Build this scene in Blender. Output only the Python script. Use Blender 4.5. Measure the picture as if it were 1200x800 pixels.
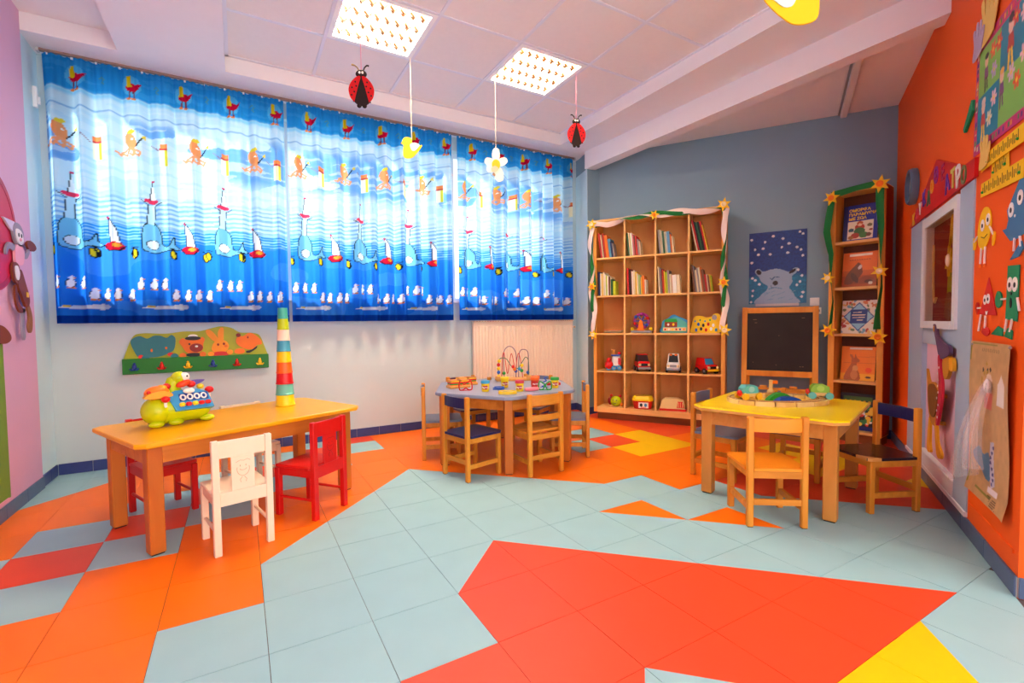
import bpy, math, random
import numpy as np
from mathutils import Matrix, Vector

random.seed(7)
rng = np.random.default_rng(7)
for _o in list(bpy.data.objects):
    bpy.data.objects.remove(_o)
scene = bpy.context.scene
COL = scene.collection

# ------------------------------------------------------------------ camera, sky, sun, exposure
CAM_H = 1.0483
cam_data = bpy.data.cameras.new('camera')
cam_data.sensor_width = 36.0
cam_data.lens = 553.33 / 1200 * 36
cam_data.clip_start = 0.05
cam_data.clip_end = 200
cam = bpy.data.objects.new('camera', cam_data)
COL.objects.link(cam)
cam.matrix_world = (Matrix.Translation((0, 0, CAM_H)) @ Matrix.Rotation(math.radians(-30.023), 4, 'Z')
                    @ Matrix.Rotation(math.radians(90 - 2.2905), 4, 'X') @ Matrix.Rotation(math.radians(-0.6637), 4, 'Z'))
scene.camera = cam

world = bpy.data.worlds.new('sky')
scene.world = world
world.use_nodes = True
_wn = world.node_tree.nodes
_bg = _wn['Background']
_bg.inputs[0].default_value = (1.0, 0.945, 0.88, 1)
_bg.inputs[1].default_value = 1.6

sun_data = bpy.data.lights.new('sun', 'SUN')
sun_data.energy = 40.0
sun_data.angle = math.radians(2.5)
sun_data.color = (1.0, 0.96, 0.9)
sun = bpy.data.objects.new('sun', sun_data)
COL.objects.link(sun)
# shines in from outside the window wall, from high up
sun.rotation_euler = Vector((-0.60, -0.58, -0.55)).to_track_quat('-Z', 'Y').to_euler()

vs = scene.view_settings
vs.view_transform = 'Standard'
vs.look = 'None'
vs.gamma = 1.0
vs.exposure = 1.2
vs.use_curve_mapping = False

# ------------------------------------------------------------------ materials
def lin(c):
    c = c / 255.0
    return c / 12.92 if c <= 0.04045 else ((c + 0.055) / 1.055) ** 2.4

def rgb(r, g, b):
    return (lin(r), lin(g), lin(b), 1.0)

MATS = {}

def mat(name, col, rough=0.5, var=0.06, scale=9.0, bump=0.0, bscale=60.0, spec=0.4, metal=0.0):
    """plain painted / plastic surface with a faint procedural mottling"""
    if name in MATS:
        return MATS[name]
    m = bpy.data.materials.new(name)
    m.use_nodes = True
    nt = m.node_tree
    b = nt.nodes['Principled BSDF']
    b.inputs['Roughness'].default_value = rough
    b.inputs['Specular IOR Level'].default_value = spec
    b.inputs['Metallic'].default_value = metal
    c = rgb(*col)
    tc = nt.nodes.new('ShaderNodeTexCoord')
    n = nt.nodes.new('ShaderNodeTexNoise')
    n.inputs['Scale'].default_value = scale
    n.inputs['Detail'].default_value = 4
    nt.links.new(tc.outputs['Object'], n.inputs['Vector'])
    mx = nt.nodes.new('ShaderNodeMix')
    mx.data_type = 'RGBA'
    mx.inputs[6].default_value = tuple(x * (1 - var) for x in c[:3]) + (1,)
    mx.inputs[7].default_value = tuple(min(1, x * (1 + var)) for x in c[:3]) + (1,)
    nt.links.new(n.outputs['Fac'], mx.inputs[0])
    nt.links.new(mx.outputs[2], b.inputs['Base Color'])
    if bump > 0:
        n2 = nt.nodes.new('ShaderNodeTexNoise')
        n2.inputs['Scale'].default_value = bscale
        n2.inputs['Detail'].default_value = 5
        nt.links.new(tc.outputs['Object'], n2.inputs['Vector'])
        bp = nt.nodes.new('ShaderNodeBump')
        bp.inputs['Strength'].default_value = bump
        bp.inputs['Distance'].default_value = 0.003
        nt.links.new(n2.outputs['Fac'], bp.inputs['Height'])
        nt.links.new(bp.outputs['Normal'], b.inputs['Normal'])
    MATS[name] = m
    return m

def wood(name, c1, c2, scale=(3.0, 3.0, 26.0), rough=0.45):
    """wood with grain stretched along one axis (smallest scale = along the grain)"""
    if name in MATS:
        return MATS[name]
    m = bpy.data.materials.new(name)
    m.use_nodes = True
    nt = m.node_tree
    b = nt.nodes['Principled BSDF']
    b.inputs['Roughness'].default_value = rough
    b.inputs['Specular IOR Level'].default_value = 0.35
    tc = nt.nodes.new('ShaderNodeTexCoord')
    mp = nt.nodes.new('ShaderNodeMapping')
    mp.inputs['Scale'].default_value = scale
    nt.links.new(tc.outputs['Object'], mp.inputs['Vector'])
    n = nt.nodes.new('ShaderNodeTexNoise')
    n.inputs['Scale'].default_value = 2.2
    n.inputs['Detail'].default_value = 6
    n.inputs['Distortion'].default_value = 0.6
    nt.links.new(mp.outputs['Vector'], n.inputs['Vector'])
    r = nt.nodes.new('ShaderNodeValToRGB')
    r.color_ramp.elements[0].position = 0.3
    r.color_ramp.elements[0].color = rgb(*c1)
    r.color_ramp.elements[1].position = 0.72
    r.color_ramp.elements[1].color = rgb(*c2)
    nt.links.new(n.outputs['Fac'], r.inputs['Fac'])
    nt.links.new(r.outputs['Color'], b.inputs['Base Color'])
    bp = nt.nodes.new('ShaderNodeBump')
    bp.inputs['Strength'].default_value = 0.08
    bp.inputs['Distance'].default_value = 0.002
    nt.links.new(n.outputs['Fac'], bp.inputs['Height'])
    nt.links.new(bp.outputs['Normal'], b.inputs['Normal'])
    MATS[name] = m
    return m

def print_mat(name, rough=0.6, grain=0.05):
    """flat print: reads the printed colour of the sheet, with a faint paper grain"""
    if name in MATS:
        return MATS[name]
    m = bpy.data.materials.new(name)
    m.use_nodes = True
    nt = m.node_tree
    b = nt.nodes['Principled BSDF']
    b.inputs['Roughness'].default_value = rough
    at = nt.nodes.new('ShaderNodeAttribute')
    at.attribute_name = 'print'
    tc = nt.nodes.new('ShaderNodeTexCoord')
    n = nt.nodes.new('ShaderNodeTexNoise')
    n.inputs['Scale'].default_value = 120
    nt.links.new(tc.outputs['Object'], n.inputs['Vector'])
    hs = nt.nodes.new('ShaderNodeMapRange')
    hs.inputs['To Min'].default_value = 1 - grain
    hs.inputs['To Max'].default_value = 1 + grain
    nt.links.new(n.outputs['Fac'], hs.inputs['Value'])
    mx = nt.nodes.new('ShaderNodeVectorMath')
    mx.operation = 'SCALE'
    nt.links.new(at.outputs['Color'], mx.inputs[0])
    nt.links.new(hs.outputs['Result'], mx.inputs['Scale'])
    nt.links.new(mx.outputs['Vector'], b.inputs['Base Color'])
    MATS[name] = m
    return m

def curtain_mat():
    m = bpy.data.materials.new('printed_voile')
    m.use_nodes = True
    nt = m.node_tree
    for n in list(nt.nodes):
        nt.nodes.remove(n)
    out = nt.nodes.new('ShaderNodeOutputMaterial')
    at = nt.nodes.new('ShaderNodeAttribute')
    at.attribute_name = 'print'
    d = nt.nodes.new('ShaderNodeBsdfDiffuse')
    t = nt.nodes.new('ShaderNodeBsdfTranslucent')
    tp = nt.nodes.new('ShaderNodeBsdfTransparent')
    tc = nt.nodes.new('ShaderNodeTexCoord')
    wv = nt.nodes.new('ShaderNodeTexNoise')
    wv.inputs['Scale'].default_value = 300
    nt.links.new(tc.outputs['Object'], wv.inputs['Vector'])
    bp = nt.nodes.new('ShaderNodeBump')
    bp.inputs['Strength'].default_value = 0.1
    bp.inputs['Distance'].default_value = 0.001
    nt.links.new(wv.outputs['Fac'], bp.inputs['Height'])
    nt.links.new(bp.outputs['Normal'], d.inputs['Normal'])
    nt.links.new(at.outputs['Color'], d.inputs['Color'])
    nt.links.new(at.outputs['Color'], t.inputs['Color'])
    nt.links.new(at.outputs['Color'], tp.inputs['Color'])
    m1 = nt.nodes.new('ShaderNodeMixShader')
    m1.inputs[0].default_value = 0.6
    nt.links.new(d.outputs[0], m1.inputs[1])
    nt.links.new(t.outputs[0], m1.inputs[2])
    m2 = nt.nodes.new('ShaderNodeMixShader')
    m2.inputs[0].default_value = 0.0
    nt.links.new(m1.outputs[0], m2.inputs[1])
    nt.links.new(tp.outputs[0], m2.inputs[2])
    nt.links.new(m2.outputs[0], out.inputs['Surface'])
    return m

def emit_mat(name, col, strength):
    m = bpy.data.materials.new(name)
    m.use_nodes = True
    nt = m.node_tree
    b = nt.nodes['Principled BSDF']
    b.inputs['Base Color'].default_value = rgb(*col)
    b.inputs['Emission Color'].default_value = rgb(*col)
    b.inputs['Emission Strength'].default_value = strength
    MATS[name] = m
    return m

def glass_mat(name, col=(235, 245, 250), alpha=0.12, rough=0.02, refl=0.9):
    m = bpy.data.materials.new(name)
    m.use_nodes = True
    nt = m.node_tree
    for n in list(nt.nodes):
        nt.nodes.remove(n)
    out = nt.nodes.new('ShaderNodeOutputMaterial')
    g = nt.nodes.new('ShaderNodeBsdfGlossy')
    g.inputs['Roughness'].default_value = rough
    tp = nt.nodes.new('ShaderNodeBsdfTransparent')
    tp.inputs['Color'].default_value = rgb(*col)
    fr = nt.nodes.new('ShaderNodeFresnel')
    fr.inputs['IOR'].default_value = 1.45
    mp = nt.nodes.new('ShaderNodeMath')
    mp.operation = 'MULTIPLY_ADD'
    mp.inputs[1].default_value = refl
    mp.inputs[2].default_value = alpha * 0.2
    mx = nt.nodes.new('ShaderNodeMixShader')
    nt.links.new(fr.outputs[0], mp.inputs[0])
    nt.links.new(mp.outputs[0], mx.inputs[0])
    nt.links.new(tp.outputs[0], mx.inputs[1])
    nt.links.new(g.outputs[0], mx.inputs[2])
    nt.links.new(mx.outputs[0], out.inputs['Surface'])
    MATS[name] = m
    return m

# ------------------------------------------------------------------ mesh builder
class MB:
    def __init__(self):
        self.v = []
        self.f = []

    def add(self, vs_, fs_):
        o = len(self.v)
        self.v += [tuple(map(float, p)) for p in vs_]
        self.f += [tuple(i + o for i in f) for f in fs_]
        return self

    def box(self, c, s, rz=0.0, M=None, ch=0.0):
        x, y, z = s[0] / 2, s[1] / 2, s[2] / 2
        if ch <= 0:
            vs_ = [(i, j, k) for k in (-z, z) for j in (-y, y) for i in (-x, x)]
            fs_ = [(0, 2, 3, 1), (4, 5, 7, 6), (0, 1, 5, 4), (2, 6, 7, 3), (0, 4, 6, 2), (1, 3, 7, 5)]
        else:
            # chamfered box: 24 vertices
            idx = {}
            vs_ = []
            for sx in (-1, 1):
                for sy in (-1, 1):
                    for sz in (-1, 1):
                        for a in range(3):
                            d = [x - ch, y - ch, z - ch]
                            d[a] += ch
                            idx[(sx, sy, sz, a)] = len(vs_)
                            vs_.append((sx * d[0], sy * d[1], sz * d[2]))
            fs_ = []
            def quad(l):
                fs_.append(tuple(idx[k] for k in l))
            for s_ in (-1, 1):
                q = [(s_, -1, -1, 0), (s_, 1, -1, 0), (s_, 1, 1, 0), (s_, -1, 1, 0)]
                quad(q if s_ > 0 else q[::-1])
                q = [(-1, s_, -1, 1), (-1, s_, 1, 1), (1, s_, 1, 1), (1, s_, -1, 1)]
                quad(q if s_ > 0 else q[::-1])
                q = [(-1, -1, s_, 2), (1, -1, s_, 2), (1, 1, s_, 2), (-1, 1, s_, 2)]
                quad(q if s_ > 0 else q[::-1])
            for a in (-1, 1):
                for b_ in (-1, 1):
                    q = [(a, b_, -1, 0), (a, b_, 1, 0), (a, b_, 1, 1), (a, b_, -1, 1)]
                    quad(q if a * b_ < 0 else q[::-1])
                    q = [(a, -1, b_, 0), (a, 1, b_, 0), (a, 1, b_, 2), (a, -1, b_, 2)]
                    quad(q if a * b_ > 0 else q[::-1])
                    q = [(-1, a, b_, 1), (1, a, b_, 1), (1, a, b_, 2), (-1, a, b_, 2)]
                    quad(q if a * b_ < 0 else q[::-1])
                    for c_ in (-1, 1):
                        q = [(a, b_, c_, 0), (a, b_, c_, 1), (a, b_, c_, 2)]
                        quad(q if a * b_ * c_ > 0 else q[::-1])
        m = Matrix.Translation(c) @ (M.to_4x4() if M else Matrix.Rotation(rz, 4, 'Z'))
        return self.add([m @ Vector(p) for p in vs_], fs_)

    def bar(self, p0, p1, w, h, ch=0.0):
        """square bar between two points, w across, h upward"""
        a, b = Vector(p0), Vector(p1)
        d = b - a
        z = d.normalized()
        up = Vector((0, 0, 1)) if abs(z.z) < 0.95 else Vector((0, 1, 0))
        x = z.cross(up).normalized()
        y = x.cross(z)
        M = Matrix((x, z, y)).transposed()
        return self.box((a + b) / 2, (w, d.length, h), M=M, ch=ch)

    def prism(self, poly, d0, d1, axis='z', inset=0.0):
        """closed polygon extruded along an axis ('y': poly is x,z ; 'z': poly is x,y ; 'x': poly is y,z)"""
        n = len(poly)
        A = sum(poly[i][0] * poly[(i + 1) % n][1] - poly[(i + 1) % n][0] * poly[i][1] for i in range(n))
        if A < 0:
            poly = poly[::-1]
        def P(p, d):
            if axis == 'z':
                return (p[0], p[1], d)
            if axis == 'y':
                return (p[0], d, p[1])
            return (d, p[0], p[1])
        vs_ = [P(p, d0) for p in poly] + [P(p, d1) for p in poly]
        fs_ = [tuple(range(n - 1, -1, -1)), tuple(range(n, 2 * n))]
        fs_ += [(i, (i + 1) % n, n + (i + 1) % n, n + i) for i in range(n)]
        if axis == 'y':
            fs_ = [f[::-1] for f in fs_]
        if d1 < d0:
            fs_ = [f[::-1] for f in fs_]
        return self.add(vs_, fs_)

    def lathe(self, prof, n=20, c=(0, 0, 0), M=None, cap=True):
        """profile of (radius, height) turned about z"""
        m = Matrix.Translation(c) @ (M.to_4x4() if M else Matrix.Identity(4))
        vs_ = []
        for r, h in prof:
            for i in range(n):
                a = 2 * math.pi * i / n
                vs_.append(m @ Vector((r * math.cos(a), r * math.sin(a), h)))
        fs_ = []
        for k in range(len(prof) - 1):
            for i in range(n):
                j = (i + 1) % n
                fs_.append((k * n + i, k * n + j, (k + 1) * n + j, (k + 1) * n + i))
        if cap:
            fs_.append(tuple(range(n - 1, -1, -1)))
            k = len(prof) - 1
            fs_.append(tuple(k * n + i for i in range(n)))
        return self.add(vs_, fs_)

    def ball(self, c, r, n=14, k=9, M=None):
        """ellipsoid, r scalar or triple"""
        if not hasattr(r, '__len__'):
            r = (r, r, r)
        m = Matrix.Translation(c) @ (M.to_4x4() if M else Matrix.Identity(4))
        vs_ = [m @ Vector((0, 0, -r[2]))]
        for i in range(1, k):
            t = -math.pi / 2 + math.pi * i / k
            for j in range(n):
                a = 2 * math.pi * j / n
                vs_.append(m @ Vector((r[0] * math.cos(t) * math.cos(a), r[1] * math.cos(t) * math.sin(a), r[2] * math.sin(t))))
        vs_.append(m @ Vector((0, 0, r[2])))
        fs_ = [(0, 1 + (j + 1) % n, 1 + j) for j in range(n)]
        for i in range(k - 2):
            for j in range(n):
                a = 1 + i * n
                b_ = 1 + (i + 1) * n
                fs_.append((a + j, a + (j + 1) % n, b_ + (j + 1) % n, b_ + j))
        a = 1 + (k - 2) * n
        t = len(vs_) - 1
        fs_ += [(a + j, a + (j + 1) % n, t) for j in range(n)]
        return self.add(vs_, fs_)

    def tube(self, pts, r, n=8, closed=False):
        pts = [Vector(p) for p in pts]
        N = len(pts)
        rs = r if hasattr(r, '__len__') else [r] * N
        vs_ = []
        prev = None
        for i, p in enumerate(pts):
            if closed:
                t = (pts[(i + 1) % N] - pts[i - 1]).normalized()
            else:
                t = (pts[min(i + 1, N - 1)] - pts[max(i - 1, 0)]).normalized()
            if prev is None:
                up = Vector((0, 0, 1)) if abs(t.z) < 0.9 else Vector((1, 0, 0))
                x = t.cross(up).normalized()
            else:
                x = (prev - t * prev.dot(t))
                x = x.normalized() if x.length > 1e-6 else t.orthogonal().normalized()
            prev = x
            y = t.cross(x)
            for j in range(n):
                a = 2 * math.pi * j / n
                vs_.append(p + (x * math.cos(a) + y * math.sin(a)) * rs[i])
        fs_ = []
        for i in range(N if closed else N - 1):
            a, b_ = i * n, ((i + 1) % N) * n
            for j in range(n):
                fs_.append((a + j, a + (j + 1) % n, b_ + (j + 1) % n, b_ + j))
        if not closed:
            fs_ += [tuple(range(n - 1, -1, -1)), tuple((N - 1) * n + j for j in range(n))]
        return self.add(vs_, fs_)

    def mesh(self, name, m, smooth=False):
        me = bpy.data.meshes.new(name)
        me.from_pydata(self.v, [], self.f)
        me.materials.append(m)
        if smooth:
            me.polygons.foreach_set('use_smooth', [True] * len(me.polygons))
        me.update()
        return me

    def build(self, name, m, parent=None, smooth=False, loc=None, rz=None):
        o = bpy.data.objects.new(name, self.mesh(name, m, smooth))
        COL.objects.link(o)
        if parent:
            o.parent = parent
        if loc is not None:
            o.location = loc
        if rz is not None:
            o.rotation_euler[2] = rz
        if smooth:
            auto_smooth(o)
        return o

def auto_smooth(o, deg=40):
    """flat shade across sharp edges"""
    me = o.data
    me.set_sharp_from_angle(angle=math.radians(deg))

def tag(o, label=None, cat=None, group=None, kind=None):
    if label:
        o['label'] = label
    if cat:
        o['category'] = cat
    if group:
        o['group'] = group
    if kind:
        o['kind'] = kind
    return o

def thing(name, label, cat, loc=(0, 0, 0), rz=0.0, group=None):
    o = bpy.data.objects.new(name, None)
    COL.objects.link(o)
    o.empty_display_size = 0.1
    o.location = loc
    o.rotation_euler = (0, 0, rz)
    return tag(o, label, cat, group)

def copy_tree(o, parent=None):
    c = o.copy()
    COL.objects.link(c)
    c.parent = parent
    for ch in list(o.children):
        copy_tree(ch, c)
    return c

def recolor(o, table):
    """give a copied thing its own paint: table maps part name stem -> material (mesh data made single-user)"""
    for ch in o.children_recursive:
        stem = ch.name.split('.')[0]
        if stem in table and ch.type == 'MESH':
            ch.data = ch.data.copy()
            ch.data.materials[0] = table[stem]

def rot2(p, a):
    return (p[0] * math.cos(a) - p[1] * math.sin(a), p[0] * math.sin(a) + p[1] * math.cos(a))

def ring(cx, cy, rx, ry, n=24, a0=0.0, a1=2 * math.pi):
    full = abs(a1 - a0 - 2 * math.pi) < 1e-6
    k = n if full else n + 1
    return [(cx + rx * math.cos(a0 + (a1 - a0) * i / n), cy + ry * math.sin(a0 + (a1 - a0) * i / n)) for i in range(k)]

def spline(pts, n=6, closed=True):
    """Catmull-Rom through 2-D points"""
    out = []
    N = len(pts)
    for i in range(N if closed else N - 1):
        p0 = pts[(i - 1) % N] if closed or i > 0 else pts[i]
        p1 = pts[i]
        p2 = pts[(i + 1) % N]
        p3 = pts[(i + 2) % N] if closed or i + 2 < N else pts[(i + 1) % N]
        for k in range(n):
            t = k / n
            out.append(tuple(0.5 * ((2 * b) + (-a + c) * t + (2 * a - 5 * b + 4 * c - d) * t * t + (-a + 3 * b - 3 * c + d) * t ** 3)
                             for a, b, c, d in zip(p0, p1, p2, p3)))
    if not closed:
        out.append(tuple(pts[-1]))
    return out

FONT_CACHE = {}

def text_mesh(txt, size=1.0, extrude=0.0, align='CENTER', bold=0.0):
    """lettering as mesh data lying in the xz plane, facing -y"""
    key = (txt, size, extrude, align, bold)
    if key in FONT_CACHE:
        return FONT_CACHE[key]
    cu = bpy.data.curves.new('lettering', 'FONT')
    cu.body = txt
    cu.size = size
    cu.extrude = extrude
    cu.offset = bold
    cu.align_x = align
    cu.align_y = 'CENTER'
    cu.resolution_u = 3
    ob = bpy.data.objects.new('lettering_curve', cu)
    COL.objects.link(ob)
    dg = bpy.context.evaluated_depsgraph_get()
    me = bpy.data.meshes.new_from_object(ob.evaluated_get(dg))
    bpy.data.objects.remove(ob)
    bpy.data.curves.remove(cu)
    me.transform(Matrix.Rotation(math.pi / 2, 4, 'X'))
    me.name = 'lettering'
    FONT_CACHE[key] = me
    return me

def lettering(name, txt, size, m, parent, loc, extrude=0.001, rz=0.0, tilt=0.0, bold=0.0, align='CENTER'):
    me = text_mesh(txt, size, extrude, align, bold).copy()
    me.materials.clear()
    me.materials.append(m)
    o = bpy.data.objects.new(name, me)
    COL.objects.link(o)
    o.parent = parent
    o.location = loc
    o.rotation_euler = (0, tilt, rz)
    return o

# ------------------------------------------------------------------ print canvas (flat print on paper, card and cloth)
class Canvas:
    """raster of printed ink colours, x to the right, y up, in metres"""
    def __init__(self, w, h, res, base):
        self.w, self.h = w, h
        self.nx, self.ny = max(2, int(round(w / res)) + 1), max(2, int(round(h / res)) + 1)
        self.X, self.Y = np.meshgrid(np.linspace(0, w, self.nx), np.linspace(0, h, self.ny))
        self.a = np.zeros((self.ny, self.nx, 3))
        self.a[:] = np.array(rgb(*base)[:3])

    def _win(self, x0, x1, y0, y1):
        i0 = max(0, int((x0 / self.w) * (self.nx - 1)) - 1)
        i1 = min(self.nx, int((x1 / self.w) * (self.nx - 1)) + 3)
        j0 = max(0, int((y0 / self.h) * (self.ny - 1)) - 1)
        j1 = min(self.ny, int((y1 / self.h) * (self.ny - 1)) + 3)
        return (slice(j0, max(j0, j1)), slice(i0, max(i0, i1)))

    def fill(self, mask_win, win, col, al=1.0):
        c = np.array(rgb(*col)[:3])
        sub = self.a[win]
        mk = (mask_win * al)[..., None]
        sub[:] = sub * (1 - mk) + c * mk

    def rect(self, x0, y0, x1, y1, col, al=1.0):
        w = self._win(x0, x1, y0, y1)
        X, Y = self.X[w], self.Y[w]
        self.fill(((X >= x0) & (X <= x1) & (Y >= y0) & (Y <= y1)).astype(float), w, col, al)

    def ell(self, cx, cy, rx, ry, col, rot=0.0, al=1.0):
        R_ = max(rx, ry)
        w = self._win(cx - R_, cx + R_, cy - R_, cy + R_)
        X, Y = self.X[w] - cx, self.Y[w] - cy
        c, s = math.cos(rot), math.sin(rot)
        x, y = X * c + Y * s, -X * s + Y * c
        self.fill(((x / rx) ** 2 + (y / ry) ** 2 <= 1).astype(float), w, col, al)

    def poly(self, pts, col, al=1.0):
        xs, ys = [p[0] for p in pts], [p[1] for p in pts]
        w = self._win(min(xs), max(xs), min(ys), max(ys))
        X, Y = self.X[w], self.Y[w]
        ins = np.zeros(X.shape, bool)
        n = len(pts)
        for i in range(n):
            x0, y0 = pts[i]
            x1, y1 = pts[(i + 1) % n]
            if y0 == y1:
                continue
            cond = ((y0 > Y) != (y1 > Y)) & (X < (x1 - x0) * (Y - y0) / (y1 - y0) + x0)
            ins ^= cond
        self.fill(ins.astype(float), w, col, al)

    def line(self, pts, r, col, al=1.0):
        for (x0, y0), (x1, y1) in zip(pts[:-1], pts[1:]):
            w = self._win(min(x0, x1) - r, max(x0, x1) + r, min(y0, y1) - r, max(y0, y1) + r)
            X, Y = self.X[w], self.Y[w]
            dx, dy = x1 - x0, y1 - y0
            L2 = dx * dx + dy * dy + 1e-12
            t = np.clip(((X - x0) * dx + (Y - y0) * dy) / L2, 0, 1)
            d2 = (X - x0 - t * dx) ** 2 + (Y - y0 - t * dy) ** 2
            self.fill((d2 <= r * r).astype(float), w, col, al)

    def flower(self, cx, cy, r, petal, mid, n=6):
        for i in range(n):
            a = 2 * math.pi * i / n
            self.ell(cx + 0.62 * r * math.cos(a), cy + 0.62 * r * math.sin(a), 0.42 * r, 0.28 * r, petal, a)
        self.ell(cx, cy, 0.3 * r, 0.3 * r, mid)

def smooth_noise(ny, nx, cy, cx):
    """low-frequency value noise raster, cy x cx cells"""
    g = rng.random((cy + 2, cx + 2))
    y = np.linspace(0, cy, ny)
    x = np.linspace(0, cx, nx)
    yi, xi = np.minimum(y.astype(int), cy - 1), np.minimum(x.astype(int), cx - 1)
    fy, fx = y - yi, x - xi
    fy, fx = fy * fy * (3 - 2 * fy), fx * fx * (3 - 2 * fx)
    a = g[yi][:, xi] * (1 - fx) + g[yi][:, xi + 1] * fx
    b_ = g[yi + 1][:, xi] * (1 - fx) + g[yi + 1][:, xi + 1] * fx
    return a * (1 - fy)[:, None] + b_ * fy[:, None]

def sheet(name, cv, m, parent=None, thick=0.003, shape=None, mask=None):
    """printed sheet standing in the xz plane (x from -w/2, z from 0), front toward -y; shape(x, z) -> y offset"""
    nx, ny = cv.nx, cv.ny
    X = cv.X.ravel() - cv.w / 2
    Z = cv.Y.ravel()
    Yf = shape(X, Z) if shape else np.zeros_like(X)
    front = np.stack([X, Yf - thick / 2, Z], 1)
    if mask is None:
        j, i = np.meshgrid(np.arange(ny - 1), np.arange(nx - 1), indexing='ij')
        j, i = j.ravel(), i.ravel()
    else:
        mk = mask[:-1, :-1] & mask[1:, :-1] & mask[:-1, 1:] & mask[1:, 1:]
        j, i = np.nonzero(mk)
    a = j * nx + i
    f = np.stack([a, a + 1, a + nx + 1, a + nx], 1)
    vs_ = front
    fs_ = [f]
    cols = cv.a.reshape(-1, 3)
    if thick > 0 and mask is None:
        back = front.copy()
        back[:, 1] += thick
        per = [k for k in range(nx)] + [r * nx + nx - 1 for r in range(1, ny)] + \
              [(ny - 1) * nx + k for k in range(nx - 2, -1, -1)] + [r * nx for r in range(ny - 2, 0, -1)]
        per = np.array(per)
        n0 = len(front)
        bp = back[per]
        vs_ = np.concatenate([front, bp])
        cols = np.concatenate([cols, cols[per]])
        k = np.arange(len(per))
        k2 = (k + 1) % len(per)
        fs_.append(np.stack([per[k], n0 + k, n0 + k2, per[k2]], 1))
        backface = [tuple((n0 + k)[::-1].tolist())] if shape is None else None
        me = bpy.data.meshes.new(name)
        faces = [tuple(q) for q in np.concatenate(fs_).tolist()]
        faces = [q[::1] for q in faces]
        if backface:
            faces += [tuple(range(n0, n0 + len(per)))]
        me.from_pydata(vs_.tolist(), [], faces)
    else:
        me = bpy.data.meshes.new(name)
        me.from_pydata(vs_.tolist(), [], f.tolist())
    at = me.color_attributes.new('print', 'FLOAT_COLOR', 'POINT')
    at.data.foreach_set('color', np.concatenate([cols, np.ones((len(cols), 1))], 1).astype(np.float32).ravel())
    me.materials.append(m)
    me.update()
    o = bpy.data.objects.new(name, me)
    COL.objects.link(o)
    if parent:
        o.parent = parent
    return o
# ------------------------------------------------------------------ room frames
T = 0.327285          # floor tile
GX, GY = 1.84189, 6.08033
def grid(a, b):
    return (T * (a - GX), -T * (b - GY))

RT = math.radians(28.9)
RU = Vector((math.cos(RT), math.sin(RT), 0))
RN = Vector((-RU.y, RU.x, 0))
RP = Vector((2.9258, 0.795, 0))
R_RZ = math.radians(208.9)
CORNER = RP + RU * 2.226
BW0 = Vector((3.6, 4.2, 0))
BL = (CORNER - BW0).length
BU = (CORNER - BW0).normalized()
BN = Vector((BU.y, -BU.x, 0))
B_RZ = math.atan2(BU.y, BU.x)
YW = 4.5              # window wall
XL = -1.14            # left wall
ZS, ZR = 2.93, 3.045  # soffit and recessed ceiling
S_END = -0.50         # near end of the right wall

def on_rw(s, z, off=0.0):
    p = RP + RU * s + RN * off
    return (p.x, p.y, z)

def on_bw(s, z, off=0.0):
    p = BW0 + BU * s + BN * off
    return (p.x, p.y, z)

M_white = mat('ceiling_white', (242, 236, 238), 0.8, 0.02)
M_soffit = mat('soffit_white', (240, 236, 240), 0.75, 0.02)
M_ctile = mat('ceiling_board', (240, 232, 232), 0.9, 0.03, 30, bump=0.15, bscale=220)
M_tbar = mat('ceiling_tbar', (232, 232, 244), 0.5, 0.02)
M_wallblue = mat('wall_pale_blue', (198, 214, 217), 0.8, 0.03, 4, bump=0.12, bscale=25)
M_wallgrey = mat('wall_grey_blue', (138, 170, 188), 0.8, 0.03, 3, bump=0.12, bscale=25)
M_reveal = mat('reveal_blue_lit', (204, 234, 244), 0.75, 0.02)  # pale blue, raised in tone to put window light on the pillar side
M_pink = mat('wall_lilac', (220, 172, 204), 0.75, 0.03, 3, bump=0.1, bscale=25)
M_orange = mat('wall_orange', (246, 94, 0), 0.6, 0.03, 3, bump=0.08, bscale=25)
M_grout = mat('grout', (96, 84, 84), 0.9, 0.1)
M_fLB = mat('floor_pale_blue', (156, 202, 208), 0.42, 0.05, 6, bump=0.05, bscale=40)
M_fOR = mat('floor_orange', (255, 118, 0), 0.42, 0.05, 6, bump=0.05, bscale=40)
M_fRD = mat('floor_red', (238, 76, 38), 0.42, 0.05, 6, bump=0.05, bscale=40)
M_fYE = mat('floor_yellow', (250, 204, 4), 0.42, 0.05, 6, bump=0.05, bscale=40)
M_base = mat('skirting_navy', (52, 66, 128), 0.35, 0.18, 22)
M_basegrey = mat('skirting_slate', (84, 104, 138), 0.4, 0.2, 22)
M_frame = mat('window_frame_white', (240, 243, 246), 0.4, 0.02)
M_glass = glass_mat('window_glass')

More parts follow.
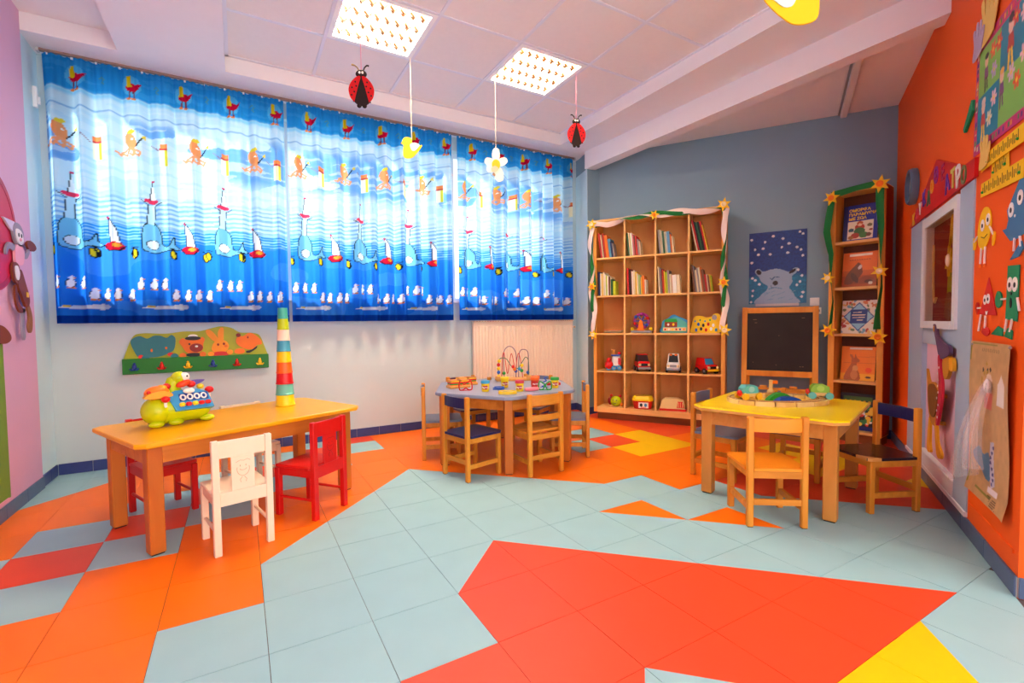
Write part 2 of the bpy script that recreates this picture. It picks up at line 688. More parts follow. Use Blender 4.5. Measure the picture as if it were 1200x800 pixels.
# ------------------------------------------------------------------ floor, tile by tile
def floor_colour(a, b):
    """colour zone at a point of the tile grid"""
    a0, b0 = math.floor(a), math.floor(b)
    s = a0 + b0
    if b >= 4:
        return 'Y' if (a + b < 12 and a > 3) else 'B'
    if 0 <= b and a - b <= 5:
        if (b < 1 and a + b >= 5) or (1 <= b < 2 and a >= 4) or (2 <= b and a >= 3):
            if b >= 3 and abs(a - 5) <= b - 3:
                return 'B'
            return 'R'
    if b >= 0 and a >= 1 and a - b <= 9:
        if (a0, b0) in ((7, 0), (8, 1)) and a - b > 7:
            return 'O'
        return 'B'
    if (a0, b0) in ((8, -1), (9, 0)):
        return 'B'
    if -1 <= b < 0 and a >= 2 and a - b <= 9:
        return 'B'
    if b < -1 and a + b >= 1 and a - b <= 9:
        return 'B'
    if a < 5:
        if s in (-3, -5):
            return 'B'
        if s == -4:
            return 'R'
        if a + b < -7:
            return 'B'
        return 'O'
    if (a0, b0) in ((10, -5), (9, -4)):
        return 'B'
    if (a0, b0) == (10, -4):
        return 'R'
    if (a0, b0) in ((11, -4), (10, -3), (11, -3), (13, -1), (12, 0), (13, 0), (13, 2)):
        return 'Y'
    if (a0 >= 12 and b < -3) or (b >= 0 and a >= 10) or a0 >= 14:
        return 'R'
    return 'O'

def clip(poly, n, d):
    """keep the side n.p >= d"""
    out = []
    for i in range(len(poly)):
        p, q = poly[i], poly[(i + 1) % len(poly)]
        fp, fq = n[0] * p[0] + n[1] * p[1] - d, n[0] * q[0] + n[1] * q[1] - d
        if fp >= 0:
            out.append(p)
        if fp * fq < 0:
            t = fp / (fp - fq)
            out.append((p[0] + (q[0] - p[0]) * t, p[1] + (q[1] - p[1]) * t))
    return out

floor = MB().prism([(XL, -1.6), (3.7, -1.6), (2.72, 0.1), (2.49, 0.553), (CORNER.x, CORNER.y), (BW0.x, BW0.y), (3.5, YW), (XL, YW)],
                   -0.12, -0.0035).build('floor', M_grout)
tag(floor, 'floor of square vinyl tiles in pale blue, orange, red and yellow', kind='structure')
FM = {'B': M_fLB, 'O': M_fOR, 'R': M_fRD, 'Y': M_fYE}
FULL = {}
tiles = []
G2 = 0.0011
for bi in range(-8, 9):
    for ai in range(-2, 18):
        q = {'N': (ai + .5, bi + .2), 'S': (ai + .5, bi + .8), 'W': (ai + .2, bi + .5), 'E': (ai + .8, bi + .5)}
        c = {k: floor_colour(*v) for k, v in q.items()}
        A, B, C_, D = (ai, bi), (ai + 1, bi), (ai + 1, bi + 1), (ai, bi + 1)
        if len(set(c.values())) == 1:
            pcs = [((A, B, C_, D), c['N'])]
        elif c['N'] == c['E'] and c['S'] == c['W']:
            pcs = [((A, B, C_), c['N']), ((A, C_, D), c['S'])]
        elif c['N'] == c['W'] and c['S'] == c['E']:
            pcs = [((A, B, D), c['N']), ((B, C_, D), c['S'])]
        else:
            mid = (ai + .5, bi + .5)
            pcs = [((A, B, mid), c['N']), ((B, C_, mid), c['E']), ((C_, D, mid), c['S']), ((D, A, mid), c['W'])]
        for poly, colr in pcs:
            P = [grid(*p) for p in poly]
            # shrink for the joint on the four tile sides only
            x0, y1 = grid(ai, bi)
            x1, y0 = grid(ai + 1, bi + 1)
            for n, d in (((1, 0), x0 + G2), ((-1, 0), -x1 + G2), ((0, 1), y0 + G2), ((0, -1), -y1 + G2),
                         ((1, 0), XL + 0.004), ((0, -1), -YW + 0.004), ((RN.x, RN.y), RN.dot(RP) + 0.004), ((BN.x, BN.y), BN.dot(BW0) + 0.004)):
                if len(P) >= 3:
                    P = clip(P, n, d)
            if len(P) < 3:
                continue
            cx, cy = sum(p[0] for p in P) / len(P), sum(p[1] for p in P) / len(P)
            ar = abs(sum(P[i][0] * P[(i + 1) % len(P)][1] - P[(i + 1) % len(P)][0] * P[i][1] for i in range(len(P)))) / 2
            if ar < 0.0006 or cy < 0.15 and cx < 2.2 and cy < -0.1:
                continue
            tiles.append((P, colr, cx, cy, ar))
full_mesh = {}
tiles.sort(key=lambda t: t[2] ** 2 + t[3] ** 2)
rest = {}
def visible_tile(t):
    # forward distance and sideways position seen from the middle of the room's open end
    f = 0.5 * t[2] + 0.866 * t[3]
    r = 0.866 * t[2] - 0.5 * t[3]
    return f > 1.15 and abs(r) < 1.2 * f + 0.3
shown = [t for t in tiles if visible_tile(t)][:300]
others = [t for t in tiles if t not in shown]
for P, colr, cx, cy, ar in shown:
    if abs(ar - (T - 2 * G2) ** 2) < 1e-6:
        if colr not in full_mesh:
            h = T / 2 - G2
            full_mesh[colr] = MB().prism([(-h, -h), (h, -h), (h, h), (-h, h)], -0.0035, 0.0).mesh('tile', FM[colr])
        o = bpy.data.objects.new('tile', full_mesh[colr])
        COL.objects.link(o)
    else:
        o = MB().prism([(p[0] - cx, p[1] - cy) for p in P], -0.0035, 0.0).build('tile', FM[colr])
    o.parent = floor
    o.location = (cx, cy, 0)
for colr in 'BORY':
    b = MB()
    for P, c, cx, cy, ar in others:
        if c == colr:
            b.prism(P, -0.0035, 0.0)
    if b.v:
        tag(b.build('tile_field', FM[colr], floor), kind='stuff')

# ------------------------------------------------------------------ walls
WX0, WX1, WZ0, WZ1 = -0.98, 3.28, 1.26, 2.80     # window band
wl = MB()
wl.box(((XL - .15 + 3.5) / 2, YW + .1, WZ0 / 2 - .03), (3.5 - XL + .15, .2, WZ0 + .06))
wl.box(((XL - .15 + 3.5) / 2, YW + .1, (WZ1 + 3.2) / 2), (3.5 - XL + .15, .2, 3.2 - WZ1))
wl.box(((XL - .15 + WX0) / 2, YW + .1, (WZ0 + WZ1) / 2), (WX0 - XL + .15, .2, WZ1 - WZ0))
wl.box(((WX1 + 3.5) / 2, YW + .1, (WZ0 + WZ1) / 2), (3.5 - WX1, .2, WZ1 - WZ0))
tag(wl.build('wall_window', M_wallblue), 'pale blue wall under the curtained windows', kind='structure')

lw = MB().box((XL - .09, 1.35, 1.55), (.18, 5.68, 3.24)).build('wall_left', M_pink)
tag(lw, 'lilac painted side wall', kind='structure')
st = MB().box((XL - .10, 4.345, 1.5), (.18, .31, 3.1)).build('wall_left_return', M_reveal)
tag(st, 'pale blue strip of wall between lilac wall and windows', kind='structure')

rw = MB()
a, b = RP + RU * S_END, CORNER + RU * 0.2
c, d = b - RN * 0.16, a - RN * 1.6
e = RP + RU * (S_END + 0.16) - RN * 0.16
def rw_slab(s0, s1, o0, o1, z0, z1):
    q = [RP + RU * s0 + RN * o0, RP + RU * s1 + RN * o0, RP + RU * s1 + RN * o1, RP + RU * s0 + RN * o1]
    rw.prism([(v.x, v.y) for v in q], z0, z1)
rw_slab(1.545, 2.426, 0, -.16, -.05, 3.2)
rw_slab(S_END, .112, 0, -.16, -.05, 3.2)
rw_slab(.112, 1.545, 0, -.16, 1.70, 3.2)
rw_slab(.112, 1.545, -.06, -.16, -.05, 1.70)
rw_slab(S_END, S_END + .16, -.16, -1.6, -.05, 3.2)
tag(rw.build('wall_right', M_orange), 'orange painted wall covered with children\'s paper work', kind='structure')

bwm = MB()
p0, p1 = BW0, CORNER + BU * 0.0
bwm.prism([(p0.x, p0.y), (p1.x, p1.y), ((p1 - BN * .16).x, (p1 - BN * .16).y), ((p0 - BN * .16).x, (p0 - BN * .16).y)], -0.05, 3.2)
tag(bwm.build('wall_back', M_wallgrey), 'grey blue wall behind bookcases and chalkboard', kind='structure')
pil = MB().prism([(3.40, 4.17), (BW0.x, BW0.y), (BW0.x + .1, 4.7), (3.5, 4.7), (3.5, YW)], -0.05, 3.0).build('wall_pillar', M_wallgrey)
tag(pil, 'narrow grey blue pillar carrying the ceiling beam', kind='structure')
rv = MB().prism([(3.494, YW), (3.394, 4.172), (3.40, 4.17), (3.5, YW)], -0.05, 2.74).build('wall_reveal', M_reveal)
tag(rv, 'pale blue side of pillar, coloured brighter as window-lit, beside curtain and radiator', kind='structure')

# skirting tiles, one by one
def skirting(name, label, p, u, n, length, m, step=0.208, h=0.078, off0=0.0, th=0.009):
    back = MB()
    P0 = Vector((p[0], p[1], 0))
    U = Vector((u[0], u[1], 0))
    N = Vector((n[0], n[1], 0))
    a, b_ = P0 + N * 0.0005, P0 + U * length + N * 0.0005
    c_, d_ = b_ + N * 0.004, a + N * 0.004
    back.prism([(a.x, a.y), (b_.x, b_.y), (c_.x, c_.y), (d_.x, d_.y)], 0.001, h - 0.002)
    o = back.build(name, mat('skirting_grout', (176, 172, 168), 0.9, 0.05))
    tag(o, label, kind='structure')
    x = -off0
    cache = {}
    ang = math.atan2(U.y, U.x)
    sgn = 1 if Vector((-U.y, U.x, 0)).dot(N) > 0 else -1
    while x < length - 0.01:
        x0, x1 = max(0, x) + 0.0015, min(length, x + step) - 0.0015
        w = x1 - x0
        if w > 0.01:
            key = round(w, 3)
            if key not in cache:
                cache[key] = MB().box((0, 0, h / 2), (w, th, h), ch=0.0012).mesh('tile', m)
            t = bpy.data.objects.new('tile', cache[key])
            COL.objects.link(t)
            t.parent = o
            q = P0 + U * ((x0 + x1) / 2) + N * (0.0005 + th / 2)
            t.location = (q.x, q.y, 0.0005)
            t.rotation_euler[2] = ang
        x += step
    return o

skirting('baseboard_window', 'navy tiled skirting under the windows', (XL, YW), (1, 0), (0, -1), 4.62, M_base, off0=0.02)
skirting('baseboard_left', 'slate blue tiled skirting along lilac wall', (XL, -0.6), (0, 1), (1, 0), 4.79, M_basegrey, step=0.30)
skirting('baseboard_left_return', 'navy tiled skirting of pale blue strip', (XL - 0.01, 4.19), (0, 1), (1, 0), 0.30, M_base, step=0.16)
q = RP + RU * S_END
skirting('baseboard_right', 'slate blue tiled skirting under orange wall and door', (q.x, q.y), RU, RN, 2.70, M_basegrey, step=0.34)
skirting('baseboard_right_return', 'slate blue tiled skirting on the wall end', (q.x, q.y), -RN, -RU, 0.8, M_basegrey, step=0.3)
skirting('baseboard_back', 'navy tiled skirting under grey blue wall', (BW0.x, BW0.y), BU, BN, BL, M_base, off0=0.1)
_d = Vector((BW0.x - 3.40, BW0.y - 4.17, 0))
skirting('baseboard_pillar', 'navy tiled skirting round the pillar', (3.40, 4.17), _d.normalized(), (0, -1), _d.length, M_base)
_d = Vector((-0.10, -0.328, 0))
skirting('baseboard_reveal', 'navy tiled skirting beside radiator', (3.494, 4.5), _d.normalized(), (-0.957, 0.29), _d.length, M_base)

# ------------------------------------------------------------------ windows behind the curtains
def window(n, x0, x1):
    w = thing('window_%d' % n, None, None)
    w['kind'] = 'structure'
    w['label'] = 'white framed window behind printed curtain'
    y = YW + 0.11
    cx, cz = (x0 + x1) / 2, (WZ0 + WZ1) / 2
    f = MB()
    fr = 0.05
    f.box((cx, y, WZ0 + fr / 2), (x1 - x0, .06, fr)).box((cx, y, WZ1 - fr / 2), (x1 - x0, .06, fr))
    f.box((x0 + fr / 2, y, cz), (fr, .06, WZ1 - WZ0 - 2 * fr)).box((x1 - fr / 2, y, cz), (fr, .06, WZ1 - WZ0 - 2 * fr))
    f.box((cx, y, cz), (.06, .06, WZ1 - WZ0 - 2 * fr))
    f.build('window_frame', M_frame, w)
    for s in (-1, 1):
        MB().box((cx + s * (x1 - x0) / 4, y, cz), ((x1 - x0) / 2 - .08, .008, WZ1 - WZ0 - 2 * fr)).build('pane', M_glass, w)
    MB().box((cx, YW + .03, WZ0 + .012), (x1 - x0, .16, .024)).build('window_sill', M_frame, w)
    return w
window(1, WX0, 0.40)
window(2, 0.40, 1.92)
window(3, 1.92, WX1)

# ------------------------------------------------------------------ ceiling
cl = MB()
Z1 = 3.2
RX0, RX1, RY1, RY0 = -0.03, 3.02, 4.15, -1.25     # recess with boards
LX0, LX1, LY1 = XL, -0.66, 4.185                   # plain recess along lilac wall
BY0 = -1.6
cl.prism([(XL - .1, LY1), (RX0, LY1), (RX0, RY1), (RX1, RY1), (3.42, RY1), (3.5, YW + .05), (XL - .1, YW + .05)], ZS, Z1)
cl.prism([(LX1, BY0), (RX0, BY0), (RX0, LY1), (LX1, LY1)], ZS, Z1)
cl.prism([(RX1, 0.0), (3.52, 0.0), (3.52, 1.0), (3.40, RY1), (RX1, RY1)], ZS, Z1)
cl.prism([(RX1, BY0), (3.9, BY0), (3.52, 0.0), (RX1, 0.0)], ZS, Z1)
cl.prism([(RX0, BY0), (RX1, BY0), (RX1, RY0), (RX0, RY0)], ZS, Z1)
tag(cl.build('ceiling', M_soffit), 'white plaster soffit framing the recessed ceiling', kind='structure')
lc = MB().box(((LX0 + LX1) / 2 - .05, (LY1 + BY0) / 2, 3.12), (LX1 - LX0 + .1, LY1 - BY0, .15)).build('ceiling_left', M_white)
tag(lc, 'plain recessed strip of ceiling along lilac wall', kind='structure')
# suspended ceiling: every board is a part
XS = [RX0, 0.578, 1.196, 1.810, 2.427, RX1]
YS = [RY1, 3.548, 2.948, 2.352, 1.754, 1.156, 0.558, -0.04, -0.64, RY0]
sc = MB().box(((RX0 + RX1) / 2, (RY0 + RY1) / 2, ZR + .15), (RX1 - RX0, RY1 - RY0, .02)).build('ceiling_boards', M_white)
tag(sc, 'suspended ceiling of square white boards in a metal grid', kind='structure')
LIGHT_CELLS = {(1, 1), (3, 1)}
for i in range(5):
    for j in range(len(YS) - 1):
        if (i, j) in LIGHT_CELLS:
            continue
        x0, x1, y1, y0 = XS[i], XS[i + 1], YS[j], YS[j + 1]
        MB().box(((x0 + x1) / 2, (y0 + y1) / 2, ZR + .012), (x1 - x0 - .02, y1 - y0 - .02, .014), ch=.004).build('ceiling_board', M_ctile, sc)
for x in XS[1:-1]:
    MB().box((x, (RY0 + RY1) / 2, ZR + .008), (.022, RY1 - RY0, .016)).build('grid_bar', M_tbar, sc)
for y in YS[1:-1]:
    MB().box(((RX0 + RX1) / 2, y, ZR + .0095), (RX1 - RX0, .022, .016)).build('grid_bar', M_tbar, sc)

for x in (RX0 + .012, RX1 - .012):
    MB().box((x, (RY0 + RY1) / 2, ZR + .004), (.024, RY1 - RY0, .010)).build('edge_bar', M_tbar, sc)
for y in (RY0 + .012, RY1 - .012):
    MB().box(((RX0 + RX1) / 2, y, ZR + .004), (RX1 - RX0, .024, .010)).build('edge_bar', M_tbar, sc)

bm = MB().prism([(3.38, 4.19), (3.48, 1.00), (3.60, 1.06), (3.505, 4.16)], 2.742, ZS + .02).build('ceiling_beam', M_soffit)
tag(bm, 'white beam dropping below the soffit', kind='structure')
# sloping plain ceiling beyond the beam: plane through three heights
def z_far(x, y):
    # 2.84 along the orange wall, rising towards the pillar
    dist = (Vector((x, y, 0)) - RP).dot(RN)
    return 2.842 + 0.03 * max(0, dist) ** 1.0
pts = [(3.55, 1.0), (CORNER.x + .1, CORNER.y - .05), (BW0.x + .15, BW0.y + .1), (3.45, 4.2)]
fc = MB()
vsl = [(x, y, z_far(x, y)) for x, y in pts] + [(x, y, 3.2) for x, y in pts]
fc.add(vsl, [(3, 2, 1, 0), (4, 5, 6, 7), (0, 1, 5, 4), (1, 2, 6, 5), (2, 3, 7, 6), (3, 0, 4, 7)])
tag(fc.build('ceiling_right', M_white), 'plain ceiling between beam and bookcase wall', kind='structure')

# recessed louvre lights
M_tray = mat('light_tray_white', (250, 250, 250), 0.35, 0.01)
M_lou = mat('louvre_amber', (134, 86, 36), 0.5, 0.05)
M_tube = emit_mat('lamp_diffuser', (255, 234, 204), 33.0)
for n, (i, j) in enumerate(sorted(LIGHT_CELLS)):
    x0, x1, y1, y0 = XS[i] + .011, XS[i + 1] - .011, YS[j] - .011, YS[j + 1] + .011
    cx, cy, w, h = (x0 + x1) / 2, (y0 + y1) / 2, x1 - x0, y1 - y0
    L = thing('ceiling_light', ['square louvred ceiling light above the ladybird with a curled antenna', 'square louvred ceiling light from which the white flower hangs'][n],
              'ceiling light', (cx, cy, ZR), 0, 'louvred ceiling lights')
    b = MB()
    b.box((0, 0, .108), (w, h, .008))
    for s in (-1, 1):
        b.box((s * (w / 2 - .004), 0, .052), (.008, h, .104)).box((0, s * (h / 2 - .004), .052), (w - .016, .008, .104))
    b.build('tray', M_tray, L)
    b = MB()
    for s in (-1, 1):
        b.box((s * (w / 2 - .016), 0, .004), (.032, h, .012)).box((0, s * (h / 2 - .016), .004), (w - .064, .032, .012))
    b.build('frame', M_tray, L)
    MB().box((0, 0, .060), (w - .02, h - .02, .006)).build('lamp_diffuser', M_tube, L)
    for k in range(4):
        y = -h / 2 + .032 + (k + .5) * (h - .064) / 4
        rf = MB().box((0, y, .014), (w - .064, .004, .018)).build('louvre', M_tray, L)
        for q in range(8):
            x = -w / 2 + .032 + (q + .5) * (w - .064) / 8
            MB().prism([(x - .030, .026), (x + .030, .026), (x, -.008)], y - .024, y + .024, 'y').build('reflector', M_lou, rf)
    for k in range(1, 8):
        x = -w / 2 + .032 + k * (w - .064) / 8
        MB().box((x, 0, .016), (.003, h - .064, .020)).build('cross_louvre', M_tray, L)

# white trunking on the plain ceiling
tr = thing('cable_trunking', 'white cable trunking across the plain ceiling beyond the beam', 'trunking', (0, 0, 0))
A_, B_ = Vector((3.62, 1.60, 0)), Vector((4.66, 2.19, 0))
za, zb = z_far(A_.x, A_.y), z_far(B_.x, B_.y)
MB().bar((A_.x, A_.y, za - .022), (B_.x, B_.y, zb - .022), .05, .04, .006).build('duct', mat('trunking_white', (232, 226, 224), 0.5, 0.02), tr)
N_ = (B_ - A_).normalized()
S_ = Vector((-N_.y, N_.x, 0)) * .034
MB().bar((A_.x + S_.x, A_.y + S_.y, za - .012), (B_.x + S_.x, B_.y + S_.y, zb - .012), .014, .012).build('cable', mat('cable_grey', (150, 146, 150), 0.5, 0.05), tr)
# ------------------------------------------------------------------ curtains
CZ0, CZ1 = 1.078, 2.905
M_voile = curtain_mat()

def paint_curtain(w, h, u0):
    cv = Canvas(w, h, 0.0065, (206, 232, 248))
    ny, nx = cv.a.shape[:2]
    Y = cv.Y / h                       # 0 hem .. 1 heading
    X = cv.X + u0
    def band(lo, hi, soft):
        return np.clip((Y - lo) / soft + .5, 0, 1) * np.clip((hi - Y) / soft + .5, 0, 1)
    def mixin(mask, col):
        c = np.array(rgb(*col)[:3])
        cv.a[:] = cv.a * (1 - mask[..., None]) + c * mask[..., None]
    wav = 0.006 * np.sin(X * 7) + 0.004 * np.sin(X * 17 + 1)
    streak = smooth_noise(ny, nx, 90, max(3, int(w * 5)))
    cloud = smooth_noise(ny, nx, 14, max(3, int(w * 4)))
    # sky: pale with thin blue strokes
    mixin(np.clip(.85 - np.abs(Y - .55) * 1.2, 0, 1) * (streak > .6) * .4, (140, 208, 242))
    mixin((band(.60, .80, .05) * (cloud > .52) * (.30 + .40 * (streak > .35))), (48, 144, 226))
    # sea: solid blue below the horizon, with streaks at its edge
    sea = np.clip((.385 + wav - Y) / .012 + .5, 0, 1)
    mixin(sea, (34, 124, 226))
    mixin(sea * np.clip((Y - .18) / .2, 0, 1) * .5, (60, 170, 236))
    edge = band(.33, .42, .02) * (np.sin(Y * 520 + 3 * np.sin(X * 4)) > .1)
    mixin(edge * .75, (170, 224, 246))
    edge2 = band(.385, .50, .04) * (np.sin(Y * 330 + 2 * np.sin(X * 3 + 1)) > .2)
    mixin(edge2 * .6, (40, 150, 226))
    mixin(sea * (cloud > .66) * .35, (80, 160, 240))
    # heading band and hem
    mixin((Y > .885).astype(float), (40, 146, 216))
    mixin(((Y > .885) & (streak > .6)).astype(float) * .3, (70, 170, 230))
    mixin(band(.868, .885, .01), (150, 215, 245))
    mixin(band(.818, .823, .002) * .6, (70, 150, 210))
    mixin((Y < .03).astype(float), (10, 60, 160))
    DK = (30, 34, 50)
    rr = random.Random(int(u0 * 100) + 5)
    # hens in the heading
    x = .16
    while x < w - .04:
        y = h * .935
        cv.ell(x + .01, y, .055, .07, (80, 176, 226))
        cv.ell(x + .012, y - .012, .036, .03, (200, 16, 52))
        cv.poly([(x + .03, y), (x + .07, y + .03), (x + .05, y - .02)], (190, 16, 60))
        cv.poly([(x - .016, y + .07), (x + .006, y + .07), (x + .012, y - .005), (x - .02, y - .01)], (226, 190, 20))
        cv.line([(x, y - .04), (x - .004, y - .085)], .005, (120, 60, 80))
        cv.line([(x + .022, y - .04), (x + .024, y - .085)], .005, (120, 60, 80))
        cv.ell(x - .008, y - .09, .014, .008, (240, 130, 60))
        cv.ell(x + .02, y - .092, .014, .008, (240, 130, 60))
        q = x + .155
        if q < w - .05:
            cv.line([(q - .012, y + .015), (q, y + .025), (q + .014, y + .01), (q - .002, y - .012), (q + .01, y - .022)], .0045, (80, 150, 170))
        x += .31
    # octopuses and bottles
    x = .08
    k = 0
    while x < w - .03:
        y = h * (.705 - .02 * (k % 2))
        if k % 2 == 0:
            cv.ell(x, y + .03, .034, .06, (244, 156, 100), .25)
            cv.ell(x + .004, y + .095, .026, .014, (232, 206, 60), .3)
            for s in range(4):
                x2 = x - .06 + s * .036
                cv.line([(x, y - .02), (x2 + .01, y - .05), (x2, y - .075), (x2 - .02, y - .06)], .007, (244, 164, 116))
            cv.line([(x + .03, y - .01), (x + .075, y + .06)], .004, DK)
            cv.poly([(x + .065, y + .06), (x + .085, y + .08), (x + .09, y + .045)], (240, 214, 70))
            cv.ell(x + .012, y + .04, .007, .007, (255, 255, 255))
        else:
            cv.rect(x - .026, y - .09, x + .026, y + .04, (250, 244, 216))
            cv.rect(x + .008, y - .09, x + .026, y + .03, (226, 220, 70))
            cv.rect(x - .024, y + .03, x + .024, y + .07, (244, 140, 80))
            cv.rect(x - .026, y + .028, x + .026, y + .036, (200, 60, 70))
            cv.line([(x - .03, y + .02), (x - .075, y + .06)], .003, (150, 120, 150))
        x += .17 + .03 * rr.random()
        k += 1
    # whales with boats on their spouts, sailing boats, penguins
    x = .115
    k = 0
    while x < w - .02:
        y = h * .345
        if k % 2 == 0:
            pts = [(x - .06, y - .08), (x - .055, y + .05), (x - .03, y + .10), (x + .01, y + .11), (x + .05, y + .04), (x + .06, y - .05), (x + .10, y - .055), (x + .13, y + .01), (x + .135, y - .045), (x + .165, y - .075), (x + .10, y - .09), (x + .03, y - .11), (x - .03, y - .105)]
            sp = spline(pts, 4)
            cv.poly(sp, (126, 200, 232))
            cv.line(sp + [sp[0]], .003, DK)
            cv.ell(x, y - .05, .038, .036, DK)
            cv.ell(x, y - .05, .034, .032, (246, 250, 252))
            cv.poly([(x - .03, y + .10), (x - .018, y + .24), (x + .018, y + .25), (x + .008, y + .10)], (206, 236, 248))
            cv.line([(x - .03, y + .10), (x - .02, y + .24), (x - .06, y + .27)], .0028, DK)
            cv.line([(x + .012, y + .10), (x + .02, y + .24), (x + .06, y + .26)], .0028, DK)
            cv.ell(x, y + .27, .042, .018, (236, 60, 96))
            cv.poly([(x - .012, y + .28), (x + .006, y + .40), (x + .026, y + .28)], (252, 252, 255))
            cv.line([(x - .012, y + .28), (x + .006, y + .42)], .003, DK)
            cv.ell(x + .008, y + .42, .011, .009, (210, 40, 90))
        else:
            b = y - .03
            cv.poly([(x - .012, b - .03), (x - .02, b + .15), (x + .03, b + .07), (x + .048, b - .03)], (252, 252, 255))
            cv.line([(x + .048, b - .03), (x + .03, b + .07), (x - .02, b + .16), (x - .01, b - .03)], .003, DK)
            cv.poly([(x - .03, b + .155), (x - .012, b + .155), (x - .02, b + .135)], (206, 24, 70))
            cv.ell(x + .01, b - .05, .058, .030, (226, 30, 58))
            cv.rect(x - .06, b - .04, x + .08, b - .012, (24, 116, 214), .0)
            cv.ell(x + .024, b - .042, .026, .014, (246, 176, 60))
            cv.line([(x - .05, b - .04), (x - .02, b - .08), (x + .04, b - .08), (x + .068, b - .04)], .004, DK)
        for s in (-.125, .09 + .02 * rr.random()):
            if rr.random() < .8:
                px_, py_ = x + s + .02, y - .135 + .02 * rr.random()
                cv.ell(px_, py_, .021, .035, (26, 30, 36), .15)
                cv.ell(px_ - .002, py_, .011, .028, (236, 210, 40), .15)
                cv.line([(px_ - .02, py_ + .045), (px_ + .02, py_ + .04)], .0032, DK)
        x += .215 + .02 * rr.random()
        k += 1
    # ducks above the hem, and flat fish
    x = .03
    k = 0
    while x < w - .02:
        y = h * (.115 + (.045 if k % 7 in (0, 1, 2) else 0))
        cv.ell(x, y - .012, .022, .032, (40, 50, 90))
        cv.ell(x, y - .012, .019, .029, (250, 250, 252), -.2)
        cv.ell(x + .004, y + .024, .011, .016, (250, 250, 252))
        cv.ell(x + .016, y + .026, .008, .004, (244, 140, 40))
        cv.ell(x - .006, y - .045, .012, .005, (244, 140, 40))
        cv.ell(x + .012, y - .043, .010, .005, (244, 140, 40))
        if k % 7 == 1:
            cv.ell(x + .06, h * .062, .11, .012, (214, 230, 240))
            cv.ell(x - .02, h * .066, .02, .007, (230, 200, 60))
            cv.ell(x + .16, h * .064, .05, .02, (226, 234, 240))
            cv.line([(x - .07, h * .062), (x + .2, h * .062)], .003, (240, 250, 255))
        x += .062 + .016 * rr.random()
        k += 1
    return cv

def curtain(label, x0, x1, u0, seed):
    w, h = x1 - x0, CZ1 - CZ0
    cv = paint_curtain(w, h, u0)
    r = random.Random(seed)
    ph = [r.random() * 6.28 for _ in range(6)]
    def shape(X, Z):
        t = Z / h
        gather = np.clip((t - .80) / .2, 0, 1)
        slow = (.036 + .016 * np.sin(X * 2.3 + ph[4])) * np.sin(X * 2 * math.pi / .150 + ph[0] + .8 * np.sin(X * 5 + ph[1])) + .012 * np.sin(X * 2 * math.pi / .083 + ph[2] + 1.2 * np.sin(X * 3.1))
        fine = .009 * np.sin(X * 2 * math.pi / .038 + ph[3])
        flare = 1.0 + .15 * (1 - t)
        return slow * flare * (1 - .72 * gather) + fine * gather
    c = thing('curtain', label, 'curtain', ((x0 + x1) / 2, 4.39, CZ0), 0, 'printed sea curtains')
    o = sheet('cloth', cv, M_voile, c, thick=0.0, shape=shape)
    o.data.polygons.foreach_set('use_smooth', [True] * len(o.data.polygons))
    hk = mat('curtain_hook', (240, 240, 244), 0.4, 0.02)
    n = max(3, int(w / .12))
    b = MB()
    for i in range(n):
        x = -w / 2 + .03 + (w - .06) * i / (n - 1)
        b.box((x, .0, h - .004), (.012, .010, .014))
    tag(b.build('hook_row', hk, c), kind='stuff')
    return c
curtain('sea print curtain hanging next to the lilac wall', -1.10, 0.376, 0.0, 3)
curtain('sea print curtain at the middle window, between the two others', 0.398, 1.885, .13, 8)
curtain('sea print curtain hanging over the cream radiator', 1.93, 3.375, .05, 21)

rail = thing('curtain_rail', 'thin brownish curtain rail under the soffit', 'curtain rail', (0, 0, 0))
MB().box((1.14, 4.40, 2.9215), (4.50, .030, .014)).build('track', mat('rail_brown', (150, 120, 112), 0.5, 0.05), rail)
for s in (-1, 1):
    MB().box((1.14 + s * 2.255, 4.40, 2.918), (.014, .036, .024)).build('end_stop', mat('rail_end', (190, 190, 196), 0.5, 0.02), rail)
# small window handle box on the pale strip by the curtain
wh = thing('wall_bracket', 'small white bracket on pale blue strip beside curtain top', 'bracket', (XL - .01, 4.40, 2.60))
MB().box((.012, 0, 0), (.024, .03, .14), ch=.004).build('plate', M_frame, wh)
MB().box((.030, 0, -.02), (.014, .014, .05), ch=.003).build('lever', M_frame, wh)

# ------------------------------------------------------------------ radiator
M_rad = mat('radiator_cream', (244, 226, 206), 0.4, 0.02)
M_radd = mat('radiator_slot', (196, 160, 128), 0.6, 0.04)
rad = thing('radiator', 'cream ribbed panel radiator on the wall under the curtain', 'radiator', (2.742, 4.445, 0.13))
W_, H_ = 1.28, 0.93
MB().box((0, 0, H_ / 2), (W_, .045, H_), ch=.004).build('panel', M_rad, rad)
nf = 34
fin = MB().prism([(-.0135, 0), (-.0085, -.014), (.0085, -.014), (.0135, 0)], .03, H_ - .05, 'z').mesh('rib', M_rad)
for i in range(nf):
    o = bpy.data.objects.new('rib', fin)
    COL.objects.link(o)
    o.parent = rad
    o.location = (-W_ / 2 + .028 + i * (W_ - .056) / (nf - 1), -.0225, 0)
g = MB().box((0, -.004, H_ + .006), (W_ + .006, .07, .014), ch=.003).build('top_grille', M_rad, rad)
sl = MB()
for i in range(40):
    sl.box((-W_ / 2 + .03 + i * .0313, -.0405, H_ + .006), (.014, .004, .006))
tag(sl.build('slot_row', M_radd, g), kind='stuff')
vv = MB().tube([(W_ / 2 + .005, 0, .86), (W_ / 2 + .035, 0, .86)], .016, 10).build('valve', mat('valve_white', (236, 236, 236), 0.4, 0.02), rad, smooth=True)
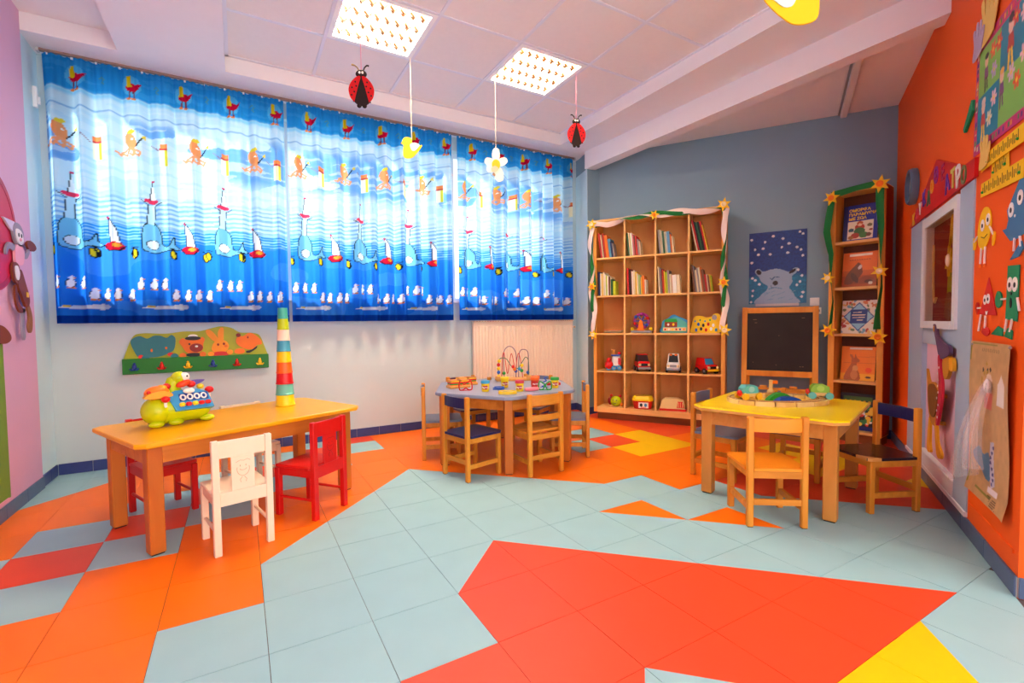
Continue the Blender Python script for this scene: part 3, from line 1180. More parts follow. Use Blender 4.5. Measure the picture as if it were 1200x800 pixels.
MB().tube([(W_ / 2 + .02, -.005, .86), (W_ / 2 + .02, -.03, .86)], .010, 8).build('valve_knob', mat('valve_brass', (190, 170, 120), 0.4, 0.05), vv, smooth=True)
for s in (-1, 1):
    MB().box((s * .5, .032, .25), (.04, .026, .5)).build('bracket', M_rad, rad)
for s in (-1, 1):
    MB().tube([(W_ / 2 - .06 + s * .02, .01, .01), (W_ / 2 - .06 + s * .02, .01, -.125)], .007, 8).build('pipe', mat('pipe_copper', (200, 150, 110), 0.4, 0.05), rad)

# ------------------------------------------------------------------ animal coat rack
M_green = mat('rack_green', (14, 118, 26), 0.4, 0.05)
M_lime = mat('rack_lime', (168, 172, 14), 0.4, 0.12, 5)
rk = thing('coat_rack', 'green wooden coat rack with four painted animals and six pegs', 'coat rack', (-.273, YW - .022, .694))
W2 = .966
hill = spline([(-W2 / 2 + .005, .11), (-W2 / 2 + .06, .27), (-W2 / 2 + .12, .305), (-.22, .30), (-.1, .315), (0, .315), (.09, .34), (.15, .352), (.22, .338), (.28, .30), (.36, .295), (.42, .275), (W2 / 2 - .03, .19), (W2 / 2 - .004, .11)], 5, closed=False)
MB().prism(hill, .006, .020, 'y').build('backboard', M_lime, rk)
MB().box((0, -.004, .058), (W2, .024, .116), ch=.003).build('rail', M_green, rk)
def flat(pts, t, name, m, parent, n=4, y0=.006):
    return MB().prism(spline(pts, n), y0 - t, y0 + .0005, 'y').build(name, m, parent)
def disc(cx, cz, rx, rz_, t, name, m, parent, y0=.006):
    return MB().prism(ring(cx, cz, rx, rz_, 22), y0 - t, y0 + .0005, 'y').build(name, m, parent)
M_tealp = mat('paint_teal', (38, 118, 128), 0.5, 0.1)
M_bear = mat('paint_bear_orange', (232, 112, 24), 0.5, 0.08)
M_rab = mat('paint_rabbit_orange', (240, 150, 30), 0.5, 0.08)
M_dog = mat('paint_dog_orange', (238, 120, 28), 0.5, 0.08)
M_redp = mat('paint_red', (206, 30, 26), 0.4, 0.06)
M_dark = mat('paint_black', (28, 26, 30), 0.45, 0.1)
M_whitep = mat('paint_white', (244, 240, 232), 0.45, 0.02)
M_yelp = mat('paint_yellow', (250, 200, 30), 0.4, 0.05)
M_bluep = mat('paint_blue', (26, 54, 140), 0.4, 0.06)
M_brownp = mat('paint_brown', (140, 30, 22), 0.45, 0.08)
# elephant
e = flat([(-.41, .17), (-.43, .25), (-.38, .285), (-.33, .265), (-.29, .285), (-.25, .285), (-.21, .268), (-.18, .29), (-.155, .26), (-.165, .18), (-.2, .15), (-.26, .125), (-.33, .12), (-.38, .12)], .008, 'elephant', M_tealp, rk)
disc(-.345, .115, .024, .024, .011, 'foot', M_tealp, e); disc(-.165, .125, .024, .02, .011, 'foot', M_tealp, e)
disc(-.372, .128, .016, .016, .010, 'cuff', M_redp, e); disc(-.19, .14, .02, .014, .010, 'cuff', M_redp, e)
disc(-.305, .175, .007, .012, .010, 'eye', M_bear, e); disc(-.215, .19, .007, .010, .010, 'eye', M_bear, e)
# bear
b = flat([(-.115, .20), (-.132, .235), (-.11, .262), (-.085, .25), (-.04, .262), (0.0, .255), (.018, .27), (.035, .25), (.025, .215), (.02, .17), (-.02, .14), (-.08, .145)], .008, 'bear', M_bear, rk)
disc(-.042, .26, .052, .016, .011, 'hat', M_dark, b); disc(-.042, .275, .032, .016, .010, 'hat_crown', M_whitep, b); disc(-.042, .268, .034, .006, .012, 'hat_band', M_dark, b)
disc(-.022, .185, .044, .034, .011, 'muzzle', M_brownp, b); disc(-.02, .196, .010, .008, .013, 'nose_shine', M_whitep, b)
disc(-.066, .215, .006, .008, .011, 'eye', M_dark, b)
disc(-.112, .128, .022, .02, .011, 'paw', M_bear, b); disc(.02, .132, .022, .02, .011, 'paw', M_bear, b); disc(-.04, .13, .05, .016, .0095, 'collar', M_dark, b)
# rabbit
b = flat([(.08, .17), (.09, .21), (.11, .235), (.15, .245), (.185, .225), (.20, .19), (.18, .15), (.13, .135), (.095, .145)], .008, 'rabbit', M_rab, rk)
flat([(.10, .23), (.055, .28), (.045, .32), (.07, .325), (.105, .29), (.13, .24)], .0075, 'ear', M_rab, b)
flat([(.13, .24), (.125, .30), (.145, .34), (.165, .335), (.165, .28), (.16, .235)], .0075, 'ear', M_rab, b)
disc(.125, .205, .008, .010, .011, 'eye', M_brownp, b); disc(.165, .21, .008, .010, .011, 'eye', M_brownp, b); disc(.178, .192, .012, .010, .012, 'nose', M_bear, b)
disc(.14, .128, .06, .022, .0095, 'shirt', M_redp, b); disc(.075, .132, .022, .018, .011, 'paw', M_rab, b); disc(.205, .142, .022, .02, .011, 'paw', M_rab, b)
# dog
b = flat([(.25, .24), (.27, .275), (.30, .268), (.345, .295), (.385, .28), (.43, .235), (.435, .20), (.40, .19), (.365, .16), (.31, .165), (.26, .2)], .008, 'dog', M_dog, rk)
disc(.268, .278, .017, .016, .011, 'nose', M_brownp, b); disc(.335, .258, .006, .009, .011, 'eye', M_brownp, b)
flat([(.32, .145), (.36, .155), (.40, .185), (.395, .165), (.355, .135), (.325, .13)], .0105, 'collar', M_dark, b)
flat([(.235, .14), (.25, .165), (.30, .165), (.31, .14), (.29, .125), (.25, .128)], .011, 'paw', M_dog, b)
for i, m in enumerate((M_bluep, M_redp, M_yelp, M_bluep, M_redp, M_yelp)):
    x = -.41 + i * .1655
    pg = MB().ball((x, -.024, .052), (.015, .012, .026), 10, 6).ball((x, -.026, .078), .009, 8, 6).build('peg', m, rk, smooth=True)
    hk = MB()
    for s in (-1, 1):
        hk.tube([(x, -.022, .034), (x + s * .016, -.034, .032), (x + s * .026, -.042, .044)], .0055, 6)
    hk.build('peg_arms', m, pg)
# ------------------------------------------------------------------ tables
W_or = wood('beech_orange', (184, 94, 22), (212, 126, 42), (3, 3, .6))
W_orh = wood('beech_orange_rail', (190, 104, 26), (218, 134, 46), (.8, 9, 9))
W_lt = wood('beech_light', (192, 120, 44), (216, 148, 68), (3, 3, .6))
W_lth = wood('beech_light_rail', (194, 124, 48), (218, 150, 72), (.8, 9, 9))
M_top1 = mat('tabletop_mustard', (246, 172, 2), 0.30, 0.04, 4)
M_top2 = mat('tabletop_yellow', (255, 222, 4), 0.28, 0.03, 4)
M_topg = mat('tabletop_grey', (140, 150, 172), 0.3, 0.05, 8)
M_pad = mat('foot_pad', (40, 34, 30), 0.7, 0.1)

def chamfer_rect(l, w, c):
    return [(-l / 2 + c, -w / 2), (l / 2 - c, -w / 2), (l / 2, -w / 2 + c), (l / 2, w / 2 - c), (l / 2 - c, w / 2), (-l / 2 + c, w / 2), (-l / 2, w / 2 - c), (-l / 2, -w / 2 + c)]

def rect_table(label, c, ang, l, w, z, top_m, leg_m, rail_m, ch, leg=.062, inset=.05, edge_m=None):
    t = thing('childrens_table', label, 'table', (c[0], c[1], 0), math.radians(ang))
    tp = MB()
    po = chamfer_rect(l, w, ch)
    pi_ = chamfer_rect(l - .008, w - .008, ch)
    n = len(po)
    vs_ = [(p[0], p[1], z - .024) for p in pi_] + [(p[0], p[1], z - .018) for p in po] + [(p[0], p[1], z - .004) for p in po] + [(p[0], p[1], z) for p in pi_]
    fs_ = [tuple(range(n - 1, -1, -1)), tuple(3 * n + i for i in range(n))]
    for k in range(3):
        fs_ += [(k * n + i, k * n + (i + 1) % n, (k + 1) * n + (i + 1) % n, (k + 1) * n + i) for i in range(n)]
    tp.add(vs_, fs_).build('tabletop', top_m, t)
    if edge_m:
        e = MB()
        q = chamfer_rect(l + .002, w + .002, ch)
        vs_ = [(p[0], p[1], z - .022) for p in q] + [(p[0], p[1], z - .008) for p in q]
        e.add(vs_, [(i, (i + 1) % n, n + (i + 1) % n, n + i) for i in range(n)])
        e.build('edge_band', edge_m, t)
    lx, ly = l / 2 - inset - leg / 2, w / 2 - inset - leg / 2
    for sx in (-1, 1):
        for sy in (-1, 1):
            lg = MB().box((sx * lx, sy * ly, (z - .024 + .006) / 2), (leg, leg, z - .030), ch=.004).build('leg', leg_m, t)
            MB().box((sx * lx, sy * ly, .003), (leg * .8, leg * .8, .006)).build('foot_pad', M_pad, lg)
    rh = .085
    for sy in (-1, 1):
        MB().box((0, sy * (ly + leg / 2 - .014), z - .024 - rh / 2), (2 * lx - leg, .02, rh)).build('apron', rail_m, t)
    for sx in (-1, 1):
        MB().box((sx * (lx + leg / 2 - .014), 0, z - .024 - rh / 2), (.02, 2 * ly - leg, rh)).build('apron', rail_m, t)
    return t
rect_table('long low table with mustard yellow top, under the animal coat rack', (-.01, 3.135), 24.5, 1.17, .68, .53, M_top1, W_or, W_orh, .035)
rect_table('square low table with bright yellow top, carrying the wooden railway', (2.86, 1.665), 16.5, .82, .79, .535, M_top2, W_lt, W_lth, .06, edge_m=wood('ply_edge', (214, 150, 70), (232, 176, 96), (8, 8, 30)))

# six-sided table
HC, HR, HA, HZ = (1.82, 3.29), .60, math.radians(4.3), .545
ht = thing('hexagonal_table', 'six-sided low table with grey top in front of the radiator', 'table', (HC[0], HC[1], 0), HA)
hx = [(HR * math.cos(k * math.pi / 3), HR * math.sin(k * math.pi / 3)) for k in range(6)]
def cut(poly, c):
    out = []
    n = len(poly)
    for i in range(n):
        p, a, b = Vector(poly[i]), Vector(poly[i - 1]), Vector(poly[(i + 1) % n])
        out += [tuple(p + (a - p).normalized() * c), tuple(p + (b - p).normalized() * c)]
    return out
po, pi_ = cut(hx, .03), cut([(x * .993, y * .993) for x, y in hx], .03)
n = len(po)
vs_ = [(p[0], p[1], HZ - .024) for p in pi_] + [(p[0], p[1], HZ - .019) for p in po] + [(p[0], p[1], HZ - .005) for p in po] + [(p[0], p[1], HZ) for p in pi_]
fs_ = [tuple(range(n - 1, -1, -1)), tuple(3 * n + i for i in range(n))]
for k in range(3):
    fs_ += [(k * n + i, k * n + (i + 1) % n, (k + 1) * n + (i + 1) % n, (k + 1) * n + i) for i in range(n)]
MB().add(vs_, fs_).build('tabletop', M_topg, ht)
for k in range(6):
    a = k * math.pi / 3
    r = HR - .075
    lg = MB().box((r * math.cos(a), r * math.sin(a), (HZ - .018) / 2), (.058, .058, HZ - .030), rz=a, ch=.004).build('leg', W_or, ht)
    MB().box((r * math.cos(a), r * math.sin(a), .003), (.046, .046, .006), rz=a).build('foot_pad', M_pad, lg)
    m1 = Vector((r * math.cos(a), r * math.sin(a), HZ - .064))
    m2 = Vector((r * math.cos(a + math.pi / 3), r * math.sin(a + math.pi / 3), HZ - .064))
    d = (m2 - m1).normalized() * .030
    MB().bar(m1 + d, m2 - d, .02, .078).build('apron', W_orh, ht)

# ------------------------------------------------------------------ panel-back chairs (painted)
M_cred = mat('chair_red_paint', (214, 18, 16), 0.35, 0.06)
M_cwht = mat('chair_white_paint', (244, 226, 196), 0.45, 0.03)
M_engr = mat('chair_engraving', (206, 176, 136), 0.6, 0.05)
def panel_chair(name, label, m, loc, face, group=None):
    """front towards local +y; face = direction it faces in degrees"""
    t = thing(name, label, 'chair', (loc[0], loc[1], 0), math.radians(face - 90), group)
    w, d, sz, H = .252, .285, .285, .528
    for s in (-1, 1):
        x = s * (w / 2 - .015)
        MB().box((x, d / 2 - .016, (sz - .018) / 2), (.030, .030, sz - .018), ch=.003).build('leg', m, t)
        MB().box((x, -d / 2 + .015, H / 2), (.030, .030, H), ch=.003).build('back_post', m, t)
        MB().box((x, 0, sz - .036), (.018, d - .062, .042)).build('side_rail', m, t)
        MB().tube([(x, -d / 2 + .03, .105), (x, d / 2 - .03, .105)], .008, 8).build('rung', m, t, smooth=True)
    MB().box((0, d / 2 - .016, sz - .036), (w - .06, .018, .042)).build('front_rail', m, t)
    MB().box((0, -d / 2 + .015, sz - .028), (w - .06, .022, .062)).build('back_rail', m, t)
    MB().box((0, .016, sz - .008), (w, d - .046, .018), ch=.004).build('seat', m, t)
    tr_ = MB()
    for i in range(6):
        x0, x1 = -w / 2 + .03 + i * (w - .06) / 6, -w / 2 + .03 + (i + 1) * (w - .06) / 6
        y0, y1 = [-.010 * math.cos(u / (w / 2 - .03) * 1.3) for u in (x0, x1)]
        tr_.prism([(x0, -d / 2 + .012 + y0), (x1, -d / 2 + .012 + y1), (x1, -d / 2 + .030 + y1), (x0, -d / 2 + .030 + y0)], H - .082, H - .004)
    tr_.build('top_rail', m, t)
    p = MB().box((0, -d / 2 + .010, (sz + .003 + H - .082) / 2), (.098, .012, H - .082 - sz - .003), ch=.002).build('back_panel', m, t)
    yb = -d / 2 + .0035
    e = MB()
    zc = (sz + H - .082) / 2 + .018
    e.tube([(.026 * math.cos(a), yb, zc + .032 * math.sin(a)) for a in np.linspace(math.pi * .1, -math.pi * 1.1, 16)], .0014, 5)
    e.tube([(.016 * math.cos(a), yb, zc + .006 + .012 * math.sin(a)) for a in np.linspace(-2.7, -.4, 8)], .0014, 5)
    for s in (-1, 1):
        e.tube([(s * .012, yb, zc + .012), (s * .012, yb, zc + .020)], .0016, 5)
        e.tube([(s * .004, yb, zc - .036), (s * .014, yb, zc - .05), (s * .010, yb, zc - .062)], .0013, 5)
    e.tube([(-.03, yb, zc + .034), (-.012, yb, zc + .042), (.004, yb, zc + .038), (.018, yb, zc + .044), (.03, yb, zc + .036)], .0013, 5)
    e.build('engraved_face', M_engr if m is M_cwht else mat('chair_red_engraving', (160, 10, 12), 0.5, 0.05), p)
    return t
panel_chair('panel_back_chair', 'white wooden child\'s chair with engraved smiling face, between the table legs and the red chair', M_cwht, (-.034, 2.652), 103.5)
panel_chair('panel_back_chair', 'red wooden child\'s chair at the table end below the stacked cups', M_cred, (.333, 2.862), 129)
panel_chair('panel_back_chair', 'red wooden child\'s chair tucked under the yellow table, behind the white chair', M_cred, (-.40, 3.305), -66)
panel_chair('panel_back_chair', 'white wooden child\'s chair on the wall side of the mustard table', M_cwht, (.045, 3.52), -66)

# ------------------------------------------------------------------ slat-back chairs (beech with coloured seats)
W_post = wood('chair_beech', (200, 120, 26), (226, 150, 46), (5, 5, .7))
W_rail = wood('chair_beech_rail', (200, 122, 30), (226, 150, 50), (1.2, 9, 9))
M_navy = mat('chair_navy', (30, 34, 84), 0.3, 0.06)
M_grey = mat('chair_grey', (112, 122, 146), 0.3, 0.05)
M_och = mat('chair_orange', (246, 150, 34), 0.35, 0.06)
def slat_chair(label, loc, face, slat_m, seat_m, two=False, plank=False, group='slat-back chairs'):
    t = thing('slat_back_chair', label, 'chair', (loc[0], loc[1], 0), math.radians(face - 90), None)
    w, d, sz, H = .292, .300, .302, .563
    P = .032
    for s in (-1, 1):
        x = s * (w / 2 - P / 2)
        bp = MB().box((x, -d / 2 + P / 2, H / 2), (P, P * .9, H), ch=.005).build('back_post', W_post, t)
        MB().box((x, -d / 2 + P / 2, .002), (P * .8, P * .75, .004)).build('foot_pad', M_pad, bp)
        xf = s * (w / 2 - P / 2)
        MB().box((xf, d / 2 - P / 2, (sz - .016) / 2), (P, P * .9, sz - .016), ch=.004).build('leg', W_post, t)
        MB().box((x, 0, sz - .034), (.020, d - 2 * P, .034)).build('side_rail', W_rail, t)
        MB().box((x, 0, .098), (.018, d - 2 * P + .004, .030)).build('side_rung', W_rail, t)
    MB().box((0, -d / 2 + P / 2, sz - .034), (w - 2 * P, .020, .034)).build('back_rail', W_rail, t)
    MB().box((0, d / 2 - P / 2, sz - .034), (w - 2 * P, .020, .034)).build('front_rail', W_rail, t)
    MB().box((0, -d / 2 + P / 2, .128), (w - 2 * P, .016, .030)).build('back_rung', W_rail, t)
    def slat(z0, z1, name, m):
        b = MB()
        xw = w / 2 - P
        n = 8
        for i in range(n):
            x0, x1 = -xw + 2 * xw * i / n, -xw + 2 * xw * (i + 1) / n
            y0, y1 = [-.014 * math.cos(u / xw * math.pi / 2) for u in (x0, x1)]
            yc = -d / 2 + P / 2
            b.prism([(x0, yc - .007 + y0), (x1, yc - .007 + y1), (x1, yc + .007 + y1), (x0, yc + .007 + y0)], z0, z1)
        return b.build(name, m, t)
    slat(H - .078, H - .010, 'back_slat', slat_m)
    if two:
        slat(H - .185, H - .145, 'lower_slat', slat_m)
    if plank:
        for k in range(3):
            MB().box((0, .018 + (k - 1) * .083, sz - .006), (w + .004, .078, .016), ch=.003).build('seat_plank', seat_m, t)
    else:
        po = [(-w / 2 + .034, -d / 2 + .004), (w / 2 - .034, -d / 2 + .004), (w / 2 - .034, -d / 2 + P + .002), (w / 2 + .003, -d / 2 + P + .002), (w / 2 + .003, d / 2 - .01), (w / 2 - .015, d / 2 + .010), (-w / 2 + .015, d / 2 + .010), (-w / 2 - .003, d / 2 - .01), (-w / 2 - .003, -d / 2 + P + .002), (-w / 2 + .034, -d / 2 + P + .002)]
        MB().prism(po, sz - .015, sz).build('seat', seat_m, t)
    return t
def chair_from_back(label, p1, p2, face, *a, **k):
    """placed by the two back posts' floor points"""
    f = math.radians(face)
    c = ((p1[0] + p2[0]) / 2 + math.cos(f) * (.15 - .016), (p1[1] + p2[1]) / 2 + math.sin(f) * (.15 - .016))
    return slat_chair(label, c, face, *a, **k)
chair_from_back('beech chair with navy seat and back, at the grey table beside the all-wood chair', (1.278, 2.807), (1.218, 3.064), 13, M_navy, M_navy)
chair_from_back('all-wood beech chair with plank seat and two back slats at the grey table', (1.673, 2.679), (1.943, 2.679), 91, W_rail, W_rail, two=True, plank=True)
chair_from_back('beech chair with grey seat at the grey table, on the side of the red chair', (1.205, 3.45), (1.293, 3.70), -19.5, M_grey, M_grey)
chair_from_back('beech chair with grey seat at the grey table, beside the big bookcase', (2.315, 2.85), (2.455, 3.075), 148, M_grey, M_grey)
chair_from_back('beech chair with plum seat between grey table and radiator', (1.62, 3.98), (1.89, 4.0), -86, mat('chair_plum', (96, 56, 72), 0.35, 0.06), mat('chair_plum', (96, 56, 72)))
chair_from_back('beech chair with grey seat tucked in on the radiator side, towards the bookcase', (2.335, 3.80), (2.475, 3.57), 211, M_grey, M_grey)
chair_from_back('beech chair with orange seat pulled up to the railway table', (2.215, 1.446), (2.43, 1.292), 54, M_och, M_och)
chair_from_back('beech chair with grey seat at the railway table, in front of the bookcase', (2.66, 2.215), (2.915, 2.145), -76, M_grey, M_grey)
worn = chair_from_back('beech chair with worn navy seat at the railway table, by the duck door', (3.15, 1.095), (3.27, 1.33), 155, M_navy, mat('chair_worn_navy', (44, 22, 36), 0.22, 0.1))
MB().prism([(-.1495, .09), (-.1495, .142), (-.130, .1605), (-.06, .1605), (-.10, .135)], .2865, .3027).build('worn_corner', wood('bare_wood', (214, 146, 70), (232, 172, 96), (5, 5, 5)), worn)
chair_from_back('all-wood beech chair at the railway table, in front of the chalkboard', (3.353, 1.935), (3.427, 1.685), 196.5, W_rail, mat('chair_plum', (96, 56, 72)))
# ------------------------------------------------------------------ big bookcase
W_ply = wood('bookcase_birch', (204, 142, 74), (222, 164, 94), (2, 12, 1.0), 0.5)
W_plyedge = wood('bookcase_edge', (228, 176, 100), (242, 194, 122), (2, 2, 12), 0.5)
W_side = wood('bookcase_side', (226, 150, 56), (240, 172, 78), (6, 6, .8), 0.45)
W_plinth = wood('bookcase_plinth', (120, 70, 30), (150, 92, 44), (.8, 6, 6), 0.6)
BK_RZ = math.radians(-58)
BKO = (3.293, 3.948)
CB = [0.037, 0.335, 0.647, 0.961, 1.258]       # centre lines of uprights
RB = [0.136, 0.527, 0.925, 1.322, 1.72]        # shelf tops
DEP = 0.262
bk = thing('bookcase', 'tall birch bookcase of twenty compartments holding books and toys', 'bookcase', (BKO[0], BKO[1], 0), BK_RZ)
MB().box((.645, DEP / 2 + .03, .04), (1.24, DEP - .06, .08)).build('plinth', W_plinth, bk)
for x in (.018, 1.274):
    MB().box((x, DEP / 2, 1.10), (.036, DEP, 2.04), ch=.002).build('side_panel', W_side, bk)
MB().box((.646, DEP / 2, .108), (1.22, DEP, .056)).build('bottom_board', W_plyedge, bk)
MB().box((.646, DEP / 2, 2.108), (1.22, DEP, .024)).build('top_board', W_plyedge, bk)
MB().box((.646, DEP - .005, 1.115), (1.22, .008, 1.96)).build('back_panel', W_ply, bk)
for x in CB[1:-1]:
    MB().box((x, DEP / 2 - .005, 1.116), (.018, DEP - .012, 1.958)).build('divider', W_plyedge, bk)
for z in RB[1:]:
    for k in range(4):
        x0, x1 = CB[k] + (.009 if k else 0), CB[k + 1] - (.009 if k < 3 else 0)
        MB().box(((x0 + x1) / 2, DEP / 2 - .005, z - .009), (x1 - x0, DEP - .012, .018)).build('shelf', W_plyedge, bk)

def bk_loc(x, y, z):
    p = rot2((x, y), BK_RZ)
    return (BKO[0] + p[0], BKO[1] + p[1], z)

BOOKC = {'red': (196, 36, 30), 'dark blue': (28, 44, 92), 'pale green': (176, 206, 130), 'yellow': (238, 196, 50), 'orange': (232, 122, 36),
         'cream': (232, 216, 180), 'light blue': (92, 152, 186), 'dark green': (30, 92, 56), 'brown': (120, 74, 44), 'grey': (150, 140, 140),
         'black': (34, 30, 34), 'pink': (206, 120, 130), 'lime': (186, 204, 40), 'white': (240, 234, 220)}
M_page = mat('book_pages', (238, 226, 200), 0.8, 0.05, 60)
BOOKMESH = {}
def book_mesh(t, h, d, cname):
    key = (round(t, 3), round(h, 2), round(d, 2), cname)
    if key not in BOOKMESH:
        m = mat('book_' + cname.replace(' ', '_'), BOOKC[cname], 0.5, 0.08, 14)
        c = MB()
        bt = .0018
        c.box((bt / 2, d / 2, h / 2), (bt, d, h)).box((t - bt / 2, d / 2, h / 2), (bt, d, h)).box((t / 2, bt / 2, h / 2), (t - 2 * bt, bt, h))
        p = MB().box((t / 2, d / 2 + .001, h / 2), (t - 2 * bt, d - .006, h - .008))
        BOOKMESH[key] = (c.mesh('cover', m), p.mesh('pages', M_page))
    return BOOKMESH[key]
COLW = ['nearest the window', 'second from window', 'third from window', 'farthest from window']
def shelf_books(row, col, rowname, lean, items):
    x = CB[col] + (.012 if col else .004) + .002
    hmax = max(h for _, h, _ in items[:1])
    phi = math.radians(lean)
    x += hmax * math.sin(phi) + .002
    z = RB[row]
    for i, (cname, h, t) in enumerate(items):
        d = min(.2, h * .72)
        cm, pm = book_mesh(t, h, d, cname)
        lf = items[i - 1][0] if i else None
        rt = items[i + 1][0] if i + 1 < len(items) else None
        if lf and rt:
            nb = 'between %s and %s books' % (lf, rt) if lf != rt else 'between two %s books' % lf
        else:
            nb = 'at the end beside a %s book' % (lf or rt)
        th = thing('book', '%s book %s, %s row, cell %s' % (cname, nb, rowname, COLW[col]), 'book', bk_loc(x, .022 + .012 * ((i * 7) % 3), z + .0004), BK_RZ,
                   'books on the %s row' % rowname)
        th.rotation_mode = 'QUATERNION'
        q = Matrix.Rotation(BK_RZ, 3, 'Z') @ Matrix.Rotation(-phi, 3, 'Y')
        th.rotation_quaternion = q.to_quaternion()
        for nm, me in (('cover', cm), ('pages', pm)):
            o = bpy.data.objects.new(nm, me)
            COL.objects.link(o)
            o.parent = th
        x += (t + .0012) / math.cos(phi)
T_ = 'top'
shelf_books(4, 0, T_, 7, [('red', .265, .016), ('cream', .25, .010), ('brown', .255, .014), ('red', .26, .012), ('orange', .24, .030), ('light blue', .20, .028), ('dark blue', .17, .014), ('grey', .15, .012)])
shelf_books(4, 1, T_, 5, [('dark green', .24, .010), ('cream', .245, .012), ('lime', .22, .010), ('white', .235, .014), ('pink', .22, .012), ('brown', .21, .014), ('red', .20, .016), ('grey', .17, .014), ('cream', .15, .010)])
shelf_books(4, 2, T_, 5, [('grey', .24, .012), ('cream', .24, .012), ('white', .23, .010), ('dark green', .225, .016), ('cream', .215, .012), ('white', .22, .012), ('light blue', .215, .026), ('orange', .19, .010), ('cream', .17, .014)])
shelf_books(4, 3, T_, 12, [('cream', .27, .008), ('red', .31, .014), ('black', .29, .016), ('dark green', .28, .012), ('black', .285, .016), ('red', .29, .018), ('yellow', .25, .008)])
S_ = 'second'
shelf_books(3, 0, S_, 1, [('dark blue', .255, .018), ('white', .24, .012), ('yellow', .235, .018), ('cream', .25, .012), ('white', .23, .012), ('lime', .215, .018), ('white', .21, .012), ('brown', .20, .012), ('cream', .20, .012), ('dark green', .17, .018), ('lime', .15, .028)])
shelf_books(3, 1, S_, 2, [('red', .275, .018), ('black', .26, .012), ('brown', .25, .016), ('white', .24, .012), ('cream', .25, .016), ('yellow', .235, .018), ('cream', .21, .012), ('pale green', .20, .014), ('light blue', .19, .010), ('yellow', .18, .010), ('orange', .19, .022), ('white', .15, .012)])
shelf_books(3, 2, S_, 3, [('cream', .27, .012), ('grey', .26, .012), ('brown', .25, .014), ('red', .24, .010), ('yellow', .225, .012), ('lime', .215, .022), ('grey', .23, .016), ('cream', .19, .018), ('orange', .18, .008), ('white', .18, .036), ('cream', .18, .030)])
shelf_books(3, 3, S_, 7, [('brown', .27, .014), ('grey', .26, .010), ('cream', .22, .016), ('grey', .235, .012), ('cream', .24, .016), ('orange', .25, .010), ('brown', .22, .020), ('red', .17, .014), ('cream', .17, .012), ('brown', .16, .012), ('yellow', .17, .008), ('lime', .16, .010)])

# ------------------------------------------------------------------ garlands with paper daffodils
M_gw = mat('ribbon_white', (246, 226, 214), 0.7, 0.03, 30)
M_gg = mat('ribbon_green', (18, 120, 50), 0.7, 0.08, 30)
M_pet = mat('daffodil_yellow', (255, 206, 20), 0.6, 0.05)
M_ctr_o = mat('daffodil_orange', (250, 130, 16), 0.6, 0.05)
M_ctr_w = mat('daffodil_cream', (252, 232, 180), 0.6, 0.04)
def ribbon(name, path, m, parent, w=.03, twist=9.0, ph=0.0, off=.012, t=.004):
    """crumpled strip that winds about a path"""
    P = [Vector(p) for p in path]
    pts = []
    for i in range(len(P) - 1):
        n = max(2, int((P[i + 1] - P[i]).length / .02))
        for k in range(n):
            pts.append(P[i].lerp(P[i + 1], k / n))
    pts.append(P[-1])
    acc = 0
    b = MB()
    prev = None
    V = []
    for i, p in enumerate(pts):
        tg = (pts[min(i + 1, len(pts) - 1)] - pts[max(0, i - 1)]).normalized()
        if i:
            acc += (p - pts[i - 1]).length
        x = tg.cross(Vector((0, 1, 0)))
        x = x.normalized() if x.length > .1 else Vector((1, 0, 0))
        y = Vector((0, -1, 0))
        a = acc * twist + ph
        c = p + x * (off * math.cos(a)) + y * (off * .8 * (1 + math.sin(a)))
        ww = w * (.65 + .35 * abs(math.cos(a * .5 + 1))) * .5
        d1 = x * math.cos(a * .25) + y * math.sin(a * .25) * .5
        V.append((c - d1 * ww, c + y * .008 , c + d1 * ww, c - y * t))
    vs_ = [tuple(q) for r in V for q in r]
    fs_ = []
    for i in range(len(V) - 1):
        for j in range(4):
            fs_.append((i * 4 + j, i * 4 + (j + 1) % 4, (i + 1) * 4 + (j + 1) % 4, (i + 1) * 4 + j))
    fs_ += [(3, 2, 1, 0), tuple((len(V) - 1) * 4 + j for j in range(4))]
    b.add(vs_, fs_)
    o = b.build(name, m, parent, smooth=True)
    return o
def daffodil(parent, x, z, r, y, white=False, ph=0.0):
    pts = []
    for k in range(12):
        a = ph + k * math.pi / 6
        rr = r if k % 2 == 0 else r * .46
        pts.append((x + rr * math.cos(a), z + rr * math.sin(a)))
    f = MB().prism(pts, y - .012, y - .006, 'y').build('daffodil', M_pet, parent)
    c = MB().lathe([(r * .30, 0), (r * .36, .012), (r * .26, .014), (r * .1, .008)], 12, (x, y - .010, z), Matrix.Rotation(math.pi / 2, 3, 'X'))
    c.build('flower_cup', M_ctr_w if white else M_ctr_o, f, smooth=True)
ga = thing('flower_garland', 'twisted white and green ribbon garland with yellow daffodils framing the bookcase', 'garland', (BKO[0], BKO[1], 0), BK_RZ)
topz = 2.09
path_top = [(.0, -.014, topz - .02), (.16, -.014, topz - .03), (.34, -.014, topz + .012), (.55, -.014, topz + .02), (.80, -.014, topz + .012), (1.05, -.014, topz - .0), (1.28, -.014, topz + .006)]
path_l = [(-.005, -.014, topz - .02), (-.02, -.014, 1.85), (.012, -.014, 1.6), (-.008, -.014, 1.35), (.015, -.014, 1.1), (.012, -.014, .93)]
path_r = [(1.28, -.014, topz), (1.29, -.014, 1.8), (1.272, -.014, 1.5), (1.285, -.014, 1.25), (1.275, -.014, .96)]
for nm, pth in (('top_ribbon', path_top), ('side_ribbon', path_l), ('side_ribbon', path_r)):
    ribbon(nm, pth, M_gw, ga, .072, 14, 0)
    ribbon('green_' + nm, pth, M_gg, ga, .055, 14, math.pi)
daffodil(ga, .0, topz - .02, .062, -.045, True, .2)
daffodil(ga, .645, topz + .005, .052, -.045, False, .1)
daffodil(ga, 1.275, topz + .03, .066, -.045, True, .35)
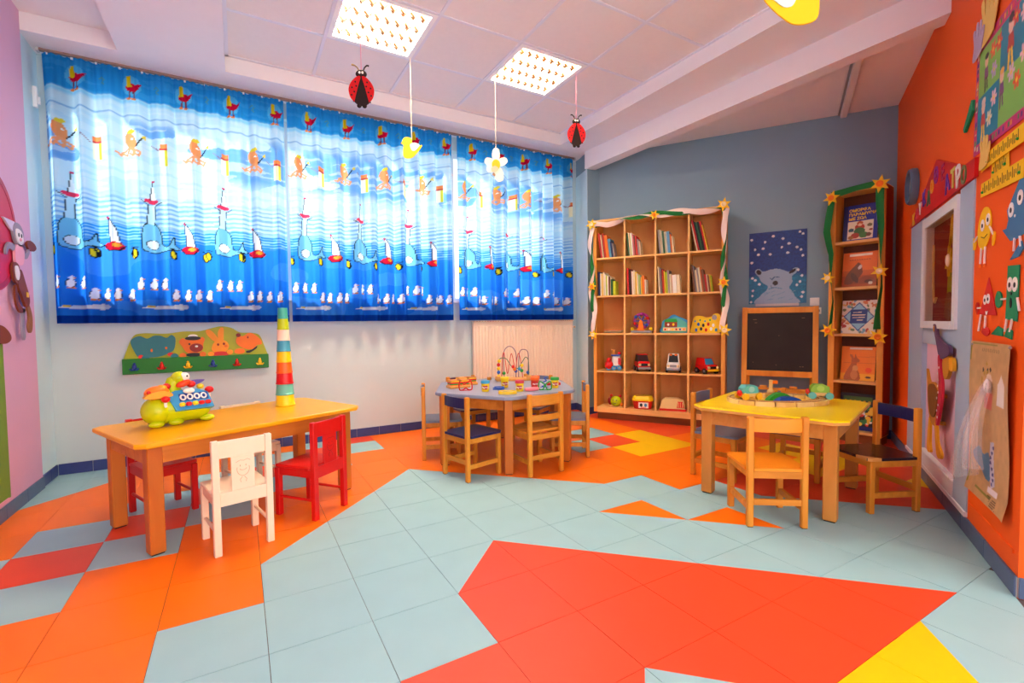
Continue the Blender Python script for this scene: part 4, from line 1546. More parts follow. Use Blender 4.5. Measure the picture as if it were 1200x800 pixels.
daffodil(ga, .005, 1.42, .052, -.045, False, .1)
daffodil(ga, 1.277, 1.40, .060, -.045, False, .4)
daffodil(ga, .012, .91, .058, -.045, True, .3)
daffodil(ga, 1.287, .955, .066, -.045, True, .1)

# ------------------------------------------------------------------ toys in the bookcase
def toy(name, label, cat, row, x, y=.10, rz=0.0):
    return thing(name, label, cat, bk_loc(x, y, RB[row] + .0005), BK_RZ + rz)
P_red = mat('toy_red', (214, 24, 24), 0.3, 0.05)
P_yel = mat('toy_yellow', (252, 212, 24), 0.3, 0.05)
P_blue = mat('toy_blue', (34, 92, 190), 0.3, 0.05)
P_sky = mat('toy_sky_blue', (54, 150, 205), 0.3, 0.05)
P_teal = mat('toy_teal', (92, 186, 176), 0.35, 0.05)
P_green = mat('toy_green', (36, 160, 60), 0.3, 0.05)
P_lime = mat('toy_lime', (196, 216, 10), 0.25, 0.05)
P_org = mat('toy_orange', (250, 128, 24), 0.3, 0.05)
P_pur = mat('toy_purple', (150, 26, 130), 0.3, 0.05)
P_wht = mat('toy_white', (246, 244, 238), 0.35, 0.02)
P_cream = mat('toy_cream', (240, 214, 150), 0.4, 0.04)
P_blk = mat('toy_black', (26, 26, 30), 0.4, 0.08)
P_gry = mat('toy_grey', (150, 152, 160), 0.4, 0.05)
P_pnk = mat('toy_pink', (246, 130, 140), 0.4, 0.04)
P_skin = mat('toy_face', (250, 226, 196), 0.4, 0.03)
# stack of plates
t = toy('toy_plate_stack', 'flat pile of white toy plates with coloured rims in the bookcase', 'toy', 2, .19, .10)
for k, m in enumerate((P_wht, P_cream, P_wht)):
    MB().lathe([(.06, 0), (.10, .006), (.105, .010), (.09, .010), (.05, .006)], 24, (0, 0, k * .0075)).build('plate', m, t, smooth=True)
MB().lathe([(.085, .0), (.103, .004), (.10, .008), (.08, .005)], 24, (0, 0, .0245)).build('rim', mat('plate_rim', (236, 130, 60), .4, .05), t, smooth=True)
# ferris wheel
t = toy('toy_ferris_wheel', 'purple toy ferris wheel with orange stand in the bookcase', 'toy', 2, .49, .10)
MB().box((0, 0, .012), (.21, .10, .024), ch=.006).build('base', P_gry, t)
for s in (-1, 1):
    MB().ball((s * .095, -.02, .04), .02, 10, 7).build('figure', P_yel, t, smooth=True)
rim = MB().tube([(.072 * math.cos(a), -.01, .125 + .072 * math.sin(a)) for a in np.linspace(0, 2 * math.pi, 20, endpoint=False)], .015, 8, True)
w = rim.build('wheel', P_pur, t, smooth=True)
for k in range(6):
    a = k * math.pi / 3
    MB().bar((0, -.01, .125), (.066 * math.cos(a), -.01, .125 + .066 * math.sin(a)), .012, .012).build('spoke', P_blue, w)
    MB().ball((.07 * math.cos(a + .4), -.028, .125 + .07 * math.sin(a + .4)), .018, 10, 7).build('cabin', (P_red, P_pur, P_blue)[k % 3], w, smooth=True)
MB().prism([(-.035, .024), (.035, .024), (.016, .12), (.0, .14), (-.016, .12)], -.05, -.032, 'y').build('stand', P_org, t)
# ark puzzle
t = toy('ark_puzzle', 'wooden ark puzzle with green roof and teal edge in the bookcase', 'puzzle', 2, .815, .085)
MB().prism(spline([(-.125, .0), (-.125, .06), (-.11, .12), (-.06, .15), (-.03, .175), (.0, .185), (.04, .165), (.10, .14), (.135, .11), (.135, .05), (.13, .0)], 4), .0, .012, 'y').build('board', P_sky, t)
MB().prism(spline([(-.11, .006), (-.11, .05), (-.095, .105), (-.05, .135), (.0, .16), (.05, .145), (.10, .115), (.122, .09), (.122, .05), (.118, .006)], 4), -.006, .0, 'y').build('inner_board', P_teal, t)
MB().box((-.03, -.010, .085), (.12, .008, .05)).build('ark_house', mat('ark_brown', (150, 60, 34), .5, .08), t)
MB().prism([(-.095, .11), (.035, .11), (.022, .14), (-.05, .145), (-.085, .135)], -.014, -.006, 'y').build('ark_roof', P_green, t)
MB().prism([(-.105, .02), (.115, .02), (.118, .055), (-.105, .055)], -.012, -.006, 'y').build('ark_hull', P_cream, t)
for k, m in enumerate((P_red, P_wht, P_yel, P_red, P_blue, P_org)):
    MB().prism(ring(-.085 + k * .036, .036, .010, .010, 10), -.017, -.012, 'y').build('porthole', m, t)
for k in range(2):
    MB().prism(ring(-.055 + k * .05, .085, .011, .013, 10), -.018, -.013, 'y').build('window', (P_wht, P_yel)[k], t)
# yellow puzzle board
t = toy('animal_puzzle', 'yellow cut-out puzzle board with small figures in the bookcase', 'puzzle', 2, 1.115, .075)
MB().prism(spline([(-.13, .0), (-.135, .06), (-.12, .13), (-.095, .165), (-.04, .165), (.0, .15), (.05, .16), (.07, .185), (.11, .185), (.13, .15), (.125, .08), (.12, .0)], 4), .0, .014, 'y').build('board', P_yel, t)
MB().prism(ring(.075, .15, .022, .026, 14), -.006, .0, 'y').build('badge', P_gry, t)
for k in range(9):
    x, z = -.09 + (k % 5) * .045 + (.02 if k > 4 else 0), (.03 if k < 5 else .075) + .01 * (k % 2)
    MB().prism(ring(x, z, .012, .018, 8), -.006, .0, 'y').build('figure', (P_blue, P_blk, P_red, P_wht, P_sky)[k % 5], t)
for k in range(4):
    MB().prism(ring(-.1 + k * .045, .115 + .01 * (k % 2), .008, .010, 8), -.005, .0, 'y').build('figure', (P_sky, P_green)[k % 2], t)

def wheels(parent, xs, ys, r, m=None):
    for x in xs:
        for y in ys:
            w = MB().tube([(x, y - .008, r), (x, y + .008, r)], r, 14).build('wheel', m or P_blk, parent, smooth=True)
            MB().tube([(x, y - .0095 if y < 0 else y + .0075, r), (x, y - .0075 if y < 0 else y + .0095, r)], r * .5, 10).build('hub_cap', P_gry, w)
# robot train
t = toy('toy_train', 'red, white and blue toy train with a red driver in the bookcase', 'toy', 1, .19, .11, .25)
MB().box((0, 0, .025), (.17, .09, .03), ch=.008).build('chassis', P_blue, t)
MB().ball((-.05, -.035, .055), (.045, .04, .052), 12, 8).ball((-.05, -.045, .11), .026, 10, 7).build('driver', P_red, t, smooth=True)
MB().box((.025, .0, .095), (.085, .075, .11), ch=.012).build('cab', P_wht, t)
MB().box((.06, -.04, .095), (.03, .01, .07)).build('door', P_red, t)
MB().box((.02, 0, .158), (.10, .085, .016), ch=.006).build('roof', P_blue, t)
MB().lathe([(.018, 0), (.014, .03), (.022, .05), (.018, .055)], 12, (-.005, 0, .166)).build('chimney', mat('toy_brass', (220, 150, 70), .35, .05), t, smooth=True)
MB().ball((.06, 0, .178), (.02, .02, .016), 10, 6).build('lamp', P_red, t, smooth=True)
wheels(t, (-.055, .0, .055), (-.05, .05), .024, P_sky)
# jeep
def car(name, label, row, x, body, top, wind, rz, grille=P_blk, bump=P_gry, L=.19, Wd=.125, hz=.075, th=.062):
    """toy car seen from its nose: nose towards local -y"""
    t = toy(name, label, 'toy car', row, x, .115, rz)
    b = MB()
    b.box((0, 0, .03 + hz / 2), (Wd, L, hz), ch=.014)
    b.build('body', body, t)
    c = MB()
    w2, l2 = Wd * .46, L * .36
    z0, z1 = .03 + hz, .03 + hz + th
    y0 = .02
    vs_ = [(-w2, y0 - l2, z0 - .006), (w2, y0 - l2, z0 - .006), (w2, y0 + l2, z0 - .006), (-w2, y0 + l2, z0 - .006), (-w2 * .84, y0 - l2 * .6, z1), (w2 * .84, y0 - l2 * .6, z1), (w2 * .84, y0 + l2 * .85, z1), (-w2 * .84, y0 + l2 * .85, z1)]
    c.add(vs_, [(3, 2, 1, 0), (4, 5, 6, 7), (0, 1, 5, 4), (1, 2, 6, 5), (2, 3, 7, 6), (3, 0, 4, 7)])
    c.build('cabin', top, t)
    d = MB()
    A_ = [Vector(vs_[i]) for i in (0, 1, 5, 4)]
    ce = sum(A_, Vector()) / 4
    q = [ce + (p - ce) * .82 + Vector((0, -.002, .001)) for p in A_]
    q2 = [p + Vector((0, .004, 0)) for p in q]
    d.add([tuple(p) for p in q + q2], [(0, 1, 2, 3), (7, 6, 5, 4), (0, 4, 5, 1), (1, 5, 6, 2), (2, 6, 7, 3), (3, 7, 4, 0)])
    d.build('windscreen', wind, t)
    MB().box((0, -L / 2 - .003, .035), (Wd * 1.02, .012, .022), ch=.004).build('bumper', bump, t)
    MB().box((0, -L / 2 - .001, .03 + hz * .55), (Wd * .5, .006, hz * .36)).build('grille', grille, t)
    for s in (-1, 1):
        MB().tube([(s * Wd * .37, -L / 2 - .004, .03 + hz * .55), (s * Wd * .37, -L / 2 + .004, .03 + hz * .55)], .013, 10).build('headlight', P_cream, t)
    for s in (-1, 1):
        for yy in (-L * .3, L * .3):
            w = MB().tube([(s * (Wd / 2 - .010), yy, .028), (s * (Wd / 2 + .010), yy, .028)], .028, 14).build('wheel', P_blk, t, smooth=True)
            MB().tube([(s * (Wd / 2 + .008), yy, .028), (s * (Wd / 2 + .0115), yy, .028)], .014, 10).build('hub_cap', P_gry, w)
    return t
c = car('toy_jeep', 'red toy jeep with black windscreen frame in the bookcase', 1, .49, P_red, P_blk, mat('toy_windscreen', (60, 40, 44), .2, .05), .45)
MB().box((0, .02, .172), (.11, .10, .010), ch=.004).build('roof', P_red, c)
c = car('toy_ambulance', 'white toy rescue car with grey bonnet in the bookcase', 1, .805, P_wht, P_wht, P_blk, .12, grille=P_gry, bump=P_gry, hz=.07, th=.085)
for s in (-1, 1):
    MB().ball((s * .024, -.022, .175), (.017, .012, .013), 10, 6).build('eye', mat('toy_amber', (230, 120, 40), .3, .05), c, smooth=True)
c = car('toy_fire_truck', 'red toy fire truck with yellow bumper in the bookcase', 1, 1.115, P_red, P_red, P_sky, .75, bump=P_yel, L=.20, hz=.06)
MB().box((.0, .075, .10), (.05, .09, .02), ch=.004).build('hose_reel', P_blk, c)
# green creature
t = toy('toy_ladybug_ball', 'lime green ball toy with red ears in the lowest bookcase row', 'toy', 0, .215, .10)
MB().ball((0, 0, .055), (.058, .055, .054), 18, 12).build('body', P_lime, t, smooth=True)
for s in (-1, 1):
    MB().ball((s * .048, -.01, .115), .016, 10, 7).build('ear', P_red, t, smooth=True)
    MB().tube([(s * .038, -.005, .09), (s * .047, -.009, .11)], .006, 6).build('ear_stalk', P_lime, t)
    MB().ball((s * .018, -.05, .07), .006, 8, 5).build('eye', P_blk, t)
MB().tube([(-.02, -.054, .045), (0, -.057, .038), (.02, -.054, .045)], .0025, 6).build('mouth', P_blk, t)
MB().ball((-.07, .03, .05), (.03, .03, .045), 12, 8).build('side_ball', mat('toy_dark_red', (150, 20, 20), .3, .05), t, smooth=True)
MB().ball((.062, .0, .025), (.018, .02, .02), 10, 7).build('foot', P_org, t, smooth=True)
# basket
t = toy('toy_basket', 'red toy basket with yellow lid and picture plate in the lowest bookcase row', 'toy', 0, .50, .10, .15)
b = MB()
r0, r1 = chamfer_rect(.17, .12, .03), chamfer_rect(.196, .14, .03)
n = 8
b.add([(p[0], p[1], 0) for p in r0] + [(p[0], p[1], .085) for p in r1], [tuple(range(n - 1, -1, -1)), tuple(n + i for i in range(n))] + [(i, (i + 1) % n, n + (i + 1) % n, n + i) for i in range(n)])
b.build('tub', P_red, t)
b = MB()
r2, r3 = chamfer_rect(.212, .156, .034), chamfer_rect(.18, .12, .03)
b.add([(p[0], p[1], .086) for p in r2] + [(p[0], p[1], .104) for p in r2] + [(p[0], p[1], .132) for p in r3], [tuple(range(n - 1, -1, -1)), tuple(2 * n + i for i in range(n))] + [(k * n + i, k * n + (i + 1) % n, (k + 1) * n + (i + 1) % n, (k + 1) * n + i) for k in range(2) for i in range(n)])
b.build('lid', P_yel, t)
p = MB().box((.01, -.068, .042), (.10, .012, .058), ch=.003).build('plate', P_wht, t)
for s in (-1, 1):
    MB().prism(ring(.01 + s * .022, .045, .014, .018, 12), -.078, -.074, 'y').build('painted_eye', (P_blk, P_sky)[s > 0], p)
MB().box((.01, -.076, .022), (.05, .004, .010)).build('painted_mouth', P_pnk, p)
# cream boat house
t = toy('toy_boat', 'cream toy boat with red hull in the lowest bookcase row', 'toy', 0, .80, .11, .1)
MB().prism([(-.125, 0), (.125, 0), (.135, .022), (-.13, .022)], -.055, .055, 'y').build('hull', P_red, t)
MB().prism([(-.125, .022), (.12, .022), (.10, .10), (.055, .125), (-.075, .125), (-.105, .10)], -.05, .05, 'y').build('cabin', P_cream, t)
MB().prism([(.04, .035), (.112, .035), (.096, .098), (.05, .098)], -.054, -.05, 'y').build('side_panel', P_red, t)
for k in range(3):
    MB().box((.055 + k * .02, -.056, .065), (.006, .004, .05)).build('stripe', P_cream, t)

# ------------------------------------------------------------------ narrow book tower by the corner
NU = Vector((math.cos(math.radians(-82)), math.sin(math.radians(-82)), 0))
NSO = Vector((4.4837, 1.8966, 0)) + NU * -.291
NS_RZ = math.radians(-82)
ns = thing('book_tower', 'narrow birch display shelf with reddish side holding five facing books', 'bookcase', (NSO.x, NSO.y, 0), NS_RZ)
W_nred = wood('tower_side_red', (138, 44, 18), (166, 60, 26), (6, 6, .8), 0.45)
NW, ND = .392, .198
NR = [.098, .522, .921, 1.315, 1.70]
MB().box((NW / 2, ND / 2 + .015, .035), (NW - .02, ND - .03, .07)).build('plinth', W_plinth, ns)
MB().box((.024, ND / 2, 1.10), (.048, ND, 2.06), ch=.002).build('side_panel', W_side, ns)
sp = MB().box((NW - .022, ND / 2, 1.10), (.044, ND, 2.06), ch=.002).build('side_panel', W_side, ns)
MB().box((NW + .0015, ND / 2 + .004, 1.10), (.003, ND - .010, 2.04)).build('outer_veneer', W_nred, sp)
MB().box((NW / 2, ND - .005, 1.10), (NW - .092, .008, 2.05)).build('back_panel', wood('tower_back', (92, 52, 26), (118, 70, 38), (2, 6, 1)), ns)
MB().box((NW / 2, ND / 2, 2.118), (NW - .092, ND, .024)).build('top_board', W_plyedge, ns)
for z in NR:
    MB().box((NW / 2, ND / 2 - .005, z - .011), (NW - .092, ND - .012, .022)).build('shelf', W_plyedge, ns)
def ns_loc(x, y, z):
    p = rot2((x, y), NS_RZ)
    return (NSO.x + p[0], NSO.y + p[1], z)
M_print = print_mat('printed_card', .45, .03)
def facing_book(label, cv, row, title=None):
    w, h = cv.w, cv.h
    t = thing('picture_book', label, 'book', ns_loc(NW / 2, .075, NR[row] + .001), NS_RZ)
    lean = math.radians(-9)
    q = Matrix.Rotation(NS_RZ, 3, 'Z') @ Matrix.Rotation(lean, 3, 'X')
    t.rotation_mode = 'QUATERNION'
    t.rotation_quaternion = q.to_quaternion()
    s = sheet('cover', cv, M_print, t, thick=.003)
    MB().box((0, .009, h / 2), (w - .006, .012, h - .008)).build('pages', M_page, t)
    MB().box((0, .0165, h / 2), (w, .003, h)).build('back_cover', mat('book_back', (150, 110, 90), .5, .05), t)
    return t
W4, H4 = .245, .30
cv = Canvas(W4, .315, .004, (22, 40, 150))
cv.rect(.0, .0, .03, .315, (16, 24, 96))
cv.rect(.035, .018, .215, .175, (236, 226, 200))
for (x, z, r, c) in ((.12, .12, .035, (190, 60, 30)), (.12, .085, .04, (60, 120, 60)), (.09, .05, .03, (176, 60, 40)), (.15, .05, .032, (70, 130, 60)), (.19, .13, .018, (120, 110, 60)), (.06, .10, .02, (40, 90, 110)), (.12, .155, .022, (200, 90, 40)), (.06, .035, .02, (160, 110, 50)), (.185, .05, .02, (120, 80, 50)), (.2, .09, .012, (150, 60, 40))):
    cv.ell(x, z, r, r * .8, c)
cv.ell(.12, .14, .014, .012, (240, 200, 160))
b1 = facing_book('blue story book with yellow Greek title on the top level of the narrow shelf', cv, 4)
for k, tx in enumerate(('ΟΜΟΡΦΑ', 'ΠΑΡΑΜΥΘΙΑ', 'ΜΕ ΖΩΑ')):
    lettering('title', tx, .033, mat('title_yellow', (244, 206, 40), .5, .02), b1, (-.085, -.0035, .268 - k * .036), .0006, bold=.0012, align='LEFT')
cv = Canvas(W4, H4, .004, (228, 112, 24))
cv.rect(0, 0, W4, .10, (178, 84, 26)); cv.rect(0, .10, W4, .14, (204, 98, 26))
cv.rect(.045, .268, .205, .286, (246, 234, 214))
cv.poly(spline([(.02, .03), (.03, .10), (.06, .15), (.09, .185), (.11, .21), (.125, .20), (.14, .16), (.145, .12), (.13, .09), (.11, .06), (.08, .03)], 4), (116, 62, 36))
cv.poly(spline([(.08, .03), (.12, .07), (.17, .09), (.22, .07), (.235, .03)], 4), (150, 76, 38))
cv.ell(.125, .17, .012, .02, (226, 214, 200), -.4)
cv.ell(.09, .08, .02, .05, (80, 44, 30), .5)
cv.ell(.19, .045, .028, .014, (90, 50, 30))
cv.ell(.205, .03, .014, .014, (240, 226, 200))
for k in range(9):
    cv.line([(.05 + k * .017, .235), (.058 + k * .017, .232)], .003, (150, 60, 20))
facing_book('orange story book with two brown horses on the narrow shelf', cv, 3)
cv = Canvas(W4, .285, .004, (232, 222, 206))
for k in range(60):
    cv.ell(rng.random() * W4, rng.random() * .285, .008 + .012 * rng.random(), .006 + .008 * rng.random(), [(206, 120, 70), (120, 170, 190), (190, 70, 60), (230, 190, 110), (110, 130, 90)][k % 5], rng.random() * 3)
c0 = (.1225, .145)
cv.poly([(c0[0] - .11, c0[1]), (c0[0], c0[1] + .125), (c0[0] + .11, c0[1]), (c0[0], c0[1] - .125)], (60, 90, 160))
cv.poly([(c0[0] - .10, c0[1]), (c0[0], c0[1] + .113), (c0[0] + .10, c0[1]), (c0[0], c0[1] - .113)], (150, 200, 220))
cv.rect(c0[0] - .062, c0[1] - .06, c0[0] + .062, c0[1] + .06, (28, 60, 130))
for k, (dx, ww) in enumerate(((-.01, .028), (0, .045), (.0, .04), (.01, .02))):
    cv.line([(c0[0] - ww + dx, c0[1] + .035 - k * .022), (c0[0] + ww + dx, c0[1] + .037 - k * .022)], .0035, (240, 220, 190))
facing_book('patterned story book with blue diamond on the narrow shelf', cv, 2)
cv = Canvas(W4, H4 - .01, .004, (240, 132, 24))
cv.rect(0, 0, W4, .06, (246, 176, 40)); cv.rect(.06, .262, .22, .278, (248, 236, 210))
cv.ell(.2, .09, .022, .022, (236, 84, 24))
cv.poly(spline([(.03, .0), (.04, .07), (.07, .13), (.075, .18), (.06, .22), (.08, .215), (.095, .19), (.10, .225), (.115, .195), (.135, .17), (.13, .155), (.115, .15), (.12, .10), (.14, .05), (.135, .0)], 4), (176, 92, 36))
cv.ell(.105, .10, .02, .028, (222, 160, 90)); cv.ell(.10, .045, .026, .04, (206, 130, 66))
cv.line([(.02, .15), (.24, .15)], .002, (206, 96, 20)); cv.line([(.12, .20), (.24, .205)], .002, (206, 96, 20))
cv.ell(.2, .03, .02, .008, (60, 40, 30))
facing_book('orange story book with a brown kangaroo on the narrow shelf', cv, 1)
cv = Canvas(W4 + .01, .31, .004, (30, 34, 40))
for k in range(70):
    cv.ell(rng.random() * W4, .05 + rng.random() * .15, .01 + .014 * rng.random(), .008 + .01 * rng.random(), [(226, 70, 40), (240, 200, 60), (60, 140, 70), (240, 236, 220), (40, 80, 160)][k % 5], rng.random() * 3)
cv.rect(.02, .25, .23, .285, (60, 110, 50)); cv.rect(0, 0, W4 + .01, .035, (30, 40, 120))
for k in range(6):
    cv.ell(.04 + k * .034, .235, .012, .018, (216, 170, 40))
facing_book('dark colourful story book on the bottom level of the narrow shelf', cv, 0)

g2 = thing('ribbon_garland', 'green ribbon garland with six daffodils framing the narrow shelf', 'garland', (NSO.x, NSO.y, 0), NS_RZ)
ribbon('top_ribbon', [(.02, -.012, 2.09), (.10, -.012, 2.10), (.2, -.012, 2.118), (.36, -.012, 2.135)], M_gg, g2, .07, 6)
ribbon('side_ribbon', [(.02, -.012, 2.07), (.0, -.012, 1.8), (.03, -.012, 1.6), (.012, -.012, 1.4), (.03, -.012, 1.2), (.022, -.012, .98)], M_gg, g2, .085, 6, 1)
ribbon('side_ribbon', [(.365, -.012, 2.09), (.378, -.012, 1.8), (.36, -.012, 1.55), (.37, -.012, 1.3), (.36, -.012, 1.1), (.365, -.012, .96)], M_gg, g2, .085, 6, 2)
daffodil(g2, .028, 2.075, .065, -.042, False, .2)
daffodil(g2, .365, 2.115, .072, -.042, False, .35)
daffodil(g2, .010, 1.40, .056, -.042, True, .1)
daffodil(g2, .372, 1.425, .062, -.042, True, .3)
daffodil(g2, .018, .95, .066, -.042, False, .1)
daffodil(g2, .37, .90, .070, -.042, False, .25)

# ------------------------------------------------------------------ picture, switch, chalkboard on the back wall
cv = Canvas(.478, .684, .005, (14, 62, 138))
ny, nx = cv.a.shape[:2]
nn = smooth_noise(ny, nx, 60, 40)
low = np.clip((.27 - cv.Y + .02 * np.sin(cv.X * 20)) / .04, 0, 1)[..., None]
cv.a[:] = cv.a * (1 - low) + np.array(rgb(16, 122, 168)[:3]) * low
cv.a *= (.75 + .5 * nn)[..., None]
BG = (150, 176, 204)
cv.poly(spline([(.06, .0), (.10, .08), (.15, .13), (.16, .17), (.11, .21), (.085, .26), (.055, .30), (.06, .33), (.09, .335), (.12, .31), (.18, .325), (.24, .33), (.29, .315), (.34, .295), (.38, .33), (.41, .325), (.395, .285), (.36, .25), (.365, .20), (.34, .15), (.36, .12), (.39, .06), (.41, .0)], 4), BG)
cv.ell(.085, .305, .02, .026, (40, 26, 30), .5); cv.ell(.365, .30, .014, .032, (40, 26, 30), -1.0)
cv.ell(.225, .195, .022, .022, (26, 20, 24))
cv.line([(.20, .235), (.22, .255), (.255, .25)], .004, (60, 96, 140)); cv.line([(.18, .245), (.20, .225)], .003, (60, 96, 140))
cv.line([(.17, .14), (.22, .155), (.28, .14)], .004, (80, 140, 180)); cv.line([(.19, .175), (.19, .16), (.21, .15)], .003, (80, 110, 150))
for k in range(14):
    x, y = .1 + .26 * rng.random(), .02 + .10 * rng.random()
    cv.line([(x, y), (x + .03, y + .012)], .003, (120, 160, 196))
for (x, y) in ((.02, .62), (.205, .64), (.135, .59), (.285, .61), (.42, .66), (.445, .64), (.335, .56), (.05, .525), (.12, .53), (.275, .53), (.40, .52), (.43, .495), (.18, .47), (.325, .475), (.08, .475), (.445, .44), (.025, .40), (.41, .31), (.44, .255), (.425, .2), (.055, .23), (.09, .19), (.03, .25), (.035, .13), (.02, .02), (.45, .10), (.44, .06), (.4, .17), (.03, .08), (.02, .40)):
    cv.ell(x, y, .010 + .004 * rng.random(), .011, (236, 234, 240), al=.95)
pc = thing('bear_painting', 'blue painting of a polar bear in falling snow above the chalkboard', 'painting', on_bw(1.774, 1.20, .006), B_RZ)
sheet('canvas', cv, M_print, pc, thick=.004)
MB().box((.0, -.002, -.012), (.36, .010, .024)).build('caption_strip', mat('caption_white', (214, 206, 206), .7, .03), pc)
sw = thing('light_switch', 'white double switch plate between painting and narrow shelf', 'switch', on_bw(2.078, 1.172, .006), B_RZ)
MB().box((0, 0, .036), (.074, .010, .074), ch=.003).build('plate', P_wht, sw)
for s in (-1, 1):
    MB().box((s * .014, -.007, .036), (.024, .006, .045), ch=.002).build('rocker', P_wht, sw)
s2 = thing('wall_socket', 'small white socket just below the switch plate', 'socket', on_bw(2.10, 1.09, .005), B_RZ)
MB().box((0, 0, .035), (.06, .008, .06), ch=.002).build('plate', P_wht, s2)
MB().prism(ring(0, .035, .02, .02, 14), -.008, -.004, 'y').build('socket_face', P_gry, s2)

W_es = wood('easel_pine', (218, 138, 40), (238, 164, 62), (6, 6, .8))
es = thing('chalkboard_easel', 'standing chalkboard in an orange pine frame against the grey blue wall', 'chalkboard', on_bw(1.80, 0, .26), B_RZ)
# local y = away from the room; the frame leans back
EH = 1.165
def ep(z):
    return .11 * z / EH
for s in (-1, 1):
    MB().bar((s * .285, ep(0), .0), (s * .285, ep(EH), EH), .045, .022, .002).build('leg', W_es, es)
    MB().bar((s * .26, .20, .0), (s * .26, ep(EH) + .022, EH - .03), .03, .018).build('rear_leg', W_es, es)
for z, nm in ((EH - .03, 'top_rail'), (.55, 'bottom_rail')):
    MB().box((0, ep(z) - .002, z), (.525, .022, .052), ch=.002).build(nm, W_es, es)
p = [Vector((-.2635, ep(.575) , .575)), Vector((.2635, ep(.575), .575)), Vector((.2635, ep(EH - .055), EH - .055)), Vector((-.2635, ep(EH - .055), EH - .055))]
q = [v + Vector((0, .008, 0)) for v in p]
MB().add([tuple(v) for v in p + q], [(0, 1, 2, 3), (7, 6, 5, 4), (0, 4, 5, 1), (1, 5, 6, 2), (2, 6, 7, 3), (3, 7, 4, 0)]).build('slate', mat('slate_dusty', (44, 38, 36), .75, .35, 7), es)
ck = MB()
for (x, z, l) in ((-.20, 1.05, .03), (-.19, 1.02, .02), (.19, 1.06, .025), (.0, .90, .008), (.17, .62, .01), (.19, .62, .012), (-.02, .63, .008), (-.21, .65, .006)):
    ck.box((x, ep(z) - .0006, z), (l, .0008, .004))
tag(ck.build('chalk_marks', mat('chalk', (150, 120, 90), .9, .2), es), kind='stuff')
for s in (-1, 1):
    MB().box((s * .12, ep(.43) - .01, .43), (.06, .03, .02), ch=.003).build('tray_block', W_es, es)
MB().box((0, ep(.41), .41), (.525, .03, .02)).build('tray', W_es, es)
# ------------------------------------------------------------------ puppet theatre door on the orange wall
M_dblue = mat('door_pale_blue', (176, 200, 224), 0.45, 0.03)
M_dwhite = mat('door_white', (236, 240, 244), 0.4, 0.02)
M_dpink = mat('door_pink', (240, 200, 220), 0.5, 0.03)
M_dred = mat('door_inside_red', (150, 30, 10), 0.6, 0.12, 6)
def rwx(s):
    return -(s - S0)
S0 = .80
dr = thing('door_1', None, None, on_rw(S0, 0, -.036), R_RZ)
tag(dr, 'pale blue door with glazed upper half and pink lower panel', kind='structure')
def dbox(name, s0, s1, z0, z1, y0, y1, m, parent=None, ch=0.0):
    x0, x1 = rwx(s1), rwx(s0)
    if x1 < x0:
        x0, x1 = x1, x0
    return MB().box(((x0 + x1) / 2, (y0 + y1) / 2, (z0 + z1) / 2), (x1 - x0, abs(y1 - y0), z1 - z0), ch=ch).build(name, m, parent or dr)
D1, D0 = 1.545, .112
dbox('stile', 1.12, D1, .105, 1.70, -.042, 0, M_dblue)
dbox('stile', D0, .335, .105, 1.70, -.042, 0, M_dblue)
dbox('lock_rail', .335, 1.12, .885, .985, -.040, 0, M_dblue)
dbox('kick_rail', D0, D1, .082, .105, -.050, 0, M_dwhite)
dbox('lower_panel', .335, 1.12, .19, .885, -.016, 0, M_dpink)
dbox('panel_ledge', .335, 1.12, .10, .19, -.046, 0, M_dwhite, ch=.004)
wf = dbox('window_frame', .335, .39, .985, 1.68, -.055, 0, M_dwhite)
dbox('window_bar', 1.05, 1.12, .985, 1.68, -.055, 0, M_dwhite, wf)
dbox('window_bar', .39, 1.05, 1.62, 1.68, -.055, 0, M_dwhite, wf)
dbox('window_bar', .39, 1.05, .985, 1.028, -.062, 0, M_dwhite, wf)
dbox('stage_back', .39, 1.05, 1.028, 1.62, -.006, 0, M_dred)
dbox('stage_curtain', .39, .60, 1.028, 1.62, -.012, -.006, mat('stage_olive', (96, 96, 16), .7, .2, 12))
dbox('pane', .39, 1.05, 1.028, 1.62, -.046, -.042, glass_mat('door_glass', (238, 230, 220), refl=0.02))
# puppet hanging behind the pane
pp = thing('glove_puppet', 'yellow flower-headed puppet behind the door glass', 'puppet', on_rw(.55, 1.03, -.017), R_RZ)
MB().prism([(-.07, .02), (.06, .02), (.05, .28), (-.05, .28)], -.010, -.002, 'y').build('dress', mat('puppet_lime', (176, 176, 20), .7, .1), pp)
pts = []
for k in range(14):
    a = k * math.pi / 7
    r = .085 if k % 2 == 0 else .045
    pts.append((r * math.cos(a), .33 + r * math.sin(a)))
MB().prism(pts, -.020, -.010, 'y').build('petals', mat('puppet_yellow', (238, 190, 30), .6, .08), pp)
MB().ball((0, -.020, .335), (.032, .012, .036), 12, 8).build('face', P_skin, pp, smooth=True)
MB().prism(spline([(-.05, .39), (.0, .47), (.05, .39), (.06, .55), (.0, .58), (-.02, .5)], 3), -.012, -.003, 'y').build('hat', mat('puppet_yellow', (238, 190, 30)), pp)
MB().prism(spline([(-.06, .02), (.06, .01), (.07, .12), (0, .16), (-.06, .1)], 3), -.018, -.010, 'y').build('apron', mat('puppet_brown', (150, 90, 60), .7, .2, 20), pp)
st_ = thing('puppet_string', 'thin pale cord looped behind the door glass', 'cord', on_rw(.93, 1.04, -.017), R_RZ)
MB().tube([(-.02, -.008, .46), (.0, -.01, .25), (.03, -.012, .12), (.06, -.012, .10), (.085, -.01, .13)], .006, 6).build('cord', P_cream, st_)

